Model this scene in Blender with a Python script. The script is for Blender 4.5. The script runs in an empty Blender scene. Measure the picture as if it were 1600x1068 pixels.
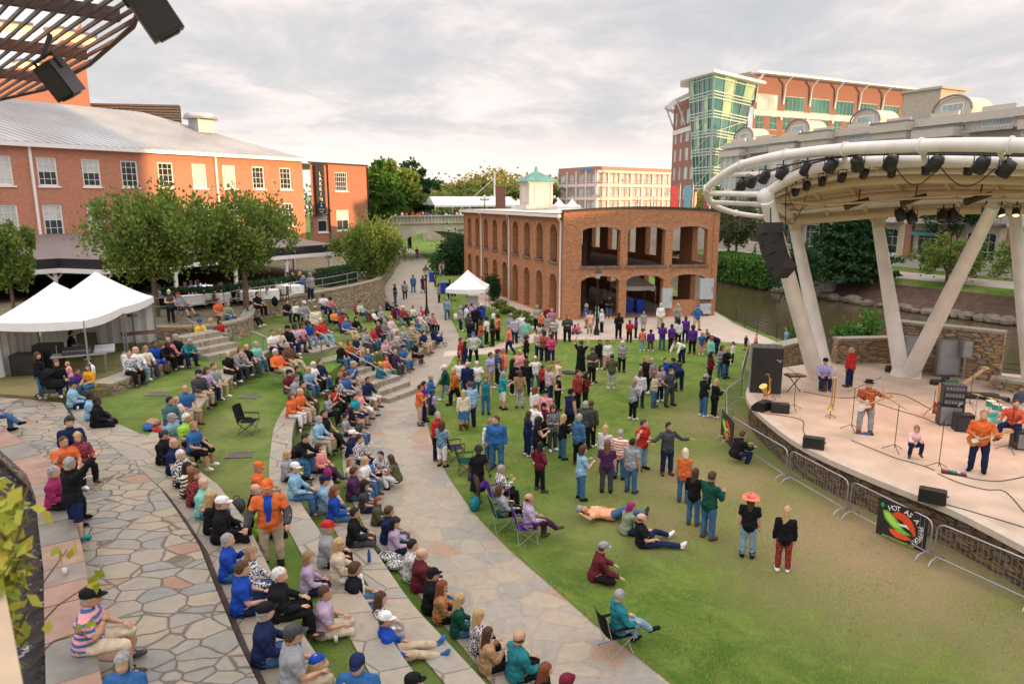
import bpy, math, random
from math import sin, cos, pi, radians, atan2, sqrt, atan
from mathutils import Vector, Matrix, noise
random.seed(7)
SC = bpy.context.scene
COL = SC.collection
# ---------------------------------------------------------------- camera
FPX = 1100.0; PIT = atan(222/FPX); CZ = 8.9
cd = bpy.data.cameras.new('camera'); cam = bpy.data.objects.new('camera', cd); COL.objects.link(cam)
cam.location = (0, 0, CZ); cam.rotation_euler = (pi/2-PIT, 0, 0)
cd.sensor_width = 36; cd.lens = 36*FPX/1600; cd.clip_end = 3000; cd.clip_start = 0.1
cd.dof.use_dof = True; cd.dof.focus_distance = 19; cd.dof.aperture_fstop = 1.8
SC.camera = cam
# ---------------------------------------------------------------- light
SUN_EL, SUN_AZ = radians(6.5), radians(-24)      # azimuth measured from +X
SC.view_settings.view_transform = 'Standard'; SC.view_settings.look = 'None'
SC.view_settings.exposure = 0.45; SC.view_settings.gamma = 1
w = bpy.data.worlds.new('World'); SC.world = w; w.use_nodes = True
def build_sky():
    nt = w.node_tree; N = nt.nodes; L = nt.links; N.clear()
    def nd(t, **k):
        n = N.new(t)
        for a, b in k.items(): setattr(n, a, b)
        return n
    def math_(op, a, b=None, c=None):
        n = nd('ShaderNodeMath', operation=op)
        for i, x in enumerate((a, b, c)):
            if x is None: continue
            if isinstance(x, (int, float)): n.inputs[i].default_value = x
            else: L.new(x, n.inputs[i])
        return n.outputs[0]
    def ramp(fac, pts, cols):
        r = nd('ShaderNodeValToRGB'); e = r.color_ramp.elements
        while len(e) < len(pts): e.new(0.5)
        for k, (p, c) in enumerate(zip(pts, cols)): e[k].position = p; e[k].color = (*c, 1)
        L.new(fac, r.inputs[0]); return r.outputs[0]
    sky = nd('ShaderNodeTexSky', sky_type='NISHITA'); sky.sun_disc = False
    sky.sun_elevation = SUN_EL; sky.sun_rotation = pi/2-SUN_AZ
    tc = nd('ShaderNodeTexCoord'); sep = nd('ShaderNodeSeparateXYZ'); L.new(tc.outputs['Generated'], sep.inputs[0])
    z = math_('MAXIMUM', sep.outputs[2], 0.0)
    zz = math_('ADD', z, 0.17)
    cx = math_('DIVIDE', sep.outputs[0], zz); cy = math_('DIVIDE', sep.outputs[1], zz)
    cmb = nd('ShaderNodeCombineXYZ'); L.new(cx, cmb.inputs[0]); L.new(cy, cmb.inputs[1])
    def nz(sc, det, rough, dist=0.0, off=0.0):
        m = nd('ShaderNodeMapping'); m.inputs['Location'].default_value = (off, off*.7, off*1.3); L.new(cmb.outputs[0], m.inputs[0])
        m.inputs['Scale'].default_value = (1.0, .95, 1)
        n = nd('ShaderNodeTexNoise'); n.inputs['Scale'].default_value = sc; n.inputs['Detail'].default_value = det
        n.inputs['Roughness'].default_value = rough; n.inputs['Distortion'].default_value = dist
        L.new(m.outputs[0], n.inputs['Vector']); return n.outputs[0]
    n1 = nz(0.75, 9, 0.6, 0.25, 3.1); n2 = nz(2.1, 7, 0.62, 0.4, 9.0)
    s = math_('ADD', math_('MULTIPLY', n1, 0.62), math_('MULTIPLY', n2, 0.38))
    # cloud deck colour: grey undersides, pale lit parts with a little pink
    ccol = ramp(s, (0.34, 0.45, 0.53, 0.64), ((.59, .57, .58), (.71, .66, .66), (.85, .78, .755), (1.0, .91, .88)))
    gaps = ramp(s, (0.40, 0.52), ((1, 1, 1), (0, 0, 0)))
    skm = nd('ShaderNodeVectorMath', operation='SCALE'); L.new(sky.outputs[0], skm.inputs[0]); skm.inputs['Scale'].default_value = 0.15
    blue = nd('ShaderNodeMix', data_type='RGBA'); blue.inputs[0].default_value = 0.75
    L.new(skm.outputs[0], blue.inputs[6]); blue.inputs[7].default_value = (.52, .58, .63, 1)
    mx = nd('ShaderNodeMix', data_type='RGBA'); L.new(math_('MULTIPLY', gaps, 0.4), mx.inputs[0])
    L.new(ccol, mx.inputs[6]); L.new(blue.outputs[2], mx.inputs[7])
    # clear warm band low at the horizon
    hz = nd('ShaderNodeMapRange'); hz.interpolation_type = 'SMOOTHSTEP'
    wob = math_('ADD', sep.outputs[2], math_('MULTIPLY', math_('SUBTRACT', n1, 0.5), 0.06))
    L.new(wob, hz.inputs[0]); hz.inputs[1].default_value = 0.035; hz.inputs[2].default_value = 0.10
    hz.inputs[3].default_value = 1; hz.inputs[4].default_value = 0
    wm = nd('ShaderNodeMix', data_type='RGBA'); L.new(hz.outputs[0], wm.inputs[0]); L.new(mx.outputs[2], wm.inputs[6])
    wm.inputs[7].default_value = (1.05, 0.90, 0.82, 1)
    # an overcast deck is brightest overhead
    up = math_('ADD', math_('MULTIPLY', math_('SUBTRACT', z, 0.24), 2.4), 0.86); up = math_('MAXIMUM', up, 0.86); up = math_('MINIMUM', up, 2.0)
    vm = nd('ShaderNodeVectorMath', operation='SCALE'); L.new(wm.outputs[2], vm.inputs[0]); L.new(up, vm.inputs['Scale'])
    bg = nd('ShaderNodeBackground'); bg.inputs[1].default_value = 1.0; L.new(vm.outputs[0], bg.inputs[0])
    o = nd('ShaderNodeOutputWorld'); L.new(bg.outputs[0], o.inputs[0])
build_sky()
sd = bpy.data.lights.new('sun', 'SUN'); sd.energy = 5.0; sd.angle = radians(.6); sd.color = (1.0, 0.60, 0.28)
so = bpy.data.objects.new('sun', sd); COL.objects.link(so); so.location = (40, -20, 40)
so.rotation_euler = Vector((cos(SUN_EL)*cos(SUN_AZ), cos(SUN_EL)*sin(SUN_AZ), sin(SUN_EL))).to_track_quat('Z', 'Y').to_euler()
# ---------------------------------------------------------------- helpers
cP, sP = cos(PIT), sin(PIT)
def at(x, y, z=0.0):
    u = (x-800)/FPX; v = (y-534)/FPX; d = Vector((u, cP-v*sP, -sP-v*cP)); t = (z-CZ)/d.z
    return Vector((d.x*t, d.y*t, z))
def pd(x, y, dep):
    u = (x-800)/FPX; v = (y-534)/FPX; return Vector((u*dep, (cP-v*sP)*dep, CZ+(-sP-v*cP)*dep))
def ats(pts, z): return [at(x, y, z) for x, y in pts]
def tag(o, label=None, cat=None, group=None, kind=None):
    if label: o['label'] = label
    if cat: o['category'] = cat
    if group: o['group'] = group
    if kind: o['kind'] = kind
    return o
def thing(name, label, cat, loc=(0, 0, 0), group=None, rz=0):
    o = bpy.data.objects.new(name, None); o.empty_display_size = .2; COL.objects.link(o); o.location = loc; o.rotation_euler = (0, 0, rz)
    return tag(o, label, cat, group)
def wloc(o):
    v = Vector((0, 0, 0))
    while o: v += o.location; o = o.parent
    return v
def copytree(o, loc=None, rz=None, label=None, scale=None, parent=None, group=None):
    c = o.copy(); COL.objects.link(c); c.parent = parent
    if loc is not None: c.location = loc
    if rz is not None: c.rotation_euler = (0, 0, rz)
    if scale is not None: c.scale = (scale,)*3 if isinstance(scale, (int, float)) else scale
    if label: c['label'] = label
    if group: c['group'] = group
    for ch in o.children: copytree(ch, parent=c)
    return c
class MB:
    def __init__(s): s.v = []; s.f = []; s.m = []; s.mi = 0; s.sm = []; s.smooth = False; s.M = None
    def add(s, vs, fs):
        b = len(s.v)
        s.v.extend([tuple(s.M @ Vector(q)) for q in vs] if s.M is not None else [tuple(q) for q in vs])
        for f in fs: s.f.append([i+b for i in f]); s.m.append(s.mi); s.sm.append(s.smooth)
    def quad(s, a, b, c, d): s.add([a, b, c, d], [(0, 1, 2, 3)])
    def box(s, c, d, rz=0, R=None):
        x, y, z = d[0]/2, d[1]/2, d[2]/2; vs = []
        M = R if R is not None else Matrix.Rotation(rz, 3, 'Z')
        for i in range(8):
            q = M @ Vector((x if i & 1 else -x, y if i & 2 else -y, z if i & 4 else -z)); vs.append((c[0]+q.x, c[1]+q.y, c[2]+q.z))
        s.add(vs, [(0, 2, 3, 1), (4, 5, 7, 6), (0, 1, 5, 4), (2, 6, 7, 3), (0, 4, 6, 2), (1, 3, 7, 5)])
    def beam(s, p, q, wd, ht):
        p = Vector(p); q = Vector(q); d = q-p; L = d.length
        if L < 1e-6: return
        R = d.to_track_quat('X', 'Z').to_matrix(); s.box((p+q)/2, (L, wd, ht), R=R)
    def tube(s, pts, r, n=10, cap=True, closed=False):
        pts = [Vector(p) for p in pts]; k = len(pts); rr = r if isinstance(r, (list, tuple)) else [r]*k
        vs = []; fs = []; up = Vector((0, 0, 1)); pn = None
        for i, p in enumerate(pts):
            if closed: t = pts[(i+1) % k]-pts[i-1]
            else: t = (pts[min(i+1, k-1)]-pts[max(i-1, 0)])
            t.normalize()
            if pn is None:
                a = t.cross(up if abs(t.z) < .95 else Vector((1, 0, 0))); a.normalize()
            else:
                a = pn-t*pn.dot(t); a.normalize()
            pn = a; b = t.cross(a)
            for j in range(n):
                g = 2*pi*j/n; vs.append(p+(a*cos(g)+b*sin(g))*rr[i])
        for i in range(k if closed else k-1):
            for j in range(n):
                i2 = (i+1) % k; fs.append((i*n+j, i*n+(j+1) % n, i2*n+(j+1) % n, i2*n+j))
        sm = s.smooth; s.smooth = True; s.add(vs, fs); s.smooth = sm
        if cap and not closed:
            s.add(vs[:n], [tuple(range(n))[::-1]]); s.add(vs[-n:], [tuple(range(n))])
    def cyl(s, p, q, r0, r1=None, n=12): s.tube([p, q], [r0, r0 if r1 is None else r1], n)
    def lathe(s, c, prof, n=16, R=None, closed=False):
        vs = []; fs = []; k = len(prof)
        for r, z in prof:
            for j in range(n):
                q = Vector((r*cos(2*pi*j/n), r*sin(2*pi*j/n), z)); 
                if R is not None: q = R @ q
                vs.append(Vector(c)+q)
        for i in range(k-1):
            for j in range(n): fs.append((i*n+j, i*n+(j+1) % n, (i+1)*n+(j+1) % n, (i+1)*n+j))
        sm = s.smooth; s.smooth = True; s.add(vs, fs); s.smooth = sm
    def ball(s, c, r, n=10, k=6, R=None):
        r = (r, r, r) if isinstance(r, (int, float)) else r; vs = []; fs = []
        for i in range(k+1):
            a = pi*i/k
            for j in range(n):
                b = 2*pi*j/n; q = Vector((r[0]*sin(a)*cos(b), r[1]*sin(a)*sin(b), r[2]*cos(a)))
                if R is not None: q = R @ q
                vs.append(Vector(c)+q)
        for i in range(k):
            for j in range(n): fs.append((i*n+j, (i+1)*n+j, (i+1)*n+(j+1) % n, i*n+(j+1) % n))
        sm = s.smooth; s.smooth = True; s.add(vs, fs); s.smooth = sm
    def prism(s, poly, z0, z1, top=True, bottom=False, sides=True):
        a = sum(poly[i][0]*poly[(i+1) % len(poly)][1]-poly[(i+1) % len(poly)][0]*poly[i][1] for i in range(len(poly)))
        P = [(p[0], p[1]) for p in poly]
        if a < 0: P = P[::-1]
        n = len(P); vs = [(x, y, z0) for x, y in P]+[(x, y, z1) for x, y in P]; fs = []
        if top: fs.append(tuple(range(n, 2*n)))
        if bottom: fs.append(tuple(range(n))[::-1])
        if sides: fs += [(i, (i+1) % n, n+(i+1) % n, n+i) for i in range(n)]
        s.add(vs, fs)
    def build(s, name, mats, parent=None, off=None, uv=False, loc=None, world=False):
        """vertices are local to the parent; world=True: they are world coordinates"""
        me = bpy.data.meshes.new(name); V = s.v
        o3 = Vector(off) if off is not None else (wloc(parent) if (world and parent) else None)
        if loc is not None: o3 = Vector(loc)
        if o3 is not None: V = [(a-o3.x, b-o3.y, c-o3.z) for a, b, c in V]
        me.from_pydata(V, [], s.f)
        if not isinstance(mats, (list, tuple)): mats = [mats]
        for m in mats: me.materials.append(m)
        if len(mats) > 1: me.polygons.foreach_set('material_index', s.m)
        me.polygons.foreach_set('use_smooth', s.sm)
        if uv:
            ul = me.uv_layers.new(name='UVMap'); me.update(); W0 = o3 if o3 is not None else Vector((0, 0, 0))
            dat = [0.0]*(2*len(me.loops))
            for p in me.polygons:
                nx, ny, nz = p.normal; h = sqrt(nx*nx+ny*ny)
                for li in p.loop_indices:
                    x, y, z = me.vertices[me.loops[li].vertex_index].co+W0
                    if abs(nz) > .75 or h < 1e-5: dat[2*li] = x; dat[2*li+1] = y
                    else: dat[2*li] = (-ny*x+nx*y)/h; dat[2*li+1] = z
            ul.data.foreach_set('uv', dat)
        me.update()
        o = bpy.data.objects.new(name, me); COL.objects.link(o)
        if parent: o.parent = parent
        if loc is not None: o.location = loc
        return o
def offset(pts, d):
    """shift a polyline sideways in plan (positive = left of travel)"""
    out = []
    for i, p in enumerate(pts):
        a = pts[max(i-1, 0)]; b = pts[min(i+1, len(pts)-1)]; t = Vector((b[0]-a[0], b[1]-a[1])); t.normalize()
        out.append(Vector((p[0]-t.y*d, p[1]+t.x*d, p[2] if len(p) > 2 else 0)))
    return out
def smooth_line(pts, n=4):
    P = [Vector(p) for p in pts]; out = []
    for i in range(len(P)-1):
        a = P[max(i-1, 0)]; b = P[i]; c = P[i+1]; d = P[min(i+2, len(P)-1)]
        for k in range(n):
            t = k/n; out.append(0.5*((2*b)+(c-a)*t+(2*a-5*b+4*c-d)*t*t+(3*b-a-3*c+d)*t*t*t))
    out.append(P[-1]); return out
# ---------------------------------------------------------------- materials
MATS = {}
def _new(name):
    m = bpy.data.materials.new(name); m.use_nodes = True; nt = m.node_tree
    return m, nt, nt.nodes, nt.links, nt.nodes['Principled BSDF']
def mat(name, col, rough=.6, metal=0, var=.12, vs=3.0, bump=.0, bs=30, emis=None, es=0, alpha=None, trans=0, spec=None, coat=0):
    if name in MATS: return MATS[name]
    m, nt, N, L, B = _new(name)
    B.inputs['Roughness'].default_value = rough; B.inputs['Metallic'].default_value = metal
    if spec is not None: B.inputs['Specular IOR Level'].default_value = spec
    if trans: B.inputs['Transmission Weight'].default_value = trans
    if coat: B.inputs['Coat Weight'].default_value = coat
    tc = N.new('ShaderNodeTexCoord')
    if var:
        n = N.new('ShaderNodeTexNoise'); n.inputs['Scale'].default_value = vs; n.inputs['Detail'].default_value = 5; L.new(tc.outputs['Object'], n.inputs[0])
        r = N.new('ShaderNodeValToRGB'); r.color_ramp.elements[0].position = .3; r.color_ramp.elements[1].position = .7
        r.color_ramp.elements[0].color = (*[c*(1-var) for c in col], 1); r.color_ramp.elements[1].color = (*[min(1, c*(1+var)) for c in col], 1)
        L.new(n.outputs[0], r.inputs[0]); L.new(r.outputs[0], B.inputs['Base Color'])
    else: B.inputs['Base Color'].default_value = (*col, 1)
    if bump:
        n = N.new('ShaderNodeTexNoise'); n.inputs['Scale'].default_value = bs; n.inputs['Detail'].default_value = 6; L.new(tc.outputs['Object'], n.inputs[0])
        b = N.new('ShaderNodeBump'); b.inputs['Strength'].default_value = bump; b.inputs['Distance'].default_value = .03
        L.new(n.outputs[0], b.inputs['Height']); L.new(b.outputs[0], B.inputs['Normal'])
    if emis: B.inputs['Emission Color'].default_value = (*emis, 1); B.inputs['Emission Strength'].default_value = es
    MATS[name] = m; return m
def ramp_node(N, L, fac, pts, interp='LINEAR'):
    r = N.new('ShaderNodeValToRGB'); r.color_ramp.interpolation = interp; e = r.color_ramp.elements
    while len(e) < len(pts): e.new(.5)
    for k, (p, c) in enumerate(pts): e[k].position = p; e[k].color = (*c, 1)
    L.new(fac, r.inputs[0]); return r.outputs[0]
def mixc(N, L, f, a, b, mode='MIX'):
    n = N.new('ShaderNodeMix'); n.data_type = 'RGBA'; n.blend_type = mode
    for i, x in ((0, f), (6, a), (7, b)):
        if isinstance(x, (int, float)): n.inputs[i].default_value = x
        elif isinstance(x, tuple): n.inputs[i].default_value = (*x, 1)
        else: L.new(x, n.inputs[i])
    return n.outputs[2]
def noise_node(N, L, vec, sc, det=5, rough=.55, dist=0):
    n = N.new('ShaderNodeTexNoise'); n.inputs['Scale'].default_value = sc; n.inputs['Detail'].default_value = det
    n.inputs['Roughness'].default_value = rough; n.inputs['Distortion'].default_value = dist; L.new(vec, n.inputs[0]); return n.outputs[0]
def mapr(N, L, f, a, b, c=0, d=1):
    n = N.new('ShaderNodeMapRange'); L.new(f, n.inputs[0])
    for i, x in enumerate((a, b, c, d)): n.inputs[i+1].default_value = x
    return n.outputs[0]
def brick_mat(name, c1, c2, mortar, stain=.25, bw=.23, bh=.078, warm=None):
    m, nt, N, L, B = _new(name); B.inputs['Roughness'].default_value = .85
    tc = N.new('ShaderNodeTexCoord'); uv = tc.outputs['UV']
    b = N.new('ShaderNodeTexBrick'); L.new(uv, b.inputs['Vector']); b.inputs['Scale'].default_value = 1
    b.inputs['Brick Width'].default_value = bw; b.inputs['Row Height'].default_value = bh; b.inputs['Mortar Size'].default_value = .009
    b.inputs['Color1'].default_value = (*c1, 1); b.inputs['Color2'].default_value = (*c2, 1); b.inputs['Mortar'].default_value = (*mortar, 1)
    g = noise_node(N, L, uv, .55, 8, .65); f = mapr(N, L, g, .38, .66)
    c = mixc(N, L, f, b.outputs[0], tuple(x*(1-stain) for x in c1), 'MIX')
    f2 = noise_node(N, L, uv, 2.3, 8, .7); k = mixc(N, L, mapr(N, L, f2, .45, .7, 0, .5), b.outputs[0], c)
    if warm:
        f3 = noise_node(N, L, uv, 6, 4, .7); k = mixc(N, L, mapr(N, L, f3, .5, .62, 0, .55), k, warm)
    L.new(k, B.inputs['Base Color'])
    bp = N.new('ShaderNodeBump'); bp.inputs['Strength'].default_value = .5; bp.inputs['Distance'].default_value = .02; bp.invert = True
    L.new(b.outputs[1], bp.inputs['Height']); L.new(bp.outputs[0], B.inputs['Normal'])
    MATS[name] = m; return m
def flag_mat(name, sc, cols, joint, dist=.35, jw=.035, rough=.6):
    """irregular flagstones: voronoi cells, mortar at the cell edges"""
    m, nt, N, L, B = _new(name); B.inputs['Roughness'].default_value = rough
    tc = N.new('ShaderNodeTexCoord'); o = tc.outputs['Object']
    nn = N.new('ShaderNodeTexNoise'); nn.inputs['Scale'].default_value = .9; nn.inputs['Detail'].default_value = 3; L.new(o, nn.inputs[0])
    sub = N.new('ShaderNodeVectorMath'); sub.operation = 'SCALE'; sub.inputs['Scale'].default_value = dist; L.new(nn.outputs[1], sub.inputs[0])
    ad = N.new('ShaderNodeVectorMath'); ad.operation = 'ADD'; L.new(o, ad.inputs[0]); L.new(sub.outputs[0], ad.inputs[1])
    ml = N.new('ShaderNodeMapping'); ml.inputs['Scale'].default_value = (1, 1.35, 0); ml.inputs['Rotation'].default_value = (0, 0, .5); L.new(ad.outputs[0], ml.inputs[0])
    outs = []
    for ft in ('F1', 'DISTANCE_TO_EDGE'):
        v = N.new('ShaderNodeTexVoronoi'); v.feature = ft; v.inputs['Scale'].default_value = sc; v.inputs['Randomness'].default_value = .95; L.new(ml.outputs[0], v.inputs[0]); outs.append(v)
    sp = N.new('ShaderNodeSeparateColor'); L.new(outs[0].outputs['Color'], sp.inputs[0])
    c = ramp_node(N, L, sp.outputs[0], cols, 'CONSTANT')
    fine = noise_node(N, L, o, 5, 8, .65); c = mixc(N, L, mapr(N, L, fine, .3, .7, 0, .55), c, mixc(N, L, 1.0, c, (.62, .60, .55), 'MULTIPLY'))
    c2 = noise_node(N, L, o, .6, 4, .6); c = mixc(N, L, mapr(N, L, c2, .4, .7, 0, .5), c, (.36, .29, .21)); st = noise_node(N, L, o, 1.7, 9, .8, .6); c = mixc(N, L, mapr(N, L, st, .52, .72, 0, .5), c, (.13, .11, .09))
    jd = N.new('ShaderNodeMath'); jd.operation = 'MULTIPLY_ADD'; L.new(noise_node(N, L, o, 3.2, 5, .7), jd.inputs[0]); jd.inputs[1].default_value = jw*1.7; jd.inputs[2].default_value = -jw*.85; je = N.new('ShaderNodeMath'); je.operation = 'ADD'; L.new(jd.outputs[0], je.inputs[0]); L.new(outs[1].outputs['Distance'], je.inputs[1])
    e = mapr(N, L, je.outputs[0], jw*.2, jw)
    c = mixc(N, L, e, joint, c); L.new(c, B.inputs['Base Color'])
    bp = N.new('ShaderNodeBump'); bp.inputs['Strength'].default_value = .6; bp.inputs['Distance'].default_value = .03
    hh = N.new('ShaderNodeMath'); hh.operation = 'MULTIPLY_ADD'; L.new(fine, hh.inputs[0]); hh.inputs[1].default_value = .3; L.new(e, hh.inputs[2])
    L.new(hh.outputs[0], bp.inputs['Height']); L.new(bp.outputs[0], B.inputs['Normal'])
    MATS[name] = m; return m
def stone_mat(name, cols, joint, sx=2.2, sy=6, dark=.0):
    """coursed rubble on UV metres"""
    m, nt, N, L, B = _new(name); B.inputs['Roughness'].default_value = .85
    tc = N.new('ShaderNodeTexCoord'); uv = tc.outputs['UV']
    ml = N.new('ShaderNodeMapping'); ml.inputs['Scale'].default_value = (sx, sy, 1); L.new(uv, ml.inputs[0])
    a = N.new('ShaderNodeTexVoronoi'); a.inputs['Scale'].default_value = 1; a.inputs['Randomness'].default_value = .8; L.new(ml.outputs[0], a.inputs[0])
    b = N.new('ShaderNodeTexVoronoi'); b.feature = 'DISTANCE_TO_EDGE'; b.inputs['Scale'].default_value = 1; b.inputs['Randomness'].default_value = .8; L.new(ml.outputs[0], b.inputs[0])
    sp = N.new('ShaderNodeSeparateColor'); L.new(a.outputs['Color'], sp.inputs[0])
    c = ramp_node(N, L, sp.outputs[0], cols, 'CONSTANT'); fine = noise_node(N, L, uv, 7, 8, .7)
    c = mixc(N, L, mapr(N, L, fine, .3, .7, 0, .6), c, mixc(N, L, 1.0, c, (.5, .47, .42), 'MULTIPLY'))
    e = mapr(N, L, b.outputs['Distance'], .02, .09); c = mixc(N, L, e, joint, c); L.new(c, B.inputs['Base Color'])
    bp = N.new('ShaderNodeBump'); bp.inputs['Strength'].default_value = .8; bp.inputs['Distance'].default_value = .05; L.new(e, bp.inputs['Height']); L.new(bp.outputs[0], B.inputs['Normal'])
    MATS[name] = m; return m
def grass_mat(name, lush=(.125, .235, .035), mid=(.20, .285, .055), dry=(.44, .32, .19), patches=(), dryness=.25):
    m, nt, N, L, B = _new(name); B.inputs['Roughness'].default_value = .9; B.inputs['Specular IOR Level'].default_value = .15
    tc = N.new('ShaderNodeTexCoord'); o = tc.outputs['Object']
    big = noise_node(N, L, o, .16, 6, .6); med = noise_node(N, L, o, .8, 9, .75, .9); fin = noise_node(N, L, o, 14, 6, .75); vf = noise_node(N, L, o, 60, 4, .8)
    c = mixc(N, L, mapr(N, L, med, .40, .62), tuple(x*.78 for x in lush), tuple(x*1.06 for x in mid))
    d = mapr(N, L, big, .5-.1*dryness, .75, 0, dryness)
    if patches:
        tot = d
        for (x, y, rx, ry, k) in patches:
            mp = N.new('ShaderNodeMapping'); mp.vector_type = 'POINT'; mp.inputs['Scale'].default_value = (1/rx, 1/ry, 0); mp.inputs['Location'].default_value = (-x/rx, -y/ry, 0); L.new(o, mp.inputs[0])
            ln = N.new('ShaderNodeVectorMath'); ln.operation = 'LENGTH'; L.new(mp.outputs[0], ln.inputs[0])
            q = N.new('ShaderNodeMath'); q.operation = 'MULTIPLY_ADD'; L.new(med, q.inputs[0]); q.inputs[1].default_value = 1.1; L.new(ln.outputs['Value'], q.inputs[2])
            r = mapr(N, L, q.outputs[0], .75, 1.75, k, 0)
            a = N.new('ShaderNodeMath'); a.operation = 'MAXIMUM'; L.new(tot, a.inputs[0]); L.new(r, a.inputs[1]); tot = a.outputs[0]
        d = tot
    c = mixc(N, L, d, c, dry)
    c = mixc(N, L, mapr(N, L, fin, .35, .68, 0, .55), c, mixc(N, L, 1.0, c, (.48, .52, .45), 'MULTIPLY'))
    c = mixc(N, L, mapr(N, L, vf, .45, .7, 0, .6), c, mixc(N, L, 1.0, c, (1.55, 1.5, 1.35), 'MULTIPLY'))
    L.new(c, B.inputs['Base Color'])
    bp = N.new('ShaderNodeBump'); bp.inputs['Strength'].default_value = .9; bp.inputs['Distance'].default_value = .05
    ad = N.new('ShaderNodeMath'); ad.operation = 'ADD'; L.new(fin, ad.inputs[0]); L.new(vf, ad.inputs[1]); L.new(ad.outputs[0], bp.inputs['Height']); L.new(bp.outputs[0], B.inputs['Normal'])
    MATS[name] = m; return m
def leaf_mat(name, a, b, c):
    if name in MATS: return MATS[name]
    m, nt, N, L, B = _new(name); B.inputs['Roughness'].default_value = .7; B.inputs['Specular IOR Level'].default_value = .2
    g = N.new('ShaderNodeNewGeometry'); col = ramp_node(N, L, g.outputs['Random Per Island'], [(0, a), (.5, b), (1, c)])
    L.new(col, B.inputs['Base Color']); tr = N.new('ShaderNodeBsdfTranslucent'); L.new(col, tr.inputs[0])
    ms = N.new('ShaderNodeMixShader'); ms.inputs[0].default_value = .3; L.new(B.outputs[0], ms.inputs[1]); L.new(tr.outputs[0], ms.inputs[2])
    L.new(ms.outputs[0], nt.nodes['Material Output'].inputs[0]); MATS[name] = m; return m
def water_mat(name, col, bs, strength, foam=None, spec=.5):
    m, nt, N, L, B = _new(name); B.inputs['Base Color'].default_value = (*col, 1); B.inputs['Roughness'].default_value = .12; B.inputs['Specular IOR Level'].default_value = spec
    tc = N.new('ShaderNodeTexCoord'); o = tc.outputs['Object']; mp = N.new('ShaderNodeMapping'); mp.inputs['Scale'].default_value = (1, .6, 1); L.new(o, mp.inputs[0])
    n = noise_node(N, L, mp.outputs[0], bs, 5, .6, .8); bp = N.new('ShaderNodeBump'); bp.inputs['Strength'].default_value = strength; bp.inputs['Distance'].default_value = .08
    L.new(n, bp.inputs['Height']); L.new(bp.outputs[0], B.inputs['Normal'])
    if foam:
        f = noise_node(N, L, o, 1.3, 8, .75, 1.2); k = mapr(N, L, f, foam, foam+.1); c = mixc(N, L, k, col, (.75, .78, .8)); L.new(c, B.inputs['Base Color'])
        r = mapr(N, L, k, 0, 1, .12, .7); L.new(r, B.inputs['Roughness'])
    MATS[name] = m; return m
BR_L = brick_mat('brick_orange', (.52, .185, .10), (.38, .12, .065), (.50, .34, .26), .32, warm=(.60, .27, .16))
BR_G = brick_mat('brick_weathered', (.52, .195, .08), (.29, .10, .042), (.38, .27, .17), .68, warm=(.58, .32, .15))
BR_R = brick_mat('brick_red_far', (.25, .105, .075), (.21, .085, .06), (.36, .20, .15), .15)
GRASS = grass_mat('grass_lawn', patches=[(9.3, 17, 4.6, 5.2, .95), (11.5, 21, 2.6, 5, .8), (6.5, 21.5, 4.5, 3.2, .75), (4.3, 18.5, 3.4, 2.4, .55), (12, 12, 4, 4, .75), (8.5, 27.5, 3.2, 3.2, .7)], dryness=.35)
GRASS2 = grass_mat('grass_terrace', lush=(.115, .23, .035), mid=(.17, .27, .05), dryness=.5)
flags = [(0, (.27, .245, .20)), (.2, (.20, .21, .205)), (.34, (.30, .265, .21)), (.54, (.225, .225, .20)), (.68, (.32, .27, .20)), (.84, (.265, .25, .215)), (.94, (.29, .165, .105))]
FLAG_UP = flag_mat('flagstone_walk', 1.9, flags, (.10, .08, .06), jw=.05)
FLAG_LO = flag_mat('flagstone_path', 1.3, [(p, tuple(a*.95+b*.25 for a, b in zip(c, (.33, .285, .235)))) for p, c in flags], (.36, .29, .225), jw=.03, rough=.7)
CAPM = flag_mat('terrace_cap_stone', .9, [(0, (.33, .30, .24)), (.4, (.29, .275, .235)), (.7, (.36, .31, .235)), (.90, (.36, .235, .14))], (.17, .145, .115), dist=.1, jw=.02)
RIS = stone_mat('terrace_riser_stone', [(0, (.42, .33, .22)), (.3, (.34, .30, .24)), (.6, (.48, .38, .26)), (.8, (.36, .24, .15))], (.17, .13, .09))
STG = stone_mat('stage_wall_stone', [(0, (.46, .29, .15)), (.3, (.35, .24, .15)), (.55, (.52, .36, .21)), (.8, (.36, .31, .26))], (.14, .10, .07), 2.0, 6.5)
CONC = mat('concrete', (.47, .42, .36), .85, var=.12, vs=.7, bump=.15, bs=25)
STAGEF = mat('stage_floor_concrete', (.50, .39, .30), .7, var=.18, vs=.9, bump=.08, bs=25)
WHITE = mat('white_paint', (.78, .77, .75), .5, var=.05)
TRUSS = mat('canopy_white_steel', (.74, .70, .66), .4, var=.10, vs=1.6, bump=.08, bs=6)
BLACK = mat('black_plastic', (.016, .015, .016), .45, var=.2)
BLKMET = mat('black_metal', (.02, .02, .022), .4, .3, var=.2)
STEEL = mat('galvanised_steel', (.36, .36, .37), .4, .7, var=.12)
GLASSD = mat('dark_window_glass', (.035, .045, .05), .08, var=.5, vs=.3, spec=.8)
GLASSL = mat('blind_window_glass', (.50, .52, .50), .25, var=.2, vs=.8)
GLASSG = mat('green_glass', (.045, .17, .15), .06, .25, var=.5, vs=.12, spec=.9)
GLASSB = mat('pale_window_glass', (.33, .42, .43), .1, .1, var=.4, vs=.3)
TENT = mat('white_tent_canvas', (.80, .79, .79), .75, var=.05, bump=.2, bs=3)
WOODM = mat('dark_wood', (.10, .05, .03), .6)
BARK = mat('tree_bark', (.15, .10, .065), .9, var=.3, vs=6, bump=.6, bs=14)
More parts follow.
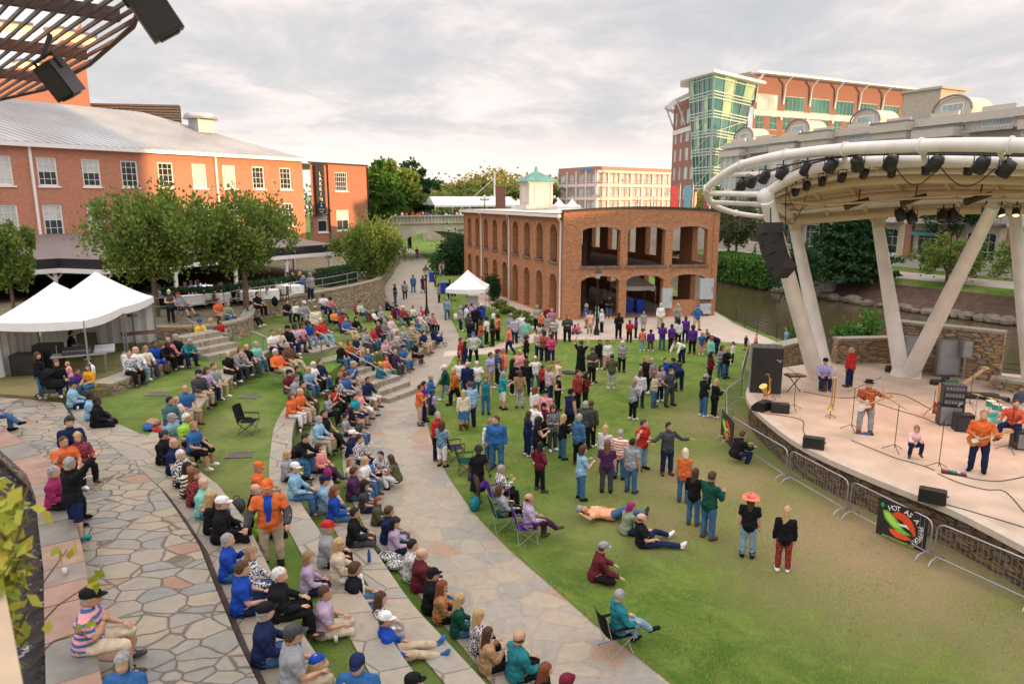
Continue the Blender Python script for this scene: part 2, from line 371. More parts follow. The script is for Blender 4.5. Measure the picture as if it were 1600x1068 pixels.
# ================================================================ ground
def struct(mb, name, m, uv=False): return tag(mb.build(name, m, uv=uv), kind='structure')
EDGE = [(-30, 400), (15, 200), (16, 130), (16.6, 75), (16.6, 52), (17.6, 44), (19, 38.5), (21.5, 35.5), (27, 32), (40, 27), (70, 15), (160, -40)]
g = MB(); g.prism([(-400, -60), (-400, 500), (-200, 500)]+EDGE+[(160, -60)], -4, 0.0)
struct(g, 'lawn', [GRASS])
# river and far bank
g = MB(); g.quad((-60, -60, -2), (300, -60, -2), (300, 500, -2), (-60, 500, -2))
struct(g, 'river', water_mat('river_water', (.075, .058, .028), 1.6, .25))
BK = [(24, 400), (25, 130), (28.5, 100), (30.5, 88), (34, 79), (38.5, 70.5), (44, 61), (52, 52), (66, 42), (110, 15), (200, -40)]
def strip(name, m, a, za, b, zb, uv=False):
    s = MB(); s.smooth = True
    for i in range(len(a)-1): s.quad((*a[i][:2], za), (*a[i+1][:2], za), (*b[i+1][:2], zb), (*b[i][:2], zb))
    return struct(s, name, m, uv)
MULCH = mat('mulch', (.085, .05, .035), .95, var=.35, vs=2, bump=.6, bs=10)
b1 = offset(BK, 5.5); strip('river_bank', MULCH, BK, -2.3, b1, -.1)
b2 = offset(BK, 8); strip('bank_grass', GRASS2, b1, -.1, b2, .35)
b3 = offset(BK, 13); strip('promenade', CONC, b2, .35, b3, .55)
g = MB(); g.prism([(p[0], p[1]) for p in b3]+[(900, 0), (900, 900), (20, 900)], -1, .56); struct(g, 'far_ground', [GRASS2])
# terraces, one stacked plate per level; each right edge in world metres
Wd = [at(*p, 2.2) for p in [(420, 1100), (371, 1000), (333, 908), (311, 851), (278, 800), (250, 762), (212, 727), (162, 688), (112, 652), (98, 629)]]
Fe = [at(*p, .45) for p in [(870, 1110), (820, 1068), (770, 1010), (715, 950), (670, 900), (612, 835), (580, 780), (563, 735), (559, 690), (566, 655), (578, 625), (597, 600), (625, 572), (655, 548), (680, 532), (690, 517)]]
Ee = [at(*p, .95) for p in [(790, 1110), (745, 1060), (690, 1000), (640, 945), (595, 880), (545, 805), (520, 760), (509, 722), (507, 690), (511, 650), (524, 615), (560, 575), (600, 548), (640, 527)]]
De = [at(*p, 1.45) for p in [(690, 1110), (640, 1050), (600, 990), (560, 928), (522, 872), (492, 825), (466, 785), (454, 745), (453, 700), (458, 660), (478, 622), (510, 585), (545, 560), (590, 530)]]
Ce = [at(*p, 1.95) for p in [(560, 1110), (530, 1068), (500, 1030), (463, 976), (417, 880), (385, 815), (340, 757), (300, 728), (262, 706), (268, 690), (300, 650), (325, 620), (365, 586), (420, 548), (470, 520)]]
Ge = [Vector(p) for p in [(-15.6, 23.3), (-14.5, 24.6), (-14.2, 27), (-14.1, 29.5), (-14.3, 31.5)]]
PLATES = []
def ground_z(x, y):
    best = 0
    for poly, z in PLATES:
        c = False
        for i in range(len(poly)):
            (x1, y1), (x2, y2) = poly[i], poly[i-1]
            if (y1 > y) != (y2 > y) and x < (x2-x1)*(y-y1)/(y2-y1)+x1: c = not c
        if c and z > best: best = z
    return best
def plate(name, edge, z, m, tail, uv=False, z0=-1):
    PLATES.append(([(p[0], p[1]) for p in edge]+tail, z))
    g = MB(); g.prism([(p[0], p[1]) for p in edge]+tail, z0, z); return struct(g, name, m, uv)
plate('terrace_grass', Fe, .45, [GRASS2], [(-4.9, 45), (-5.9, 50), (-8, 54), (-60, 56), (-60, 6)])
plate('terrace_grass', Ee, .95, [GRASS2], [(-6.6, 45), (-8, 50), (-14, 53), (-60, 54), (-60, 6)])
plate('terrace_grass', De, 1.45, [GRASS2], [(-8, 41), (-9.3, 46), (-16, 51), (-60, 52), (-60, 6)])
plate('terrace_grass', Ce, 1.95, [GRASS2], [(-11, 42), (-13.5, 46), (-20, 50), (-60, 50), (-60, 6)])
GD = grass_mat('grass_upper', lush=(.10, .16, .035), mid=(.19, .20, .07), dryness=.8)
plate('tent_lawn', Ge, 2.25, [GD], [(-15.2, 33.5), (-60, 34), (-60, 23.9), (-18.6, 23.9)])
Ke = [(-21, 31.5), (-18.5, 33.4), (-15.6, 33.6), (-14.2, 34.6), (-13.8, 36.4), (-14.3, 38.5), (-15.0, 41), (-14, 43), (-12.0, 47), (-10.6, 51), (-10.2, 56), (-13, 70), (-16, 100), (-90, 100), (-90, 31.5)]
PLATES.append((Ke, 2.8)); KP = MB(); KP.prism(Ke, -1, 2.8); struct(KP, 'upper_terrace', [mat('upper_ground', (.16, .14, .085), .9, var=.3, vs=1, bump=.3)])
# left walk
g = MB(); g.prism([(p[0], p[1]) for p in Wd]+[(-18.7, 23.85), (-60, 27), (-60, 5), (-2.5, 5)], -1, 2.2); struct(g, 'flagstone_walk', [FLAG_UP])
# lower path
PR = [at(*p, 0) for p in [(1110, 1120), (1050, 1068), (1000, 1028), (930, 975), (870, 922), (800, 862), (740, 800), (700, 742), (676, 690), (667, 650), (673, 620), (690, 587), (707, 562), (716, 540), (715, 520), (700, 490), (686, 462), (676, 436), (672, 412)]]+[Vector((-14, 112, 0)), Vector((-20, 135, 0))]
PL = [(-1, 9), (-3, 14), (-8, 22), (-9, 32), (-8, 42), (-9, 50), (-10, 58), (-14, 75), (-17, 100), (-19, 112), (-25, 135)]
g = MB(); g.prism([(p[0], p[1]) for p in smooth_line(PR, 4)]+PL[::-1], -1, .012); struct(g, 'flagstone_path', [FLAG_LO])
# concrete apron round the brick shell and the walk beside the river fence
g = MB(); g.prism([(-4.0, 39.8), (-1, 40.6), (2.5, 45.5), (3.2, 44.8), (12.2, 44.8), (14.5, 43.6), (15.6, 42.2), (17.0, 42.6), (16.3, 51), (16.5, 60), (3.5, 52.2), (3.4, 55), (-3.4, 72), (-5.4, 73), (-3.2, 62), (0.9, 52), (1.8, 47.4), (-1.6, 42.2), (-4.0, 41.2)], -.5, .016)
struct(g, 'concrete_apron', [mat('apron_concrete', (.50, .41, .33), .85, var=.1, vs=.6, bump=.1)])
# left bank under the bridge
g = MB(); g.prism([(-16, 118), (-14, 130), (14, 130), (16, 75), (6, 80), (-5, 96)], -.5, .02); struct(g, 'bank_grass', [GRASS2])
# ================================================================ seat walls
def seat_wall(edge, zt, wd, label, grp='curved stone seating walls of the amphitheatre', n=3, dz=.75):
    e = smooth_line([Vector((p[0], p[1], 0)) for p in edge], n); o = thing('seating_wall', label, 'stone wall', (e[0].x, e[0].y, 0), grp)
    inn = offset(e, wd); out = offset(e, -.05); zc = zt+.03; a = MB(); r = MB()
    for i in range(len(e)-1):
        a.quad((*out[i][:2], zc), (*out[i+1][:2], zc), (*inn[i+1][:2], zc), (*inn[i][:2], zc))
        for q, s in ((out, 1), (inn, -1)):
            p0, p1 = (q[i], q[i+1]) if s == 1 else (q[i+1], q[i]); a.quad((*p0[:2], zc-.11), (*p1[:2], zc-.11), (*p1[:2], zc), (*p0[:2], zc))
        a.quad((*out[i+1][:2], zc-.11), (*out[i][:2], zc-.11), (*e[i][:2], zc-.11), (*e[i+1][:2], zc-.11))
        r.quad((*offset(e, -.012)[i][:2], zt-dz), (*offset(e, -.012)[i+1][:2], zt-dz), (*offset(e, -.012)[i+1][:2], zc-.105), (*offset(e, -.012)[i][:2], zc-.105))
    for k in (0, -1):
        p, q = out[k], inn[k]; (q, p) = (p, q) if k == 0 else (q, p)
        a.quad((*q[:2], zc-.11), (*p[:2], zc-.11), (*p[:2], zc), (*q[:2], zc)); r.quad((*q[:2], zt-dz), (*p[:2], zt-dz), (*p[:2], zc-.11), (*q[:2], zc-.11))
    a.build('cap', CAPM, o, world=True); r.build('riser', RIS, o, uv=True, world=True); return o
seat_wall(Fe[:11], .45, .52, 'lowest curved stone seating wall, beside the lower flagstone path')
seat_wall(Fe[12:], .45, .8, 'short far stone seating wall beside the path, right of the widest steps')
seat_wall(Ee[:10], .95, .52, 'second curved stone seating wall up from the lower path')
seat_wall(Ee[12:], .95, .8, 'second far stone seating wall up from the path near the stroller')
seat_wall(De[:11], 1.45, .56, 'third curved stone seating wall, between two grass strips below the orange puffer jacket')
seat_wall(De[12:], 1.45, .8, 'short third stone seating wall above the steps with the long handrail')
def wide_cap():
    e = [Vector((p[0], p[1], 0)) for p in Ce[:10]]; o = thing('seating_wall', 'broad stone seating wall along the dark edge of the left flagstone walk', 'stone wall', (e[0].x, e[0].y, 0), 'curved stone seating walls of the amphitheatre')
    inner = [p for p in Wd]; a = MB(); z = 1.98
    poly = [(p[0], p[1]) for p in e]+[(-11.2, 20.3), (-13.2, 21.9), (-14.9, 23.3)]+[(p[0], p[1]) for p in offset(inner, .0)[::-1]]
    a.prism(poly, 1.84, z-.012); a.build('cap', CAPM, o, world=True)
    r = MB()
    for i in range(len(e)-1): r.quad((*offset(e, -.012)[i][:2], 1.1), (*offset(e, -.012)[i+1][:2], 1.1), (*offset(e, -.012)[i+1][:2], 1.9), (*offset(e, -.012)[i][:2], 1.9))
    r.build('riser', RIS, o, uv=True, world=True)
    # dark masonry step between the walk and the cap
    k = MB(); q = offset(inner, -.015); 
    for i in range(len(q)-1): k.quad((*q[i][:2], 1.9), (*q[i+1][:2], 1.9), (*q[i+1][:2], 2.19), (*q[i][:2], 2.19))
    kk_ = offset(inner, -.15)
    for i in range(len(q)-1): k.quad((*q[i][:2], 2.004), (*kk_[i][:2], 2.004), (*kk_[i+1][:2], 2.004), (*q[i+1][:2], 2.004))
    k.build('edging', mat('dark_edging', (.06, .04, .032), .9, var=.4, vs=5, bump=.5), o, world=True)
wide_cap()
seat_wall(Ce[9:14], 1.95, .8, 'curved stone seating wall under the row of people in the middle of the upper grass')
seat_wall(Ge[1:], 2.37, .8, 'low stone seating wall beside the white tents')
kw = [Vector((*p, 0)) for p in Ke[1:7]]
seat_wall(kw, 2.85, .55, 'rounded stone retaining wall by the tree trunk behind the tents', dz=1.2)
kw = [Vector((*p, 0)) for p in Ke[6:12]]
seat_wall(kw, 3.0, .4, 'tall stone retaining wall under the hedge and ramp rail', dz=3.0)
# steps cut through the terraces
def steps(c0, c1, wdt, z0, z1, n, label):
    o = thing('stone_steps', label, 'steps', (*c0, z0), 'stone steps up through the terraces'); c0 = Vector(c0); c1 = Vector(c1); d = c1-c0; t = d.normalized(); nn = Vector((-t.y, t.x)); run = d.length/n
    for k in range(n):
        m = MB(); a = c0+t*run*k; b = c1+t*.2; z = z0+(z1-z0)*(k+1)/n; lo = z0+(z1-z0)*k/n
        m.prism([a-nn*wdt/2, b-nn*wdt/2, b+nn*wdt/2, a+nn*wdt/2], lo-.05, z+.012); m.build('tread', CAPM, o, world=True)
    return o
steps((-4.9, 31.2), (-8.6, 33.4), 2.3, 0, 1.45, 7, 'widest stone steps from the lower path up between seated people')
steps((-9.2, 34.3), (-11.4, 35.2), 2.0, 1.45, 1.95, 3, 'short stone steps by the seated row on the upper grass')
steps((-12.8, 31.0), (-14.8, 32.2), 2.0, 1.95, 2.8, 4, 'stone steps beside the person in a yellow shirt near the tents')
def handrail(pts, label, posts):
    o = thing('handrail', label, 'handrail', pts[0], 'steel handrails'); m = MB(); m.tube(pts, .024, 8); m.build('rail', STEEL, o, world=True)
    for p, h in posts:
        m = MB(); m.cyl(p, (p[0], p[1], p[2]+h), .024, n=8); m.build('post', STEEL, o, world=True)
def railpx(a, za, b, zb, label, k=3):
    A = at(*a, za); B = at(*b, zb); handrail([A+Vector((0, 0, .02)), A+Vector((0, 0, .92)), A+Vector((.3, -.1, .92)), B+Vector((0, 0, .92)), B], label, [((A+(B-A)*t), .92) for t in [i/k for i in range(1, k)]])
railpx((503, 560), 1.45, (606, 612), .02, 'steel handrail sloping down the widest stone steps to the path')
railpx((391, 548), 1.95, (433, 563), 1.5, 'steel handrail of the short steps left of the seated row', 2)
railpx((285, 525), 2.3, (322, 542), 1.95, 'steel handrail beside the person in a yellow shirt', 2)
# ramp railing behind the terraces
def railing(pts, z, h, label, m, step=1.6, bars=(1, .55), r=.022, name='railing', infill=None, grp=None):
    P = smooth_line([Vector((*p[:2], 0)) for p in pts], 4); o = thing(name, label, 'railing', (P[0].x, P[0].y, z if not callable(z) else 0), grp)
    zz = z if callable(z) else (lambda q: z)
    for b in bars:
        k = MB(); k.tube([(p.x, p.y, zz(p)+h*b) for p in P], r, 6); k.build('rail', m, o, world=True)
    acc = 0; last = P[0]; k = MB(); k.box((P[0].x, P[0].y, zz(P[0])+h/2), (2*r, 2*r, h)); k.build('post', m, o, world=True)
    for i in range(1, len(P)):
        acc += (P[i]-last).length; last = P[i]
        if acc >= step or i == len(P)-1:
            acc = 0; k = MB(); k.box((P[i].x, P[i].y, zz(P[i])+h/2), (2*r, 2*r, h)); k.build('post', m, o, world=True)
railing([(-21, 36.5), (-17.2, 37.6), (-15.4, 41), (-13.9, 44), (-12.2, 47.5), (-11.2, 51)], 2.8, 1.0, 'long pale steel ramp railing in front of the clipped hedge', STEEL, 2.2)
railing([(16.6, 51.5), (16.5, 48), (17.5, 43.8), (19, 38.3), (21.5, 35.3)], 0, 1.15, 'black metal railing along the river bank behind the children', BLKMET, 1.5, (1, .82, .64, .46, .28, .12), .02)
railing([(21.6, 35.2), (27, 31.6), (34, 28.6)], 0, 1.1, 'black metal railing at the river behind the stage wall', BLKMET, 1.5, (1, .75, .5, .25), .02)
# water channel and its rim in the lower left
Ri = [at(*p, 2.6) for p in [(165, 1100), (156, 1046), (140, 930), (133, 875), (117, 808), (108, 765), (90, 730), (40, 690), (-20, 655), (-90, 630)]]
Ro = offset(Ri, .62)
o = thing('channel_rim_wall', 'low curved wall with reddish stone cap beside the dark water channel', 'stone wall', (Ri[0].x, Ri[0].y, 2.2))
a = MB(); cols = []
REDS = [mat('rim_stone_%d' % i, c, .5, var=.25, vs=2.5, bump=.2, bs=12) for i, c in enumerate([(.20, .16, .13), (.26, .155, .115), (.17, .165, .145), (.28, .175, .125)])]
for i in range(len(Ri)-1):
    for k in range(2):
        p0 = Ri[i].lerp(Ri[i+1], k/2); p1 = Ri[i].lerp(Ri[i+1], (k+1)/2-.012); q0 = Ro[i].lerp(Ro[i+1], k/2); q1 = Ro[i].lerp(Ro[i+1], (k+1)/2-.012)
        a.mi = (i*2+k*3+i//2) % 4; a.prism([p0, p1, q1, q0], 2.5, 2.6, bottom=True)
a.build('cap', REDS, o, world=True)
a = MB(); Rx = offset(Ri, .05); Ry = offset(Ri, .57); a.prism([(p[0], p[1]) for p in Rx]+[(p[0], p[1]) for p in Ry[::-1]], 1.2, 2.5); a.build('wall_body', RIS, o, uv=True, world=True)
g = MB(); g.prism([(p[0], p[1]) for p in Ro]+[(-40, 24), (-40, 4), (-5, 4)], 1.6, 2.27); struct(g, 'channel_water', water_mat('channel_water', (.008, .009, .012), 3.5, .9, foam=.57, spec=.12))
# ================================================================ openings wall
def wall(mb, p0, p1, z0, z1, ops, t=.0, seg=6, back=False, ztop=None):
    """wall seen from its right-hand side (normal = travel rotated -90deg); ops = (u0,u1,v0,v1,rise)"""
    p0 = Vector((p0[0], p0[1])); p1 = Vector((p1[0], p1[1])); L = (p1-p0).length; d = (p1-p0)/L; nrm = Vector((d.y, -d.x))
    zt = ztop or (lambda u: z1)
    def P(u, v, k=0): q = p0+d*u-nrm*(t*k); return (q.x, q.y, v)
    cols = {}
    for op in ops: cols.setdefault((round(op[0], 3), round(op[1], 3)), []).append(op)
    u = 0
    sides = (0, 1) if back else (0,)
    def face(a, b, c, e):
        for k in sides:
            q = [P(*x, k) for x in (a, b, c, e)]; mb.quad(*(q if k == 0 else q[::-1]))
    for (u0, u1), lst in sorted(cols.items()):
        if u0 > u: face((u, z0), (u0, z0), (u0, zt(u0)), (u, zt(u)))
        lst = sorted(lst, key=lambda o: o[2]); n = seg if any(o[4] for o in lst) else 1
        for j in range(n):
            a = u0+(u1-u0)*j/n; b = u0+(u1-u0)*(j+1)/n; za = zb = z0
            for (x0, x1, v0, v1, rs) in lst:
                if v0 > za+1e-4 or v0 > zb+1e-4: face((a, za), (b, zb), (b, v0), (a, v0))
                f = lambda w: v1+(rs*(1-((w-(x0+x1)/2)/((x1-x0)/2))**2)**.5 if rs else 0)
                fa, fb = f(min(max(a, x0+1e-5), x1-1e-5)), f(min(max(b, x0+1e-5), x1-1e-5))
                if t:
                    mb.quad(P(a, fa, 1), P(b, fb, 1), P(b, fb), P(a, fa)); mb.quad(P(a, v0), P(b, v0), P(b, v0, 1), P(a, v0, 1))
                    if j == 0: mb.quad(P(a, v0), P(a, v0, 1), P(a, fa, 1), P(a, fa))
                    if j == n-1: mb.quad(P(b, v0, 1), P(b, v0), P(b, fb), P(b, fb, 1))
                za, zb = fa, fb
            face((a, za), (b, zb), (b, zt(b)), (a, zt(a)))
        u = u1
    if L > u+1e-4: face((u, z0), (L, z0), (L, zt(L)), (u, zt(u)))
    if back:
        mb.quad(P(0, zt(0)), P(L, zt(L)), P(L, zt(L), 1), P(0, zt(0), 1)) if not ztop else [mb.quad(P(L*i/8, zt(L*i/8)), P(L*(i+1)/8, zt(L*(i+1)/8)), P(L*(i+1)/8, zt(L*(i+1)/8), 1), P(L*i/8, zt(L*i/8), 1)) for i in range(8)]
    return P
class Facade:
    def __init__(s, p0, p1): s.p0 = Vector((p0[0], p0[1])); s.L = (Vector(p1[:2])-s.p0).length; s.d = (Vector(p1[:2])-s.p0)/s.L; s.n = Vector((s.d.y, -s.d.x)); s.a = atan2(s.d.y, s.d.x)
    def pt(s, u, v, out=0): q = s.p0+s.d*u+s.n*out; return Vector((q.x, q.y, v))
    def box(s, mb, u0, u1, v0, v1, o0, o1): mb.box(s.pt((u0+u1)/2, (v0+v1)/2, (o0+o1)/2), (u1-u0, o1-o0, v1-v0), rz=s.a)
def window(F, par, u0, u1, v0, v1, frame, glass, nx=2, ny=2, fw=.09, rec=.1, sill=None, mw=.035, name='window', rise=0):
    m = MB(); o = -rec
    F.box(m, u0, u0+fw, v0, v1, o-.05, o+.03); F.box(m, u1-fw, u1, v0, v1, o-.05, o+.03)
    F.box(m, u0+fw, u1-fw, v0, v0+fw, o-.05, o+.03); F.box(m, u0+fw, u1-fw, v1-fw, v1, o-.05, o+.03)
    for i in range(1, nx): u = u0+(u1-u0)*i/nx; F.box(m, u-mw/2, u+mw/2, v0+fw, v1-fw, o-.03, o+.012)
    for i in range(1, ny): v = v0+(v1-v0)*i/ny; F.box(m, u0+fw, u1-fw, v-mw/2, v+mw/2, o-.028, o+.014)
    if sill: F.box(m, u0-.12, u1+.12, v0-.13, v0-.003, -.02, .1)
    w_ = m.build(name, frame, par, world=True)
    g = MB(); gl = glass if isinstance(glass, list) else [glass]
    k = len(gl)
    for i in range(k):
        a, b = v0+(v1-v0)*i/k, v0+(v1-v0)*(i+1)/k; g.mi = i; g.quad(F.pt(u0, a, o-.02), F.pt(u1, a, o-.02), F.pt(u1, b, o-.02), F.pt(u0, b, o-.02))
    g.build('pane', gl, w_, off=wloc(par)); return w_
# ================================================================ left brick hall
METROOF = mat('standing_seam_roof', (.40, .42, .44), .38, .35, var=.15, vs=.3)
def left_hall():
    A = (-58, 24.5); B = (-22.3, 77); z0 = 2.8; zt = 13.2; o = thing('brick_hall', 'long orange brick hall with white sash windows and pale metal roof', 'building', (-40, 52, 2.8))
    F = Facade(A, B); m = MB(); ops = []; P0 = Vector(A)
    def u_of(px):  # where a pixel column meets the facade plane
        r = at(px, 320, 0)-Vector((0, 0, 0)); dx, dy = r.x/r.y, 1; d = F.d; # (P0+d u) parallel (dx,dy)
        return (dx*P0.y-P0.x)/(d.x-dx*d.y)
    cx = [u_of(p) for p in (-62, 10, 81, 149, 208, 264, 316, 362, 407, 449)]
    for c in cx: ops += [(c-.72, c+.72, 9.95, 12.15, 0), (c-.72, c+.72, 6.1, 8.55, 0)]
    wall(m, A, B, z0, zt, ops, .35); m.build('wall', BR_L, o, uv=True, world=True)
    e = MB(); e.quad((B[0], B[1], z0), (B[0]-16, B[1]+11, z0), (B[0]-16, B[1]+11, zt), (B[0], B[1], zt)); e.build('wall', BR_L, o, uv=True, world=True)
    for i, c in enumerate(cx):
        window(F, o, c-.72, c+.72, 9.95, 12.15, WHITE, [GLASSD, GLASSL] if i in (2, 3) else ([GLASSL]*2 if i in (0, 1, 6, 7) else GLASSD), 3, 4, .12, .12, True)
        window(F, o, c-.72, c+.72, 6.1, 8.55, WHITE, [GLASSD, GLASSL] if i in (2,) else (GLASSL if i < 5 else GLASSD), 3, 4, .12, .12, True)
    # roof: eave, slope and hip
    r = MB(); E0 = F.pt(-2, zt, .45); E1 = F.pt(F.L+.3, zt, .45); R0 = F.pt(-2, zt+4.3, -10.5); R1 = F.pt(F.L-11, zt+4.3, -10.5); X1 = F.pt(F.L+.3, zt, -21)
    r.quad(E0, E1, R1, R0); r.add([E1, X1, R1], [(0, 1, 2)]); r.quad(R0, R1, X1, F.pt(-2, zt, -21))
    n = 90
    for i in range(n):
        t = i/n; a = E0.lerp(E1, t); b = R0.lerp(R1, t); up = Vector((0, 0, .045)); r.beam(a+up*.5, b+up*.5, .05, .05)
    r.build('roof', METROOF, o, world=True)
    g = MB(); F.box(g, -2, F.L+.3, zt-.35, zt-.02, .02, .5); g.build('gutter', WHITE, o, world=True)
    for p in (56, 341):
        u = u_of(p); g = MB(); F.box(g, u-.09, u+.09, z0+2.6, zt-.35, .02, .18); g.build('downpipe', WHITE, o, world=True)
    v = MB(); c = F.pt(56, zt+2.5, -6); v.box(c+Vector((0, 0, .5)), (1.7, 1.7, 1.4), rz=F.a); v.lathe(c+Vector((0, 0, 1.15)), [(1.2, 0), (1.75, 0), (1.45, .55), (0.01, .6)], 8); v.build('roof_vent', METROOF, o, world=True)
    # brick tower and louvre screen behind
    t = thing('brick_stair_tower', 'windowless tall brick tower rising behind the metal roof', 'building', (-60, 75, 0)); m = MB()
    m.prism([(-80, 70), (-43.2, 75.5), (-62, 92), (-90, 92)], 0, 32, top=True); m.build('wall', brick_mat('brick_orange_far', (.50, .19, .10), (.43, .15, .08), (.45, .28, .2)), t, uv=True, world=True)
    m = MB(); m.prism([(-80, 69.95), (-45.45, 75.45), (-45.4, 75.6), (-80, 70.1)], 18.6, 18.8, top=True); m.build('belt_course', mat('tan_brick_band', (.40, .27, .17), .9), t, world=True)
    t = thing('louvre_screen', 'dark slatted rooftop equipment screen right of the brick tower', 'equipment screen', (-42, 78, 0)); m = MB()
    for k in range(7): m.box((-40.3, 78.5, 17.1+.28*k), (9.2, .08, .2), rz=.16)
    m.build('slat', mat('brown_louvre', (.12, .09, .07), .7), t, world=True); m = MB(); m.box((-40.3, 78.9, 16.5), (9.0, .1, 4.5), rz=.16); m.build('backing', BLACK, t, world=True)
    # verandah along the ground floor
    v = thing('restaurant_verandah', 'dark flat roofed restaurant verandah on white posts under the hall', 'verandah', (-30, 55, 2.8)); 
    m = MB(); vr = mat('verandah_roofing', (.16, .125, .12), .8, var=.15)
    ul = [(19, 13), (33, 13.2), (34, 16.5), (52.5, 16.5), (55, .05)]; k = MB(); lo = [F.pt(u, 5.3 if o_ > 1 else 6.25, o_) for u, o_ in ul]; ins = [F.pt(u, 6.25, .02) for u, o_ in ul]
    for i in range(4): m.quad(lo[i], lo[i+1], ins[i+1], ins[i]) if i < 3 else m.add([lo[3], lo[4], ins[3]], [(0, 1, 2)])
    m.build('roof', vr, v, world=True); dn = Vector((0, 0, .62))
    for i in range(4): a, b = lo[i], lo[i+1]; k.quad(a-dn, b-dn, b, a); k.quad(b-dn-F.n.to_3d()*.2, a-dn-F.n.to_3d()*.2, ins[i]-dn, ins[i+1]-dn)
    k.build('fascia', mat('black_fascia', (.018, .016, .02), .5), v, world=True)
    k = MB()
    for i in range(4): k.beam(lo[i]-Vector((0, 0, .76)), lo[i+1]-Vector((0, 0, .76)), .18, .28)
    k.build('beam', WHITE, v, world=True)
    for u, oo in [(20, 12.8), (26.5, 12.9), (32.8, 13.0), (34.2, 16.3), (38.8, 16.3), (43.4, 16.3), (47.9, 16.3), (52.3, 16.3), (53.3, 10.5), (54.3, 5)]:
        k = MB(); p = F.pt(u, 2.8, oo); k.box(p+Vector((0, 0, .8)), (.2, .2, 1.7), rz=F.a)
        for s in (-1, 1): k.beam(F.pt(u, 3.9, oo), F.pt(u+s*.6, 4.5, oo), .11, .11)
        k.build('post', WHITE, v, world=True)
    k = MB(); k.prism([F.pt(*q)[:2] for q in [(19, 0, .02), (19, 0, 12.5), (33.2, 0, 12.8), (34.2, 0, 16.1), (52.3, 0, 16.1), (54.8, 0, .02)]], 2.78, 2.83); k.build('deck', mat('dark_deck', (.07, .045, .03), .8), v, world=True)  # dark floor added so the ground under the roof reads as shaded
    bw = MB(); F.box(bw, 19, 62, 2.8, 5.8, .03, .06); bw.build('back_wall', mat('dark_dining_interior', (.05, .03, .022), .8, var=.3, vs=.6), v, world=True)  # near-black sheet over the facade, its colour standing for the shaded interior
    for u in (22, 24.5, 30, 34, 47, 52): window(F, v, u-.6, u+.6, 2.85, 5.1, WHITE, GLASSD, 2, 3, .1, -.1, False, name='french_door')
    return F
LH = left_hall()
def larkins():
    o = thing('brick_annexe', 'darker brick annexe with flat roof and a vertical black restaurant sign', 'building', (-20, 80, 2.8))
    A = pd(487, 312, 80); B = pd(576, 312, 88); F = Facade(A, B); z0 = 2.8; m = MB(); L = F.L
    ops = [(L*.07, L*.20, 8.2, 11.2, 0), (L*.40, L*.62, 9.9, 12.1, 0), (L*.08, L*.25, 5.2, 8.0-.25, 0), (L*.44, L*.68, 5.3, 7.7, 0)]
    ops = [(L*.40, L*.62, 9.9, 12.1, 0), (L*.08, L*.24, 5.2, 7.8, 0), (L*.40, L*.62, 5.3, 7.7, 0)]
    wall(m, A, B, z0, 13.0, ops, .3, ztop=lambda u: 13.1-.15*u/L)
    q = F.pt(L, 0, 0); m.quad((q.x, q.y, z0), (q.x-6, q.y+13, z0), (q.x-6, q.y+13, 12.9), (q.x, q.y, 12.9)); m.build('wall', brick_mat('brick_annexe', (.43, .155, .085), (.34, .11, .06), (.38, .24, .18)), o, uv=True, world=True)
    window(F, o, L*.40, L*.62, 9.9, 12.1, WHITE, GLASSD, 6, 4, .1, .1, True); window(F, o, L*.08, L*.24, 5.2, 7.8, WHITE, [GLASSD, GLASSL], 1, 2, .1, .1, True); window(F, o, L*.40, L*.62, 5.3, 7.7, WHITE, [GLASSD, GLASSL], 2, 2, .1, .1, True)
    r = MB(); r.quad(F.pt(-1, 12.9, -.3), F.pt(L, 12.75, -.3), F.pt(L, 12.75, -12), F.pt(-1, 12.75, -12)); r.build('roof', WHITE, o, world=True)
    k = MB(); F.box(k, -.2, L+.05, 12.95, 13.1, -.1, .12); k.build('coping', BLKMET, o, world=True)
    for u in (L*.27, L-.15): k = MB(); F.box(k, u-.07, u+.07, z0, 12.9, .02, .15); k.build('downpipe', BLKMET, o, world=True)
    s = thing('restaurant_sign', 'tall black vertical banner sign reading LARKINS on the brick annexe', 'sign', F.pt(.9, 10, .3)); n = MB(); F.box(n, .35, 1.75, 7.3, 12.75, .25, .4); n.build('board', BLACK, s, world=True)
    n = MB(); F.box(n, .1, 2.1, 12.8, 12.9, .2, .4); F.box(n, .1, 2.1, 7.1, 7.2, .2, .4); n.build('bracket', BLKMET, s, world=True)
    R = Matrix((( F.d.x, 0, F.n.x), (F.d.y, 0, F.n.y), (0, 1, 0)))
    for i, ch in enumerate('LARKINS'): text(ch, F.pt(1.05, 12.0-.57*i-.22, .42), R, .62, WHITE, 'letter', s, ext=.01)
    n = MB(); F.box(n, .8, 1.3, 8.05, 8.2, .405, .415); n.build('blue_mark', mat('sign_blue', (.03, .25, .5)), s, world=True)
    text('ON THE', F.pt(1.05, 7.8, .42), R, .24, WHITE, 'letter', s, ext=.005); text('RIVER', F.pt(1.05, 7.52, .42), R, .24, WHITE, 'letter', s, ext=.005)
def text(body, loc, R, size, m, name, par, ext=.01, align='CENTER', bend=None):
    cu = bpy.data.curves.new(name, 'FONT'); cu.body = body; cu.size = size; cu.extrude = ext; cu.align_x = align; cu.align_y = 'CENTER'; cu.resolution_u = 2
    tmp = bpy.data.objects.new(name, cu); COL.objects.link(tmp); dg = bpy.context.evaluated_depsgraph_get(); me = bpy.data.meshes.new_from_object(tmp.evaluated_get(dg))
    bpy.data.objects.remove(tmp); me.materials.clear(); me.materials.append(m); o = bpy.data.objects.new(name, me); COL.objects.link(o); o.parent = par
    M = R.to_4x4(); M.translation = Vector(loc)-wloc(par); me.transform(M); return o
larkins()
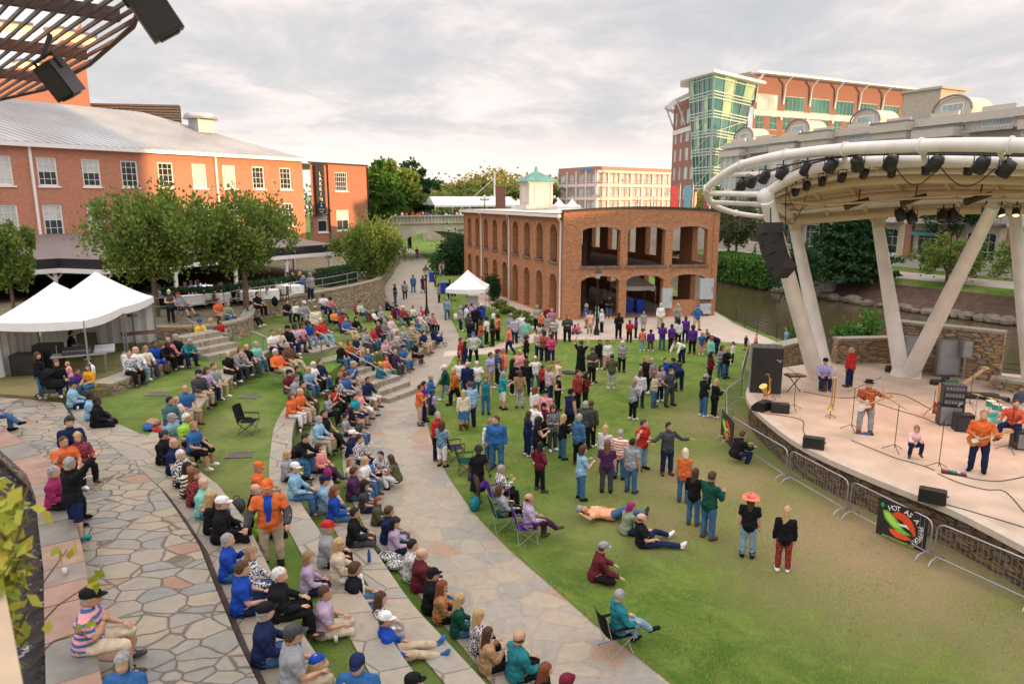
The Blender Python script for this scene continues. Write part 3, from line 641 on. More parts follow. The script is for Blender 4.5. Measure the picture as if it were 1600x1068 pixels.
# ================================================================ brick mill shell
def gazebo():
    C = Vector((3.8, 52.3)); Bk = Vector((-5.2, 77)); Rt = Vector((15.9, 54.6)); z1 = 7.85; o = thing('brick_mill_shell', 'roofless looking two storey brick mill shell with arched openings and green cupola', 'building', (3.8, 52.3, 0))
    Fl = Facade(Bk, C); Ff = Facade(C, Rt); m = MB(); ops = []; L = Fl.L; n = 9; bay = (L-1.2)/n
    for i in range(n):
        c = .7+bay*(i+.5); ops += [(c-.68, c+.68, 4.3, 6.55, .55), (c-.68, c+.68, .05, 2.75, .6)]
    wall(m, Bk, C, -.5, z1, ops, .55, back=True)
    L2 = Ff.L; cs = [(L2*.235, 1.5), (L2*.525, 1.48), (L2*.81, 1.42)]; ops = []
    for k, (c, h) in enumerate(cs): ops += [(c-h, c+h, 4.05, 6.62, .3), (c-h, c+h, (.12, .02, 1.25)[k], 2.9, .38)]
    top = lambda u: z1+.15+.25*sin(pi*u/L2)
    wall(m, C, Rt, -.5, z1, ops, .6, back=True, ztop=top)
    Bq = Vector((6.6, 80)); D = Vector((Rt.x-1.2, Rt.y+.3)); ops = []
    # far (river) wall and rear wall
    Fr = Facade(Rt, (Rt.x-8.6, Rt.y+24.5)); L3 = Fr.L; b3 = L3/7
    for i in range(7): c = b3*(i+.5); ops += [(c-.95, c+.95, 4.1, 6.6, .45), (c-.95, c+.95, .9, 2.8, .5)]
    wall(m, Rt, Fr.pt(L3, 0), -2.5, z1, ops, .5, back=True)
    ops = [(u-.8, u+.8, 4.1, 6.4, .4) for u in (2.5, 6, 9.5)]
    wall(m, Fr.pt(L3, 0), Bk, -.5, z1, ops, .5, back=True)
    m.build('wall', BR_G, o, uv=True, world=True)
    # brick arch rings and sills
    for F, cc in ((Ff, [(c, h, z, r) for c, h in cs for z, r in ((6.62, .3), (2.9, .38))]), (Fl, [(.7+bay*(i+.5), .68, z, r) for i in range(n) for z, r in ((6.55, .55), (2.75, .6))])):
        a = MB()
        for c, h, z, r in cc:
            N_ = 12
            for j in range(N_):
                g0 = pi*j/N_; g1 = pi*(j+.86)/N_; q = []
                for k, g in ((1.0, g0), (1.0, g1)): q.append((c-cos(g)*h, z+sin(g)*r))
                for g in (g1, g0): q.append((c-cos(g)*(h+.24), z+sin(g)*(r+.27)))
                a.quad(*[F.pt(u, v, .03) for u, v in q][::-1]); 
        a.build('arch_ring', brick_mat('arch_brick', (.50, .24, .13), (.42, .18, .10), (.45, .33, .24)) if 'arch_brick' not in MATS else MATS['arch_brick'], o, uv=True, world=True)
    SILL = mat('weathered_sill', (.17, .13, .11), .9, var=.3)
    for c, h in cs: a = MB(); Ff.box(a, c-h-.15, c+h+.15, 3.85, 4.05, -.55, .12); a.build('sill', SILL, o, world=True)
    for i in range(n): c = .7+bay*(i+.5); a = MB(); Fl.box(a, c-.85, c+.85, 4.12, 4.3, -.5, .12); a.build('sill', SILL, o, world=True)
    # ground floor piers need a solid floor, steel columns and gallery
    k = MB(); COLM = mat('rusted_steel_column', (.10, .04, .022), .7, var=.3)
    for u in (.28, .56, .84):
        for w_ in (4, 11, 18): q = Fl.pt(L-w_, 0, 0)+(Rt-C).to_3d()*u; k.box((q.x, q.y, 3.7), (.35, .35, 7.4))
    k.build('column', COLM, o, world=True)
    k = MB(); k.prism([Fl.pt(0, 0, -.7), Fl.pt(L-.6, 0, -.7), Ff.pt(L2-.7, 0, -.7), Fr.pt(L3-.5, 0, -.6)], 3.3, 3.6, bottom=True, top=True)
    k.build('upper_floor', mat('timber_floor', (.10, .06, .035), .8), o, world=True)
    k = MB(); k.prism([Fl.pt(0, 0, -.5), Fl.pt(L, 0, -.5), Ff.pt(L2, 0, -.6), Fr.pt(L3, 0, -.6)], -2.4, .03); k.build('ground_floor', mat('worn_floor', (.20, .16, .13), .8, var=.2), o, world=True)
    # low roof with white eave and dark coping
    k = MB(); rr = [Fl.pt(0, 0, .45), Fl.pt(L+.1, 0, .45), Ff.pt(.1, 0, -.05), Ff.pt(L2, 0, -.5), Fr.pt(L3, 0, -.4)]
    k.add([Vector((p.x, p.y, z)) for p, z in zip(rr, (7.9, 7.92, 8.0, 8.02, 8.0))], [(0, 1, 2, 3, 4)]); k.build('roof', mat('white_membrane_roof', (.62, .55, .50), .6, var=.15, vs=.2), o, world=True)
    k = MB(); Fl.box(k, 0, L+.1, 7.62, 7.86, .28, .5); k.build('gutter', WHITE, o, world=True)
    k = MB()
    for i in range(8): a, b = L2*i/8, L2*(i+1)/8; k.beam(Ff.pt(a, top(a)+.08, -.3), Ff.pt(b, top(b)+.08, -.3), .75, .16)
    k.build('coping', mat('dark_coping', (.035, .03, .032), .6), o, world=True)
    for u in (L-.35, L-bay*4.0-.5, 6.5): k = MB(); k.tube([Fl.pt(u, 7.7, .4), Fl.pt(u, 7.3, .1), Fl.pt(u, .1, .1)], .07, 8); k.build('downpipe', WHITE, o, world=True)
    # cupola
    c = Fl.pt(L*.30, 0, -5.2); cu = MB(); R = Matrix.Rotation(Fl.a, 3, 'Z')
    cu.box((c.x, c.y, 8.25), (3.9, 3.9, .5), rz=Fl.a); cu.box((c.x, c.y, 9.9), (2.9, 2.9, 3.1), rz=Fl.a); cu.box((c.x, c.y, 11.45), (3.3, 3.3, .22), rz=Fl.a)
    for k_ in range(4):
        Rk = Matrix.Rotation(Fl.a+k_*pi/2, 3, 'Z'); q = Rk @ Vector((1.47, 0, 0)); cu.box((c.x+q.x, c.y+q.y, 9.95), (.08, 1.5, 2.2), rz=Fl.a+k_*pi/2)
        for s in (-1, 1): q = Rk @ Vector((1.42, s*1.33, 0)); cu.box((c.x+q.x, c.y+q.y, 9.95), (.2, .22, 3.0), rz=Fl.a+k_*pi/2)
    sq = lambda V: [(c.x+(x-c.x)*.84, c.y+(y-c.y)*.84, 8.0+(z-8.0)*.74) for x, y, z in V]
    cu.v = sq(cu.v); cp = cu.build('cupola', mat('cupola_paint', (.60, .57, .52), .6, var=.08), o, world=True)
    cr = MB(); cr.lathe((c.x, c.y, 11.55), [(2.75, 0), (2.7, .1), (.25, 1.35), (.18, 1.7)], 4, R=Matrix.Rotation(Fl.a+pi/4, 3, 'Z')); cr.smooth = False
    cr.ball((c.x, c.y, 13.3), (.16, .16, .25)); cr.sm = [False]*len(cr.sm); cr.v = sq(cr.v); cr.build('cupola_roof', mat('verdigris_copper', (.10, .26, .24), .6, .1, var=.3, vs=1), cp, off=wloc(o))
    for u, w_, h, z in ((L2*.665, .8, 1.5, .75), (L2*.925, 1.1, 1.6, 1.35), (L2*.925, .9, .8, .2)):
        k = thing('electrical_cabinet', {L2*.665: 'grey electrical cabinet on the brick wall left of the rightmost arch'}.get(u, 'large grey electrical cabinet high on the right end brick wall' if h > 1 else 'small grey electrical cabinet low on the right end brick wall'), 'electrical box', Ff.pt(u, z, .1), 'grey cabinets on the brick wall')
        b = MB(); Ff.box(b, u-w_/2, u+w_/2, z, z+h, .01, .32); b.build('case', mat('cabinet_grey', (.42, .47, .50), .45), k, world=True); b = MB(); Ff.box(b, u-.03, u+.03, z-.6 if z > .6 else .02, z, .05, .12); Ff.box(b, u+w_/2-.14, u+w_/2-.08, z+h*.4, z+h*.6, .321, .36); b.build('conduit', STEEL, k, world=True)
    return Ff, Fl
GF, GL = gazebo()
# street lamp in front of the shell
def street_lamp(loc, h, label, m=BLKMET, grp=None):
    o = thing('street_lamp', label, 'street lamp', loc, grp); k = MB(); k.lathe((0, 0, 0), [(.2, 0), (.2, .25), (.12, .5), (.07, .9), (.06, h-.9), (.1, h-.85), (.05, h-.75), (.16, h-.6)], 12); k.build('post', m, o)
    k = MB(); k.lathe((0, 0, h-.6), [(.13, 0), (.22, .38)], 8); k.build('lantern_glass', mat('lantern_glass', (.55, .5, .42), .2), o); k = MB(); k.lathe((0, 0, h-.24), [(.28, 0), (.2, .12), (.06, .26), (.03, .42)], 8); k.build('lantern_cap', m, o); return o
street_lamp(at(932, 523, 0), 4.4, 'tall black street lamp in front of the brick arches')
street_lamp(at(667, 492, .45), 3.6, 'black street lamp half hidden by the tree beside the path')
# ================================================================ vegetation
def leaves(mb, c, r, n, size, up=.2, rnd=random):
    """n small folded leaf sprays scattered round c with spread r (3 radii)"""
    for _ in range(n):
        a = rnd.gauss(0, .5)*r[0]; b = rnd.gauss(0, .5)*r[1]; h = rnd.gauss(0, .5)*r[2]
        p = Vector((c[0]+a, c[1]+b, c[2]+h)); d = Vector((a+rnd.gauss(0, .3), b+rnd.gauss(0, .3), h*.5+up+rnd.gauss(0, .3)))
        if d.length < 1e-3: d = Vector((0, 0, 1))
        d.normalize(); s = Vector((rnd.gauss(0, 1), rnd.gauss(0, 1), rnd.gauss(0, 1))).cross(d)
        if s.length < 1e-3: continue
        s.normalize(); L = size*rnd.uniform(.6, 1.4); w_ = L*.36
        mb.add([p-d*L*.5, p+s*w_, p+d*L*.6, p-s*w_], [(0, 1, 2, 3)])
LEAF = leaf_mat('leaf_mid_green', (.085, .15, .03), (.16, .235, .045), (.25, .31, .075))
LEAFD = leaf_mat('leaf_dark_green', (.016, .05, .022), (.030, .085, .028), (.05, .12, .035))
LEAFY = leaf_mat('leaf_yellow_green', (.11, .15, .035), (.22, .22, .05), (.36, .30, .08))
LEAFB = leaf_mat('leaf_bright_green', (.04, .13, .025), (.08, .20, .035), (.14, .28, .05))
def tree(loc, h, cr, cz, rx, rz, label, name='tree', n=8000, size=.22, lm=None, seed=1, tips=70, vase=True, cat='tree', grp=None, trunk_r=.16, fork=.35, clump=.5, ry=None):
    """trunk forks into limbs that reach clump centres in an uneven crown (centre height cz, radii rx, rz)"""
    rnd = random.Random(seed); o = thing(name, label, cat, loc, grp); t = MB(); L_ = MB(); ry = ry or rx; fz = h*fork
    t.tube([(0, 0, -.3), (.02, .03, fz*.5), (0, .05, fz)], [trunk_r*1.25, trunk_r, trunk_r*.85], 8)
    limbs = []
    for k in range(7):
        a = 2*pi*k/7+rnd.uniform(-.3, .3); rr = rnd.uniform(.35, .75); q = Vector((cos(a)*rx*rr, sin(a)*ry*rr, cz+rnd.uniform(-.3, .55)*rz)); m_ = Vector((q.x*.35, q.y*.35, fz+(q.z-fz)*.5)); limbs.append(q)
        t.tube([(0, .05, fz*.93), m_, q], [trunk_r*.6, trunk_r*.38, trunk_r*.12], 6)
    for k in range(tips):
        while True:
            u = Vector((rnd.uniform(-1, 1), rnd.uniform(-1, 1), rnd.uniform(-1, 1)))
            if .35 < u.length < 1: break
        w_ = 1.0 if not vase else (.72+.28*min(1, max(0, (u.z+1)*.9)))
        f = rnd.uniform(.74, 1.2); p = Vector((u.x*rx*w_*f, u.y*ry*w_*f, cz+u.z*rz*f)); q = min(limbs, key=lambda l: (l-p).length)
        if k % 2 == 0: t.tube([q, q.lerp(p, .5)+Vector((0, 0, .1)), p], [trunk_r*.14, trunk_r*.09, trunk_r*.04], 4, cap=False)
        cs = clump*rnd.uniform(.7, 1.35)*rx/2.6; leaves(L_, p, (cs*.8, cs*.8, cs*(1.25 if vase else .75)), n//tips, size, .55 if vase else .15, rnd)
    t.build('trunk', BARK, o); L_.build('crown', lm or LEAF, o); return o
def conifer(loc, h, r, label, seed=3, n=9000):
    rnd = random.Random(seed); o = thing('evergreen_tree', label, 'tree', loc); t = MB(); t.tube([(0, 0, -.2), (0, 0, h*.95)], [.3, .03], 8); t.build('trunk', BARK, o); L_ = MB()
    k = 0
    while k < n:
        z = h*(1-rnd.random()**.62)*.97+.2; a = rnd.uniform(0, 2*pi); tier = .78+.22*sin(z*4.3+a*3)+rnd.uniform(-.1, .12); R = r*(1-z/h)**.62*tier; f = rnd.uniform(.6, 1); leaves(L_, (cos(a)*R*f, sin(a)*R*f, z), (.35, .35, .18), 6, .42, -.05, rnd); k += 6
    L_.build('crown', LEAFD, o); return o
def shrub(loc, r, hh, label, lm=None, n=1500, size=.14, name='shrub', seed=5, grp=None, cat='shrub', lobes=14):
    rnd = random.Random(seed); o = thing(name, label, cat, loc, grp); t = MB()
    for k in range(5): a = k*1.3; t.tube([(0, 0, -.1), (cos(a)*r[0]*.4, sin(a)*r[1]*.4, hh*.6)], [.05, .02], 5)
    t.build('stem', BARK, o); L_ = MB()
    for k in range(lobes):
        a = rnd.uniform(0, 2*pi); f = rnd.uniform(.2, .85); z = rnd.uniform(.15, .9)*hh; s = (1-.5*(z/hh)**2)
        leaves(L_, (cos(a)*r[0]*f*s, sin(a)*r[1]*f*s, z), (r[0]*.42, r[1]*.42, hh*.28), n//lobes, size, .3, rnd)
    L_.build('foliage', lm or LEAFB, o); return o
def base(px, py, z): p = at(px, py, z); return p
# four trees before the hall
tree(base(245, 494, 2.8), 6.4, 0, 4.35, 3.3, 1.9, 'broad feathery green tree whose forked trunk stands beside the right white tent', n=15000, seed=11, tips=120, size=.19)
tree(base(385, 482, 2.8), 6.2, 0, 4.3, 2.9, 1.9, 'feathery green tree in front of the white tablecloths', n=11500, seed=12, tips=100, size=.19)
tree(base(580, 470, .95), 6.2, 0, 4.2, 2.9, 1.9, 'round green tree beside the path, between the steps and the street lamp', n=13500, seed=13, tips=110, size=.18, trunk_r=.12, fork=.38)
tree(base(22, 492, 2.8), 4.9, 0, 3.2, 1.7, 1.7, 'small green tree at the far left above the tents', n=7000, seed=14, tips=60, size=.2, trunk_r=.09)
# behind the annexe and path
tree(pd(618, 400, 112), 14, 0, 9.8, 4.2, 4.8, 'tall pale green tree rising behind the brick annexe', n=9000, seed=21, tips=80, size=.6, trunk_r=.35, lm=LEAF, vase=False)
tree(pd(592, 380, 100), 11, 0, 6.8, 3.8, 4.2, 'bushy green tree against the right side of the brick annexe', n=9000, seed=22, tips=80, size=.55, trunk_r=.3, lm=LEAFB, vase=False)
tree(pd(640, 385, 118), 12, 0, 8, 4.5, 5, 'darker tree right of the tall pale one near the bridge', n=6000, seed=23, tips=60, size=.6, trunk_r=.3, lm=LEAFD, vase=False)
shrub(at(708, 428, 0)+Vector((.6, 0, 0)), (2.7, 2.7), 4.6, 'big layered dark green shrub at the far corner of the brick shell', LEAFD, 7000, .28, seed=31, lobes=34)
shrub(at(768, 470, 0), (1.15, 1.15), 2.4, 'round dark bush between the small tent and the brick arches', LEAFD, 2600, .16, seed=32)
shrub(at(682, 418, 0), (1.4, 1.4), 1.6, 'low green bush beside the far end of the path', LEAFB, 1200, .2, seed=33)
def hedge(pts, z, wd, h, label, lm, n, size, seed=1, name='hedge'):
    rnd = random.Random(seed); P = smooth_line([Vector((*p[:2], 0)) for p in pts], 5); o = thing(name, label, 'hedge', (P[0].x, P[0].y, z)); c = MB()
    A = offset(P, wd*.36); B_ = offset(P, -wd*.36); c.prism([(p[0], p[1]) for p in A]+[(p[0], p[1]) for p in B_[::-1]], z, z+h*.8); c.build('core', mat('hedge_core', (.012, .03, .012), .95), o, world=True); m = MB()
    for _ in range(n):
        i = rnd.randrange(len(P)-1); p = P[i].lerp(P[i+1], rnd.random()); t = (P[i+1]-P[i]).normalized(); s = rnd.uniform(-1, 1); zz = rnd.random()
        if abs(s) < .6: zz = 1
        q = p+Vector((-t.y, t.x, 0))*s*wd/2; leaves(m, (q.x, q.y, z+h*(.1+.88*zz)), (.12, .12, .1), 2, size, .4, rnd)
    m.build('foliage', lm, o, world=True); return o
hedge([(-20.6, 40.5), (-17.3, 41.5), (-15.6, 45), (-14.2, 48.5)], 2.8, 1.2, 1.0, 'long clipped dark hedge behind the ramp railing', LEAFD, 3600, .13)
hedge([(-13.6, 50), (-12.2, 53.5)], 2.8, 1.6, 1.2, 'short clipped hedge at the right end of the verandah', LEAFD, 1400, .13, 2)
hedge([(29.5, 100), (31.8, 89.5), (33, 86)], -2, 5.5, 3.7, 'thick ivy hedge hanging over the far river bank', LEAFB, 9000, .34, 3)
for i, (x, y, z, sz) in enumerate([(798, 490, 0, .8), (815, 498, 0, .8), (832, 507, 0, .7), (780, 482, 0, .7)]):
    shrub(at(x, y, z), (sz, sz), .55, ['feathery ornamental grass clump, second from the small tent', 'feathery ornamental grass clump, third from the small tent', 'feathery ornamental grass clump nearest the brick corner', 'feathery ornamental grass clump nearest the small tent'][i], LEAF, 700, .2, name='ornamental_grass', seed=40+i, grp='grass clumps along the apron', cat='plant', lobes=8)
# far bank trees
conifer(Vector((37.8, 79.5, .2)), 11.5, 5.6, 'large dark evergreen behind the white canopy legs', 51, 14000)
shrub(Vector((31, 76.5, -.8)), (3.2, 2.6), 4.6, 'broad dark bush at the left foot of the large evergreen', LEAFD, 4000, .3, seed=50, lobes=24)
tree(Vector((31.0, 98, .6)), 9, 0, 5.5, 4.3, 3.6, 'thin grey-green tree above the ivy hedge right of the brick shell', n=5000, seed=52, tips=60, size=.34, vase=True, lm=leaf_mat('leaf_grey_green', (.07, .09, .05), (.12, .14, .07), (.17, .17, .09)))
tree(Vector((33, 108, .6)), 9, 0, 6, 4.5, 3.8, 'bright green tree behind the thin grey-green tree', n=4500, seed=53, tips=50, size=.45, vase=False, lm=LEAFB)
tree(Vector((45.5, 73.5, .1)), 5, 0, 3.1, 3.7, 1.9, 'low round-topped tree on the far bank between two canopy legs', n=6500, seed=54, tips=60, size=.24, vase=False, fork=.3)
tree(Vector((47.6, 64, .1)), 5.2, 0, 3.2, 3.8, 1.9, 'low spreading tree on the far bank at the right edge', n=6500, seed=55, tips=60, size=.24, vase=False, fork=.3, lm=LEAF)
tree(Vector((51.5, 82, .5)), 12, 0, 8.2, 4.6, 4.0, 'taller dark tree before the shops, behind the rightmost slanting leg', n=6000, seed=56, tips=60, size=.36, vase=False, lm=LEAFD)
for i, (x, y, s, l) in enumerate([(37.5, 92, 1.5, 'clipped round bush on the far promenade left of the evergreen'), (36.2, 95.5, 1.2, 'small rounded bush on the far promenade beside the person in blue'), (40.2, 90, 1.3, 'low bush between the evergreen and the shop awning')]):
    shrub(Vector((x, y, .4)), (s*1.4, s), 1.2, l, LEAFB if i else LEAFD, 1300, .22, seed=60+i, grp='bushes on the far promenade')
shrub(at(1357, 552, -.4)+Vector((0, 1.5, 0)), (1.5, 1.0), 2.3, 'bright green leafy bush on the river side behind the stage', LEAFB, 1600, .22, seed=66, lobes=10)
shrub(at(1262, 560, 0)+Vector((0, .8, 0)), (1.0, .9), 2.2, 'small dark bush behind the leftmost canopy leg', LEAFB, 1500, .18, seed=67)
# rocks along the far waterline, herons' log
rk = mat('river_rock', (.17, .14, .11), .9, var=.3, vs=2, bump=.5, bs=4); rnd = random.Random(9); kk = 0
for i in range(2, 8):
    a = Vector(BK[i]); b = Vector(BK[i+1]); n = int((b-a).length/1.05)
    for j in range(n):
        if kk >= 74: break
        p = a.lerp(b, (j+rnd.random()*.6)/n); nn = (b-a).normalized(); p = p+Vector((-nn.y, nn.x))*rnd.uniform(.05, .9); m = MB(); s = rnd.uniform(.45, 1.05)
        m.ball((0, 0, 0), (s, s*rnd.uniform(.6, .9), s*.55), 8, 5); m.v = [tuple(Vector(q)*(1+.28*noise.noise(Vector(q)*1.7+Vector((kk*3., 0, 0))))) for q in m.v]; m.sm = [False]*len(m.sm)
        r = m.build('river_rock', rk); r.location = (p.x, p.y, -1.95+s*.25); r.rotation_euler = (0, 0, rnd.uniform(0, 6)); tag(r, 'rough brown rock lying along the far waterline', 'rock', 'rocks along the far waterline'); kk += 1
# distant wooded hills
def woods(name, label, pts, lm, n, sz, seed):
    rnd = random.Random(seed); m = MB()
    for _ in range(n):
        i = rnd.randrange(len(pts)-1); a, b = pts[i], pts[i+1]; t = rnd.random(); x = a[0]+(b[0]-a[0])*t; y = a[1]+(b[1]-a[1])*t+rnd.uniform(0, 60); h = 1.4*(a[2]+(b[2]-a[2])*t)*rnd.uniform(.5, 1.0)+2.4*noise.noise(Vector((x*.06, y*.03, seed)))
        q = rnd.random()**.55; leaves(m, (x, y, h*q), (4.5, 4.5, 2.6), 16, sz, .2, rnd)
    return tag(m.build(name, lm), label, 'wooded hill', kind='stuff')
woods('distant_woods', 'far wooded hillside touched with gold behind the bridge', [(-60, 290, 11), (-30, 290, 12), (0, 300, 16), (25, 300, 13), (60, 320, 13), (110, 330, 12)], LEAFY, 2400, 1.5, 1)
woods('distant_woods', 'dark green wood line in front of the golden hillside', [(-70, 235, 9), (-30, 230, 8.5), (0, 225, 10), (30, 240, 9.5), (40, 250, 9)], LEAF, 1500, 1.3, 2)
for i, (x, d, h, r) in enumerate([(728, 240, 14.5, 6), (770, 235, 14, 7), (806, 230, 13.8, 6), (848, 235, 14, 6.5), (676, 245, 12, 7), (1020, 300, 17, 7)]):
    p = pd(x, 312, d); tree(Vector((p.x, p.y, 0)), h, 0, h-r*.75, r, r*.75, ['golden topped tree on the skyline left of the thin mast', 'golden tree on the skyline just left of the brick chimney', 'golden tree on the skyline left of the cupola', 'golden tree on the skyline right of the cupola', 'low green tree on the skyline above the bridge tent', 'small tree above the roof of the pale striped office block'][i], n=2600, seed=70+i, tips=36, size=1.0, vase=False, lm=LEAFY if i in (0, 1, 2, 3) else LEAF, trunk_r=.4, grp='skyline trees')
# ================================================================ bridge
def bridge():
    o = thing('concrete_arch_bridge', 'pale concrete arch road bridge crossing above the far end of the path', 'bridge', (-14, 112, 0)); A = Vector((-26, 101)); B = Vector((14, 122)); F = Facade(A, B); m = MB()
    ops = [(9.5, 23.5, -.4, .8, 3.4), (27, 42, -2.4, 0, 3.6)]; PC = mat('aged_bridge_concrete', (.50, .47, .38), .9, var=.22, vs=.4, bump=.2, bs=2)
    wall(m, A, B, -3, 6.4, ops, 12, seg=16, back=True); m.build('arch_wall', PC, o, world=True)
    k = MB(); F.box(k, 0, F.L, 5.35, 5.6, 0, .25); F.box(k, 0, F.L, 6.4, 6.6, -.2, .3)
    for i in range(int(F.L/.55)): F.box(k, i*.55, i*.55+.22, 5.6, 6.4, .03, .16)
    k.build('parapet', PC, o, world=True); k = MB(); k.add([F.pt(0, 5.5, 0), F.pt(F.L, 5.5, 0), F.pt(F.L, 5.5, -12), F.pt(0, 5.5, -12)], [(0, 1, 2, 3)]); k.build('deck', CONC, o, world=True)
    g = thing('roadway_embankment', 'road embankment continuing right from the bridge behind the brick shell', 'wall', (14, 122, 0)); k = MB(); k.prism([(14, 122), (30, 128), (27, 150), (8, 140)], -3, 5.4); k.build('wall', PC, g, world=True)
    t = thing('market_marquee', 'long white marquee pitched on the bridge', 'tent', F.pt(22, 5.5, -5)); k = MB()
    for u0, u1 in ((17, 32),):
        q = [F.pt(u0, 8.1, -2.2), F.pt(u1, 8.1, -2.2), F.pt(u1, 8.1, -8), F.pt(u0, 8.1, -8)]; r0 = F.pt(u0+.3, 9.4, -5.1); r1 = F.pt(u1-.3, 9.4, -5.1); k.quad(q[0], q[1], r1, r0); k.quad(q[2], q[3], r0, r1); k.add([q[0], r0, q[3]], [(0, 1, 2)]); k.add([q[1], q[2], r1], [(0, 1, 2)])
        k.quad(q[0]-Vector((0, 0, .3)), q[1]-Vector((0, 0, .3)), q[1], q[0])
    k.build('canopy', TENT, t, world=True)
    for i in range(6): k = MB(); k.cyl(F.pt(17.1+i*2.96, 5.5, -2.25), F.pt(17.1+i*2.96, 8, -2.25), .06, n=6); k.build('pole', WHITE, t, world=True)
    # bridge lamps with clustered globes
    gl = mat('lamp_globe', (.85, .8, .72), .3)
    for i, (u, l) in enumerate([(24.8, 'black globe lamp on the bridge before the white marquee'), (5.5, 'globe lamp at the left end of the bridge beside the trees'), (36.5, 'globe lamp on the road right behind the brick shell roof')]):
        s = thing('globe_lamp', l, 'street lamp', F.pt(u, 5.5, -.6), 'globe lamps on the bridge'); k = MB(); k.cyl((0, 0, 0), (0, 0, 3.6), .09, .06); k.beam((-.6, 0, 3.3), (.6, 0, 3.3), .06, .06); k.build('post', BLKMET, s)
        for dx, dz in ((-.6, 3.55), (.6, 3.55), (0, 3.9), (-.3, 3.45), (.3, 3.45)): k = MB(); k.ball((dx, 0, dz), .24, 8, 6); k.build('globe', gl, s)
    for i, (px, d) in enumerate([(768, 128), (866, 128), (995, 130), (1020, 132)]):
        p = pd(px, 335, d); s = thing('globe_lamp', ['globe lamp just left of the brick chimney', 'globe lamp right of the green cupola', 'globe lamp in front of the striped office, right part', 'globe lamp nearest the blossom tree by the brick tower'][i], 'street lamp', (p.x, p.y, 5.3), 'globe lamps on the bridge'); k = MB(); k.cyl((0, 0, 0), (0, 0, 3.9), .09, .06); k.build('post', BLKMET, s)
        for dx, dz in ((-.6, 3.75), (.6, 3.75), (0, 4.1)): k = MB(); k.ball((dx, 0, dz), .26, 8, 6); k.build('globe', gl, s)
    c = thing('brick_chimney', 'square red brick chimney beyond the brick shell roof', 'chimney', (pd(782, 312, 100).x, pd(782, 312, 100).y, 0)); k = MB(); k.box((0, 0, 5.4), (1.4, 1.4, 10.8)); k.build('stack', BR_R, c, uv=True); k = MB(); k.box((0, 0, 10.8), (1.5, 1.5, .2)); k.build('cap', BR_R, c)
    p = pd(773, 312, 118); c = thing('cable_mast', 'white cable stayed footbridge mast beside the chimney', 'mast', (p.x, p.y, 0)); k = MB(); k.cyl((0, 0, 0), (0, 0, 13.5), .28, .14); k.build('mast', WHITE, c); k = MB(); k.tube([(0, 0, 12.5), (-7.5, 4, 6)], .05, 5); k.build('cable', WHITE, c)
    rr = random.Random(4)
    for i in range(6):
        u = 31+i*2.9; p = F.pt(u, 5.5, -6-i*.3); s = thing('white_canopy', 'small white peaked market canopy behind the brick shell roof, %s from the left' % ['first', 'second', 'third', 'fourth', 'fifth', 'sixth'][i], 'tent', p, 'market canopies on the road'); k = MB(); k.lathe((0, 0, 2.2), [(2.0, 0), (.9, .5), (.05, 1.35)], 4, R=Matrix.Rotation(.5, 3, 'Z')); k.lathe((0, 0, 1.9), [(2.0, 0), (2.0, .3)], 4, R=Matrix.Rotation(.5, 3, 'Z')); k.build('canopy', TENT, s)
        k = MB(); k.box((0, 0, 1), (.08, .08, 2)); k.build('pole', WHITE, s)
    return F
BF = bridge()
# ================================================================ far buildings
TRIM = mat('pale_stone_trim', (.62, .57, .52), .7, var=.06); MAROON = mat('maroon_frame', (.16, .04, .035), .6)
def mid_office():
    o = thing('striped_office_block', 'three storey red brick and white banded office block with arched top windows', 'building', (26, 214, 4)); A = pd(872, 312, 232); C = pd(931, 312, 214); B = pd(1050, 312, 236); wd = Facade(A, C), Facade(C, B)
    for F, n in ((wd[0], 4), (wd[1], 7)):
        m = MB(); L = F.L; ops = []; b = L/n
        for i in range(n):
            for s in ((-1, 1) if F is wd[1] or i == 3 else (0,)):
                c = b*(i+.5)+s*b*.22; h = b*(.17 if s else .24)
                for k, z in enumerate((6.0, 10.0, 14.1)): ops.append((c-h, c+h, z, z+2.4, .5 if (k == 2 and F is wd[1]) else 0))
        wall(m, A if F is wd[0] else C, C if F is wd[0] else B, 0, 18.8, ops, .3); m.build('wall', BR_R, o, world=True)
        t = MB()
        for z in (4.9, 8.8, 12.8): F.box(t, 0, L, z, z+.95, .02, .12)
        for i in range(n+1): F.box(t, max(0, b*i-.35), min(L, b*i+.35), 0, 17.6, .03, .25)
        if F is wd[1]: F.box(t, 0, L, 17.0, 17.7, .05, .6)
        t.build('trim', TRIM, o, world=True)
        g = MB(); 
        for (u0, u1, z0, z1, r) in ops: pass
        for (u0, u1, z0, z1, r) in ops[:99]: window(F, o, u0, u1, z0, z1+r, WHITE, GLASSB, 2, 2, .12, .15)
    k = MB(); k.add([F_.pt(u, 18.6, 0) for F_, u in ((wd[0], 0), (wd[0], wd[0].L), (wd[1], wd[1].L))]+[wd[1].pt(wd[1].L, 18.6, -25), wd[0].pt(0, 18.6, -25)], [(0, 1, 2, 3, 4)]); k.build('roof', CONC, o, world=True)
    F = wd[0]; s = MB(); F.box(s, F.L*.62, F.L*.9, 17.5, 18.2, .05, .2); s.build('sign_panel', mat('sign_blue', (.03, .25, .5)), o, world=True)
mid_office()
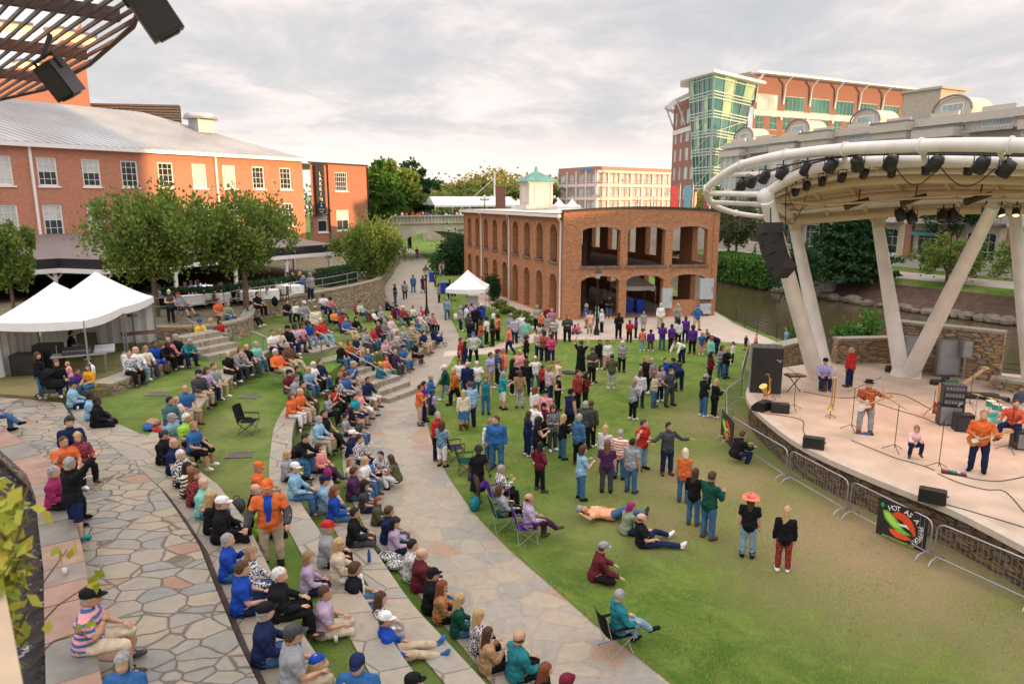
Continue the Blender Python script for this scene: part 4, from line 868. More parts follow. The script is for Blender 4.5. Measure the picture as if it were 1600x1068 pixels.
def brick_tower_block():
    o = thing('brick_office_with_glass_corner', 'six storey red brick office with a flaring green glass corner tower and white brise soleil', 'building', (38, 147, 6))
    z0 = 4; zf = [9.0, 13.3, 17.4, 21.4, 25.3]; A0 = pd(1047, 312, 166); A = pd(1083, 312, 150); G0 = pd(1168, 312, 156); B = pd(1428, 312, 182)
    F1 = Facade(A0, A); F2 = Facade(G0, B)
    m = MB(); ops = []; L = F1.L; cs = [L*f for f in (.12, .36, .62, .86)]
    for i, c in enumerate(cs):
        h = L*(.05 if i < 2 else .08)
        for z in zf[:-1]: ops.append((c-h, c+h, z, z+2.7, 0))
        ops.append((c-h, c+h, zf[-1]-.1, zf[-1]+2.9, 0))
    for c in (0,): pass
    ops = [(a, b, c_, d-(.3 if c_ < 9.5 else 0), e) for a, b, c_, d, e in ops]
    wall(m, A0, A, z0, 30.4, ops, .3); wins1 = ops
    m2 = MB(); ops = []; L2 = F2.L; nb = 7; b = L2/nb
    for i in range(nb):
        c = b*(i+.5); ops.append((c-b*.38, c+b*.38, 28.2, 31.4, 0))
    m3 = MB(); wall(m3, F2.pt(0, 0, 0), F2.pt(L2, 0, 0), 27.0, 35.6, ops, .3); opb = []
    for i in range(nb*2):
        c = b/2*(i+.5)
        for z in zf[:-1]: opb.append((c-b*.15, c+b*.15, z+2.6, z+5.5, 0))
    wall(m2, F2.pt(0, 0, 0), F2.pt(L2, 0, 0), z0, 27.0, opb, .3)
    for q in (m, m2, m3): q.build('wall', BR_R, o, uv=True, world=True)
    for w_ in wins1: window(F1, o, *w_[:4], TRIM, GLASSB, 2, 1, .1, .12)
    for w_ in ops: window(F2, o, *w_[:4], TRIM, GLASSG if w_[0] > 3 else GLASSB, 5, 1, .12, .12)
    for w_ in [w__ for w__ in opb if w__[2] > 14 and w__[0] < L2*.8]: window(F2, o, *w_[:4], TRIM, GLASSG, 2, 2, .1, .12)
    t = MB()
    F1.box(t, 0, L, 23.4, 24.4, .02, .14); F2.box(t, 0, L2, 26.9, 28.1, .02, .14)
    for i in range(nb+1): F2.box(t, max(0, b*i-.25), b*i+.25, 26.2, 26.9, .03, .3)
    t.build('trim', TRIM, o, world=True)
    # brise soleil
    r = MB()
    for k in range(4): F2.box(r, -2, L2+3, 35.2, 35.45, .6+k*.5, .85+k*.5)
    for i in range(nb+1):
        u = b*i+.3
        r.tube([F2.pt(u, 29.5, .1), F2.pt(u, 33.8, .5), F2.pt(u, 35.2, 2.2)], .26, 6)
    for k in range(4): r.tube([F1.pt(L, 30.5, .6+k*.5), F1.pt(L*.5, 30.2, 1.2+k*.5), F1.pt(0, 29.4, .8+k*.5), F1.pt(-2.5, 28.7, -2.5+k*.6)], .13, 5)
    for u in (.5, L*.55): r.tube([F1.pt(u, 25, .1), F1.pt(u, 30.0, 2.2)], .2, 6)
    r.build('brise_soleil', mat('brise_white_steel', (.60, .60, .60), .4, .2), o, world=True)
    pn = MB(); pn.add([F2.pt(4, 35.5, -3), F2.pt(L2*.55, 35.5, -3), F2.pt(L2*.55, 36.9, -3), F2.pt(4, 36.9, -3)], [(0, 1, 2, 3)]); pn.add([F2.pt(4, 36.9, -3), F2.pt(L2*.55, 36.9, -3), F2.pt(L2*.55, 36.9, -12), F2.pt(4, 36.9, -12)], [(0, 1, 2, 3)]); pn.build('penthouse', TRIM, o, world=True)
    k = MB(); k.add([F1.pt(0, 30, -.2), F1.pt(L, 30, -.2), F2.pt(0, 30, -.2), F2.pt(L2, 30, -.2), F2.pt(L2, 30, -20), F1.pt(0, 30, -20)], [(0, 1, 2, 3, 4, 5)]); k.build('roof', CONC, o, world=True)
    # flaring glass corner: two faces meeting at a front edge, wider at the top
    Cb = pd(1108, 312, 143); ct = MB(); gl = MB(); fr = MB(); lv = [(11.2, 0), (14.8, .35), (18.4, .75), (21.9, 1.15), (25.5, 1.6), (29.1, 2.0), (32.8, 2.5)]
    def ring(z, f):
        l = Vector((A.x, A.y))+Vector((-1, -.35))*f*.9; c = Vector((Cb.x, Cb.y))+Vector((-.4, -.9))*f; r = Vector((G0.x-4.6, G0.y-1.5))+Vector((1.3, -.25))*f*1.25
        return [Vector((q.x, q.y, z)) for q in (l, c, r)]
    R_ = [ring(z, f) for z, f in lv]
    for i in range(len(R_)-1):
        for s in (0, 1):
            a, b_, c, d = R_[i][s], R_[i][s+1], R_[i+1][s+1], R_[i+1][s]; n = 5 if s == 0 else 4
            for j in range(n):
                gl.mi = (0, 1, 0, 2, 1, 0, 2)[(i*3+j*2+s) % 7] if i > 1 else 0
                gl.quad(a.lerp(b_, j/n), a.lerp(b_, (j+1)/n), d.lerp(c, (j+1)/n), d.lerp(c, j/n))
            nrm = (b_-a).cross(d-a).normalized()*.12
            for j in range(n+1): fr.beam(a.lerp(b_, j/n)+nrm, d.lerp(c, j/n)+nrm, .13, .13)
            for h in (0, .16, .84, 1): fr.beam(a.lerp(d, h)+nrm, b_.lerp(c, h)+nrm, .15, .2)
            if i < 4: fr.beam(a+nrm, c+nrm, .12, .12)
    gl.build('glass_corner', [GLASSG, mat('green_glass_light', (.34, .50, .30), .1, .1, var=.4, vs=.2), mat('green_glass_dark', (.03, .15, .13), .06, .2, var=.5, vs=.15)], o, world=True)
    fr.build('glass_frame', mat('pale_green_frame', (.45, .55, .48), .5), o, world=True)
    t = MB(); top = ring(33, 2.7); P = [(p.x, p.y) for p in [top[0]+Vector((-1.6, 0, 0)), top[1]+Vector((-.4, -1.6, 0)), top[2]+Vector((1.6, -.5, 0))]]; bk = [(G0.x+.5, G0.y+8), (A.x-2, A.y+8)]
    t.prism(P+bk, 32.8, 33.3, bottom=True); t.build('tower_roof', WHITE, o, world=True)
    bb = MB(); bb.prism([(p.x, p.y) for p in ring(0, .2)]+[(G0.x+1, G0.y+6), (A.x, A.y+6)], 11.3, 32.7); bb.v = [(x+.3, y+1.3, z) for x, y, z in bb.v]; bb.build('tower_core', mat('tower_core', (.09, .13, .10), .6), o, world=True)
    g = MB(); g.prism([(A0.x, A0.y), (A.x, A.y), (G0.x, G0.y), (G0.x+2, G0.y+10), (A0.x+10, A0.y+10)], 30, 31, top=True)
    for c in ring(0, -.6): k = MB(); k.cyl((c.x, c.y+1, z0), (c.x, c.y+1, 11.3), .5); k.build('column', TRIM, o, world=True)
    for i, (px, col, l) in enumerate([(1054, (.42, .05, .06), 'red'), (1074, (.07, .22, .36), 'blue'), (1104, (.14, .03, .05), 'maroon')]):
        p = pd(px, 310, 141); s = thing('street_banner', 'tall %s vertical banner hanging before the brick office' % l, 'banner', (p.x, p.y, 4), 'banners before the brick office'); k = MB(); k.box((0, 0, 5.2), (1.3, .08, 5)); k.build('cloth', mat('banner_'+l, col, .8), s); k = MB(); k.cyl((1.05, 0, 0), (1.05, 0, 8.3), .1); k.build('pole', STEEL, s)
brick_tower_block()
def apartments():
    o = thing('riverside_apartments', 'long cream riverside apartment block with bays, balconies and curved dormers above shops', 'building', (40, 118, .5))
    A = Vector((37.0, 126)); B = Vector((62, 52)); F = Facade(A, B); L = F.L; z0 = 2.0; CR = mat('cream_stucco', (.50, .465, .41), .8, var=.06); ST = mat('sand_stone', (.50, .40, .28), .85, var=.12, vs=2); BR = mat('dull_brick_base', (.36, .16, .11), .85, var=.15)
    nb = 12; b = L/nb; m = MB(); s = MB(); ops = []; wl = []
    for i in range(nb):
        c = b*(i+.5)
        ops.append((c-b*.28, c+b*.28, z0+.1, z0+3.0, .35))
        for k in range(4): ops.append((c-b*.28, c+b*.28, z0+4.7+3.35*k, z0+6.9+3.35*k, 0))
    wall(m, A, B, z0-2.2, z0+16.2, ops, .3); m.build('wall', CR, o, world=True)
    q = MB(); q.add([F.pt(0, z0-1, 0), F.pt(0, z0-1, -16), F.pt(0, z0+16, -16), F.pt(0, z0+16, 0)], [(0, 3, 2, 1)]); q.build('wall', CR, o, world=True)
    for (u0, u1, v0, v1, r) in ops: window(F, o, u0, u1, v0, v1+r, WHITE, GLASSB if v0 > z0+4 else GLASSD, 5 if v0 > 3 else 4, 3, .12, .12)
    for i in range(nb):
        c = b*(i+.5); bay = i % 3 != 1
        for ua, ub in ((c-b*.5+.05, c-b*.36), (c+b*.36, c+b*.5-.05)): k = MB(); F.box(k, ua, ub, z0, z0+3.9, .02, .4); k.build('stone_pier', ST if i % 2 else BR, o, world=True)
        k = MB(); k.add([F.pt(c-b*.3, z0+3.3, .1), F.pt(c+b*.3, z0+3.3, .1), F.pt(c+b*.3, z0+2.9, 1.5), F.pt(c-b*.3, z0+2.9, 1.5)], [(0, 3, 2, 1)]); F.box(k, c-b*.3, c+b*.3, z0+2.7, z0+2.9, 1.4, 1.5)
        if i % 2 == 0: k.build('awning', mat('teal_awning', (.07, .17, .19), .7), o, world=True)
        if bay:
            k = MB(); h1 = z0+14.2+(i % 2)*1.2; F.box(k, c-b*.40, c+b*.40, z0+4.1, z0+4.5, .02, 1.55)
            for lv in range(3):
                z = z0+4.5+3.3*lv
                F.box(k, c-b*.38, c+b*.38, z, z+.8, .05, 1.4); F.box(k, c-b*.38, c+b*.38, z+2.9, z+3.3, .05, 1.4)
                for e in (-.38, -.13, .11, .355): F.box(k, c+b*e, c+b*(e+.025), z+.8, z+2.9, .05, 1.4)
            F.box(k, c-b*.43, c+b*.43, h1-.2, h1+.9, .02, 1.7); F.box(k, c-b*.40, c+b*.40, z0+14.0, h1, .05, 1.4)
            k.build('bay', CR, o, world=True)
            for lv in range(3):
                z = z0+4.5+3.3*lv
                for e0, e1 in ((-.355, -.13), (-.105, .11), (.135, .355)): window(F_off(F, 1.3), o, c+b*e0, c+b*e1, z+.8, z+2.9, WHITE, GLASSB, 2, 2, .08, .05, name='bay_window')
            k = MB(); F.box(k, c-b*.44, c+b*.44, h1+.9, h1+1.02, .0, 1.8); k.build('parapet_cap', mat('grey_coping', (.20, .19, .20), .6), o, world=True)
        else:
            for lv in range(4):
                k = MB(); z = z0+4.3+3.35*lv; F.box(k, c-b*.45, c+b*.45, z-.15, z+.05, .02, 1.3); F.box(k, c-b*.45, c+b*.45, z+1.0, z+1.08, 1.2, 1.28)
                for j in range(16): u = c-b*.45+b*.9*j/15; F.box(k, u-.02, u+.02, z+.05, z+1.0, 1.22, 1.26)
                k.build('balcony', STEEL, o, world=True)
        # curved dormer storey set back
        if i % 2 == 0:
            k = MB(); w_ = b*.38; pr = [(c-w_*cos(pi*j/10), z0+17.0+1.7*sin(pi*j/10)) for j in range(11)]
            fr = [F.pt(u, v, -1.2) for u, v in pr]; bk = [F.pt(u, v, -4.5) for u, v in pr]; k.add(fr, [tuple(range(11))[::-1]])
            for j in range(10): k.quad(fr[j], fr[j+1], bk[j+1], bk[j])
            F.box(k, c-w_, c+w_, z0+15.5, z0+17.0, -4.5, -1.2); k.build('dormer', CR, o, world=True); window(F_off(F, -1.1), o, c-b*.22, c+b*.22, z0+16.2, z0+17.9, WHITE, GLASSB, 4, 2, .1, .05, name='dormer_window')
            k = MB(); k.tube([F.pt(u, v+.05, -1.05) for u, v in [(c-w_*1.05*cos(pi*j/10), z0+17.0+1.8*sin(pi*j/10)) for j in range(11)]], .13, 5); k.build('dormer_eave', mat('grey_coping', (.2, .19, .2)), o, world=True)
    k = MB(); k.add([F.pt(0, z0+15.9, -.1), F.pt(L, z0+15.9, -.1), F.pt(L, z0+15.9, -16), F.pt(0, z0+15.9, -16)], [(0, 1, 2, 3)]); F.box(k, 0, L, z0+15.5, z0+16.4, .02, .5); k.build('cornice', CR, o, world=True)
    p = pd(1440, 312, 125); k = MB(); k.box((p.x, p.y, 22.0), (6.6, 6.5, 10), rz=.5); k.box((p.x, p.y, 27.2), (7.3, 7.2, .4), rz=.5); k.build('stair_penthouse', mat('beige_render', (.36, .335, .30), .8), o, world=True)
    return F
def F_off(F, d): G = Facade(F.p0+F.n*d, F.p0+F.n*d+F.d*F.L); return G
AF = apartments()
# ground rise behind the far river bank carrying the street
g = MB(); g.prism([(22, 128), (38, 124), (48, 135), (140, 160), (300, 200), (300, 500), (-60, 500), (-20, 160), (8, 142)], 0, 4.2); struct(g, 'street_terrace', [CONC])
g = MB(); g.prism([(-300, 130), (-24, 132), (-30, 200), (-300, 400)], 0, 3); struct(g, 'hill', [GRASS2])

# unseen blocks added to the right, sized to shape the low sun's shadow
def outer_block(A, B, h, dep, label):
    F = Facade(A, B); o = thing('apartment_building', label, 'building', (A[0], A[1], 0)); m = MB(); ops = []; n = int(F.L/6)
    for i in range(n):
        for k in range(int(h/3.6)): c = F.L*(i+.5)/n; ops.append((c-1.2, c+1.2, 1.4+3.6*k, 3.4+3.6*k, 0))
    wall(m, A, B, 0, h, ops, .3); b = F.pt(0, 0, -dep); c = F.pt(F.L, 0, -dep); m.quad((A[0], A[1], h), (B[0], B[1], h), (c.x, c.y, h), (b.x, b.y, h)); m.quad((b.x, b.y, 0), (A[0], A[1], 0), (A[0], A[1], h), (b.x, b.y, h)); m.quad((c.x, c.y, 0), (b.x, b.y, 0), (b.x, b.y, h), (c.x, c.y, h)); m.quad((B[0], B[1], 0), (c.x, c.y, 0), (c.x, c.y, h), (B[0], B[1], h))
    m.build('wall', MATS['cream_stucco'], o, world=True); g = MB(); g.quad(F.pt(0, 0, -.28), F.pt(F.L, 0, -.28), F.pt(F.L, h-.2, -.28), F.pt(0, h-.2, -.28)); g.build('window_glazing', GLASSD, o, world=True)
outer_block((62.5, 50.5), (76, 7), 16, 14, 'cream apartment block continuing the riverside row beyond the right edge'); outer_block((77.5, 4), (95, -75), 36, 16, 'taller apartment tower further along the river beyond the right edge')
street_lamp((43.7, 84, .5), 4.2, 'green lit lamp post on the far promenade before the shops', mat('green_lamp_post', (.03, .12, .08), .5))
bl = thing('retaining_wall', 'short grey concrete retaining wall at the water under the promenade bushes', 'wall', (33, 86, -2)); k = MB(); k.prism([(32.4, 86.2), (36.4, 79.5), (37, 80), (33, 87)], -2.2, .6); k.build('wall', mat('grey_retaining', (.30, .28, .27), .9, var=.15), bl, world=True)
# ================================================================ stage
ZD = 1.1
SE = [at(*p, ZD) for p in [(1178, 592), (1169, 606), (1168, 621), (1184, 643), (1234, 683), (1291, 714), (1375, 750), (1487, 795), (1600, 852), (1720, 915)]]
SB = [at(*p, ZD) for p in [(1750, 600), (1570, 583), (1400, 569), (1330, 563), (1270, 567), (1215, 575)]]
def stage():
    o = thing('concert_stage', 'raised curved concert stage with pale floor and rubble stone front', 'stage', (12, 22, 0)); e = smooth_line(SE, 4)
    m = MB(); m.prism([(p.x, p.y) for p in offset(e, .0)]+[(p.x, p.y) for p in SB], .95, ZD, bottom=True); m.build('floor', STAGEF, o, world=True)
    m = MB(); q = offset(e, .12)
    for i in range(len(q)-1): m.quad((*q[i+1][:2], -.1), (*q[i][:2], -.1), (*q[i][:2], .96), (*q[i+1][:2], .96)); m.quad((*q[i][:2], -.1), (*q[i+1][:2], -.1), (*q[i+1][:2], .96), (*q[i][:2], .96))
    m.build('front_wall', STG, o, uv=True, world=True)
    m = MB(); q = offset(e, -.04)
    for i in range(len(e)-1): m.quad((*q[i][:2], .93), (*q[i+1][:2], .93), (*q[i+1][:2], ZD+.004), (*q[i][:2], ZD+.004)); m.quad((*q[i+1][:2], ZD+.004), (*offset(e, .3)[i+1][:2], ZD+.004), (*offset(e, .3)[i][:2], ZD+.004), (*q[i][:2], ZD+.004))
    m.build('edge_coping', mat('stage_coping', (.52, .44, .36), .8, var=.1), o, world=True)
    m = MB(); m.prism([(p.x, p.y+.02) for p in SB]+[(10.5, 30.2), (26, 22)], -1, .94, top=False); m.build('rear_wall', STG, o, uv=True, world=True)
    def blk(name, label, pts, z0, z1, wd, cat='stone wall'):
        w_ = thing(name, label, cat, (pts[0].x, pts[0].y, z0)); P = pts; Q = offset(P, wd); k = MB(); k.prism([(p.x, p.y) for p in P]+[(p.x, p.y) for p in Q[::-1]], z0, z1-.12); k.build('masonry', STG, w_, uv=True, world=True)
        k = MB(); A = offset(P, -.08); B_ = offset(P, wd+.08); k.prism([(p.x, p.y) for p in A]+[(p.x, p.y) for p in B_[::-1]], z1-.12, z1, bottom=True); k.build('coping', CAPM, w_, world=True)
    blk('stone_wall', 'tall stone screen wall at the rear of the stage behind the V shaped legs', [at(1392, 574, ZD), at(1560, 598, ZD)], .2, 3.35, .55)
    blk('stone_wall', 'lower sloping stone wall between the seated musician and the V shaped legs', [at(1306, 568, ZD), at(1395, 566, ZD)], .2, 2.35, .45)
    blk('stone_wall', 'low stone planter wall left of the stage by the black speaker stack', [at(1205, 582, .5), at(1262, 566, .5)], .1, 1.75, .6)
    blk('stone_wall', 'low stone bench behind the guitar cases', [at(1545, 607, ZD), at(1640, 622, ZD)], .9, 1.6, .6)
    # canopy
    c = thing('stage_canopy', 'sweeping white tubular steel stage canopy on slanting legs', 'canopy', (14, 30, ZD))
    def tub(name, pts, r, n=14, m=TRUSS): k = MB(); k.tube([pd(*p) if not isinstance(p, Vector) else p for p in pts], r, n); return k.build(name, m, c, world=True)
    def sm(pts, n=5): return smooth_line([pd(*p) for p in pts], n)
    tub('leg', [at(1276, 590, ZD), pd(1199, 315, 27.2)], [.36, .27]); tub('leg', [at(1290, 583, ZD), pd(1238, 338, 33.2)], [.33, .24])
    tub('leg', [at(1409, 586, ZD), pd(1369, 334, 32.8)], [.36, .24]); tub('leg', [at(1420, 588, ZD), pd(1552, 322, 25)], [.37, .22])
    tub('leg', [at(1612, 596, ZD), pd(1585, 330, 31)], [.36, .24]); 
    k = MB(); k.tube([at(1409, 586, ZD)+Vector((0, 0, -.02)), at(1409, 586, ZD)+Vector((0, 0, .35))], [.5, .4], 14); k.tube([at(1420, 588, ZD)+Vector((.02, 0, -.02)), at(1420, 588, ZD)+Vector((.1, 0, .35))], [.5, .41], 14); k.build('leg_foot', TRUSS, c, world=True)
    ring = sm([(1195, 339, 33.4), (1150, 333, 32.8), (1118, 322, 32), (1106, 308, 31.5), (1109, 290, 30.8), (1150, 262, 29.3), (1200, 248, 27.5), (1250, 240, 25.6), (1320, 233, 23.4), (1400, 229, 21.6), (1500, 226, 20), (1600, 227, 18.6), (1720, 232, 17.4)])
    k = MB(); k.tube(ring, [.10+.10*min(1, i/30) for i in range(len(ring))], 14); k.build('outer_ring', TRUSS, c, world=True)
    for i in range(5, len(ring)-2, 7): k = MB(); k.tube([ring[i], ring[i].lerp(ring[i+1], .12)], .13+.10*min(1, i/30)+.015, 14); k.build('collar', TRUSS, c, world=True)
    inner = sm([(1194, 306, 27.4), (1212, 292, 27), (1245, 274, 26), (1300, 258, 24.6), (1400, 250, 22.8), (1500, 251, 21.4), (1620, 255, 19.8), (1720, 262, 18.8)])
    k = MB(); k.tube(inner, .19, 14); k.build('inner_beam', TRUSS, c, world=True)
    tub('strut', [(1110, 302, 31), (1194, 304, 27.5)], .12); tub('strut', [(1112, 316, 31.7), (1196, 320, 28.2)], .10); tub('strut', [(1150, 272, 29.4), (1245, 274, 26)], .12)
    tub('strut', [(1196, 306, 27.4), (1240, 340, 33.3)], .2)
    for a, b in (((1320, 234, 23.4), (1320, 257, 24.3)), ((1440, 228, 21), (1446, 252, 22.2)), ((1560, 227, 19.2), (1570, 254, 20.5))): tub('strut', [a, b], .09)
    ball = MB(); ball.ball(pd(1197, 307, 27.35), .34, 12, 8); ball.build('joint', TRUSS, c, world=True)
    # roof skin, from the inner beam back to the rear edge
    back = sm([(1196, 338, 33.6), (1240, 346, 33.6), (1300, 345, 33.4), (1380, 339, 33), (1470, 333, 32.4), (1560, 331, 31.5), (1640, 331, 30.5), (1720, 333, 29.5)])
    n = min(len(back), len(inner)); k = MB(); k.smooth = True; TAN = mat('canopy_tan_lining', (.60, .47, .32), .6, var=.1, vs=.5); rows = 7
    G = [[inner[i].lerp(back[i], j/rows)+Vector((0, 0, .32*sin(pi*j/rows)+.1*(1-j/rows))) for j in range(rows+1)] for i in range(n)]
    for i in range(n-1):
        for j in range(rows): k.mi = 1 if j in (1, 5) else 0; k.quad(G[i][j], G[i+1][j], G[i+1][j+1], G[i][j+1])
    up = Vector((0, 0, .16)); k.mi = 1
    for i in range(n-1):
        for j in range(rows): k.quad(G[i][j+1]+up, G[i+1][j+1]+up, G[i+1][j]+up, G[i][j]+up)
        k.quad(G[i][-1], G[i+1][-1], G[i+1][-1]+up, G[i][-1]+up)
    k.build('roof_skin', [TAN, TRUSS], c, world=True)
    for j, r, mm in ((1, .10, TRUSS), (2, .16, TAN), (4, .12, TAN), (5, .07, TRUSS), (6, .16, TAN)):
        k = MB(); k.tube([G[i][j]-Vector((0, 0, .15+r)) for i in range(n)], r, 8); k.build('purlin', mm, c, world=True)
    for i in range(2, n, 4):
        k = MB(); 
        for j in range(rows): k.beam(G[i][j]-Vector((0, 0, .1)), G[i][j+1]-Vector((0, 0, .1)), .09, .2)
        k.build('rib', TAN, c, world=True)
    k = MB(); k.tube([p-Vector((0, 0, .35)) for p in smooth_line([pd(*q) for q in [(1215, 300, 28), (1300, 305, 28.5), (1400, 298, 28), (1500, 290, 26.5), (1610, 286, 25)]], 4)], .05, 6); k.build('lighting_pipe', TAN, c, world=True)
    k = MB(); k.tube(smooth_line([pd(*q) for q in [(1150, 292, 29.4), (1200, 268, 27), (1262, 252, 25), (1340, 243, 23.2), (1460, 241, 21.4), (1600, 244, 19.4)]], 4), .035, 6); k.build('lighting_pipe', BLKMET, c, world=True)
    rr = random.Random(5)
    for (a, b) in (((1228, 290, 27.2), (1262, 318, 29)), ((1262, 300, 28), (1228, 345, 33)), ((1400, 262, 22.5), (1470, 256, 21.8)), ((1470, 262, 22), (1560, 258, 21)), ((1228, 296, 27), (1226, 460, 29.5)), ((1490, 335, 30), (1478, 470, 29))):
        A_, B_ = pd(*a), pd(*b); k = MB(); k.tube([A_.lerp(B_, t)-Vector((0, 0, (.6 if abs(A_.z-B_.z) < 3 else 0)*sin(pi*t))) for t in [i/8 for i in range(9)]], .018, 4); k.build('cable', BLACK, c, world=True)
    # stage lights
    def can(px, d, big, label, lit=False, tilt=.6):
        p = pd(*px, d); s = thing('stage_light', label, 'stage light', p, 'stage lights on the canopy'); az = rr.uniform(-.7, .7); R = Matrix.Rotation(az, 3, 'Z') @ Matrix.Rotation(tilt, 3, 'X'); L_ = .5 if big else .34; w_ = .2 if big else .13
        k = MB(); k.lathe((0, 0, -.05), [(.01, L_*.5), (w_*.7, L_*.48), (w_, L_*.2), (w_*1.05, -L_*.4), (w_*.9, -L_*.5)], 10, R=R); k.build('can', BLACK, s)
        k = MB(); k.lathe((0, 0, -.05), [(w_*.88, -L_*.45), (.01, -L_*.44)], 10, R=R); k.build('lens', mat('lit_orange_lens', (1, .5, .2), .3, emis=(1, .38, .12), es=9) if lit else mat('dark_lens', (.05, .05, .07), .1, spec=.9), s)
        k = MB(); k.tube([(-w_*1.15, 0, -.05), (-w_*1.15, 0, .22), (w_*1.15, 0, .22), (w_*1.15, 0, -.05)], .02, 5); k.cyl((0, 0, .2), (0, 0, .38), .03, n=6); k.build('yoke', BLKMET, s)
    A = [((1159, 286), 29), ((1175, 281), 28.4), ((1195, 274), 27.4), ((1223, 267), 26.4), ((1261, 261), 25.4), ((1299, 256), 24.2), ((1340, 253), 23.2), ((1392, 251), 22.3), ((1462, 252), 21.4), ((1534, 254), 20.4), ((1573, 260), 20.2)]
    for i, (p, d) in enumerate(A): can(p, d, True, 'large black stage light on the canopy front edge, %s from its left tip' % ['first', 'second', 'third', 'fourth', 'fifth', 'sixth', 'seventh', 'eighth', 'ninth', 'tenth', 'eleventh'][i])
    Bq = [((1243, 297), 27.4), ((1261, 288), 26.8), ((1285, 281), 26), ((1316, 275), 25.2), ((1351, 269), 24.6), ((1393, 267), 24), ((1448, 262), 22.6), ((1514, 262), 21.8)]
    for i, (p, d) in enumerate(Bq): can(p, d, False, 'small black stage light under the inner beam, %s from the left joint' % ['first', 'second', 'third', 'fourth', 'fifth', 'sixth', 'seventh', 'eighth'][i])
    for i, (p, d) in enumerate([((1341, 317), 29), ((1430, 311), 28), ((1531, 309), 26.5)]):
        q = pd(*p, d); s = thing('profile_spotlight', ['long bronze profile spotlight under the canopy, leftmost of three', 'long bronze profile spotlight under the canopy, middle of three', 'long black profile spotlight under the canopy near the lit orange lamps'][i], 'stage light', q, 'profile spotlights'); k = MB(); k.cyl((-.4, 0, -.12), (.4, 0, .14), .13, .1); k.cyl((-.52, 0, -.16), (-.4, 0, -.12), .15); k.build('can', mat('bronze_can', (.07, .045, .025), .45, .3), s); k = MB(); k.cyl((0, 0, 0), (.03, 0, .55), .025, n=6); k.build('yoke', BLKMET, s)
    for i, (p, lit) in enumerate([((1407, 333), 0), ((1424, 337), 0), ((1473, 335), 0), ((1489, 334), 0), ((1540, 329), 1), ((1564, 329), 1), ((1588, 329), 1)]):
        can(p, 28.5, lit == 0, ['black lamp under the rear canopy edge left of its pair', 'black lamp under the rear canopy edge right of its pair', 'black lamp hanging just above the slanting right leg gap, left one', 'black lamp hanging before the shop fronts, right one', 'glowing orange stage lamp beside the top of the slanting leg', 'glowing orange stage lamp, middle of the lit three', 'glowing orange stage lamp nearest the right edge'][i], lit, -.5)
    la = thing('covered_speaker_array', 'curved hanging loudspeaker array wrapped in a black cover on the left leg', 'loudspeaker', pd(1203, 350, 26)); k = MB(); pts = [pd(1204, 350, 26), pd(1204, 365, 26), pd(1206, 380, 26), pd(1211, 397, 25.9), pd(1219, 413, 25.8), pd(1228, 426, 25.6)]
    for i in range(5):
        a, b = pts[i], pts[i+1]; R = (b-a).to_track_quat('Z', 'Y').to_matrix(); k.box((a+b)/2, (.72-.02*i, .6, (b-a).length*1.08), R=R)
    k.build('cover', mat('black_fabric_cover', (.022, .018, .018), .8, bump=.6, bs=6), la, world=True); k = MB(); k.tube([pts[0], pd(1204, 325, 26.4)], .03, 6); k.build('hanger', BLKMET, la, world=True)
    for i, p in enumerate([(1369, 347), (1239, 352)]):
        s = thing('junction_box', ['cream box fixed high on the middle canopy leg', 'cream box fixed high on the second canopy leg'][i], 'junction box', pd(*p, 32.5)); k = MB(); k.box((0, -.32, 0), (.42, .18, .5)); k.build('case', mat('cream_box', (.6, .5, .36), .5), s); k = MB(); k.box((0, -.42, .02), (.36, .02, .42)); k.build('lid', mat('cream_box_lid', (.5, .42, .3), .5), s)
    for i, (x, y, e) in enumerate([(1430, 300, 800), (1640, 300, 800)]):
        ld = bpy.data.lights.new('stage_spot', 'SPOT'); ld.energy = e; ld.color = (1, .52, .34); ld.spot_size = 1.5; ld.spot_blend = .9; ld.shadow_soft_size = .5; l = bpy.data.objects.new('stage_spot', ld); COL.objects.link(l); l.location = pd(x, y, 24.5-i); t = at((1400, 1540)[i], (660, 690)[i], ZD); l.rotation_euler = (l.location-t).to_track_quat('Z', 'Y').to_euler()
stage()
# ---------------------------------------------------------------- kit on the stage
def prop(name, label, cat, loc, parts, rz=0, grp=None):
    o = thing(name, label, cat, loc, grp)
    for nm, mb, m in parts: mb.build(nm, m, o)
    o.rotation_euler = (0, 0, rz); return o
CH = mat('chrome', (.7, .7, .72), .2, .9, var=0); AMPG = mat('grey_grille_cloth', (.22, .21, .22), .9, var=.2); BRASS = mat('brass', (.65, .42, .10), .25, .9, var=.1)
def monitor(px, rz, label):
    a = MB(); pr = [(-.24, 0), (.24, 0), (.24, .16), (.02, .36), (-.24, .36)]; a.add([(x, -.32, z) for x, z in pr]+[(x, .32, z) for x, z in pr], [(0, 1, 2, 3, 4)[::-1], (5, 6, 7, 8, 9)]+[(i, (i+1) % 5, 5+(i+1) % 5, 5+i) for i in range(5)])
    g = MB(); g.quad((.246, -.28, .17), (.246, .28, .17), (.034, .28, .365), (.034, -.28, .365)); h = MB(); h.tube([(-.1, -.33, .2), (-.1, -.36, .22), (-.02, -.36, .22), (-.02, -.33, .2)], .012, 5)
    return prop('stage_monitor', label, 'loudspeaker', at(*px, ZD), [('cabinet', a, BLACK), ('grille', g, mat('monitor_grille', (.03, .03, .032), .6)), ('handle', h, BLKMET)], rz, 'wedge monitors on the stage')
monitor((1139+50, 640), 2.3, 'black wedge monitor nearest the saxophone and speaker stack'); monitor((1218, 643), 1.3, 'small black wedge monitor right of the one by the saxophone')
monitor((1271, 698), 1.1, 'black wedge monitor at the stage edge before the bass player'); monitor((1456, 782), 1.0, 'large black wedge monitor at the stage edge above the banner')
a = MB(); a.box((0, 0, .95), (1.2, .9, 1.9)); t = MB()
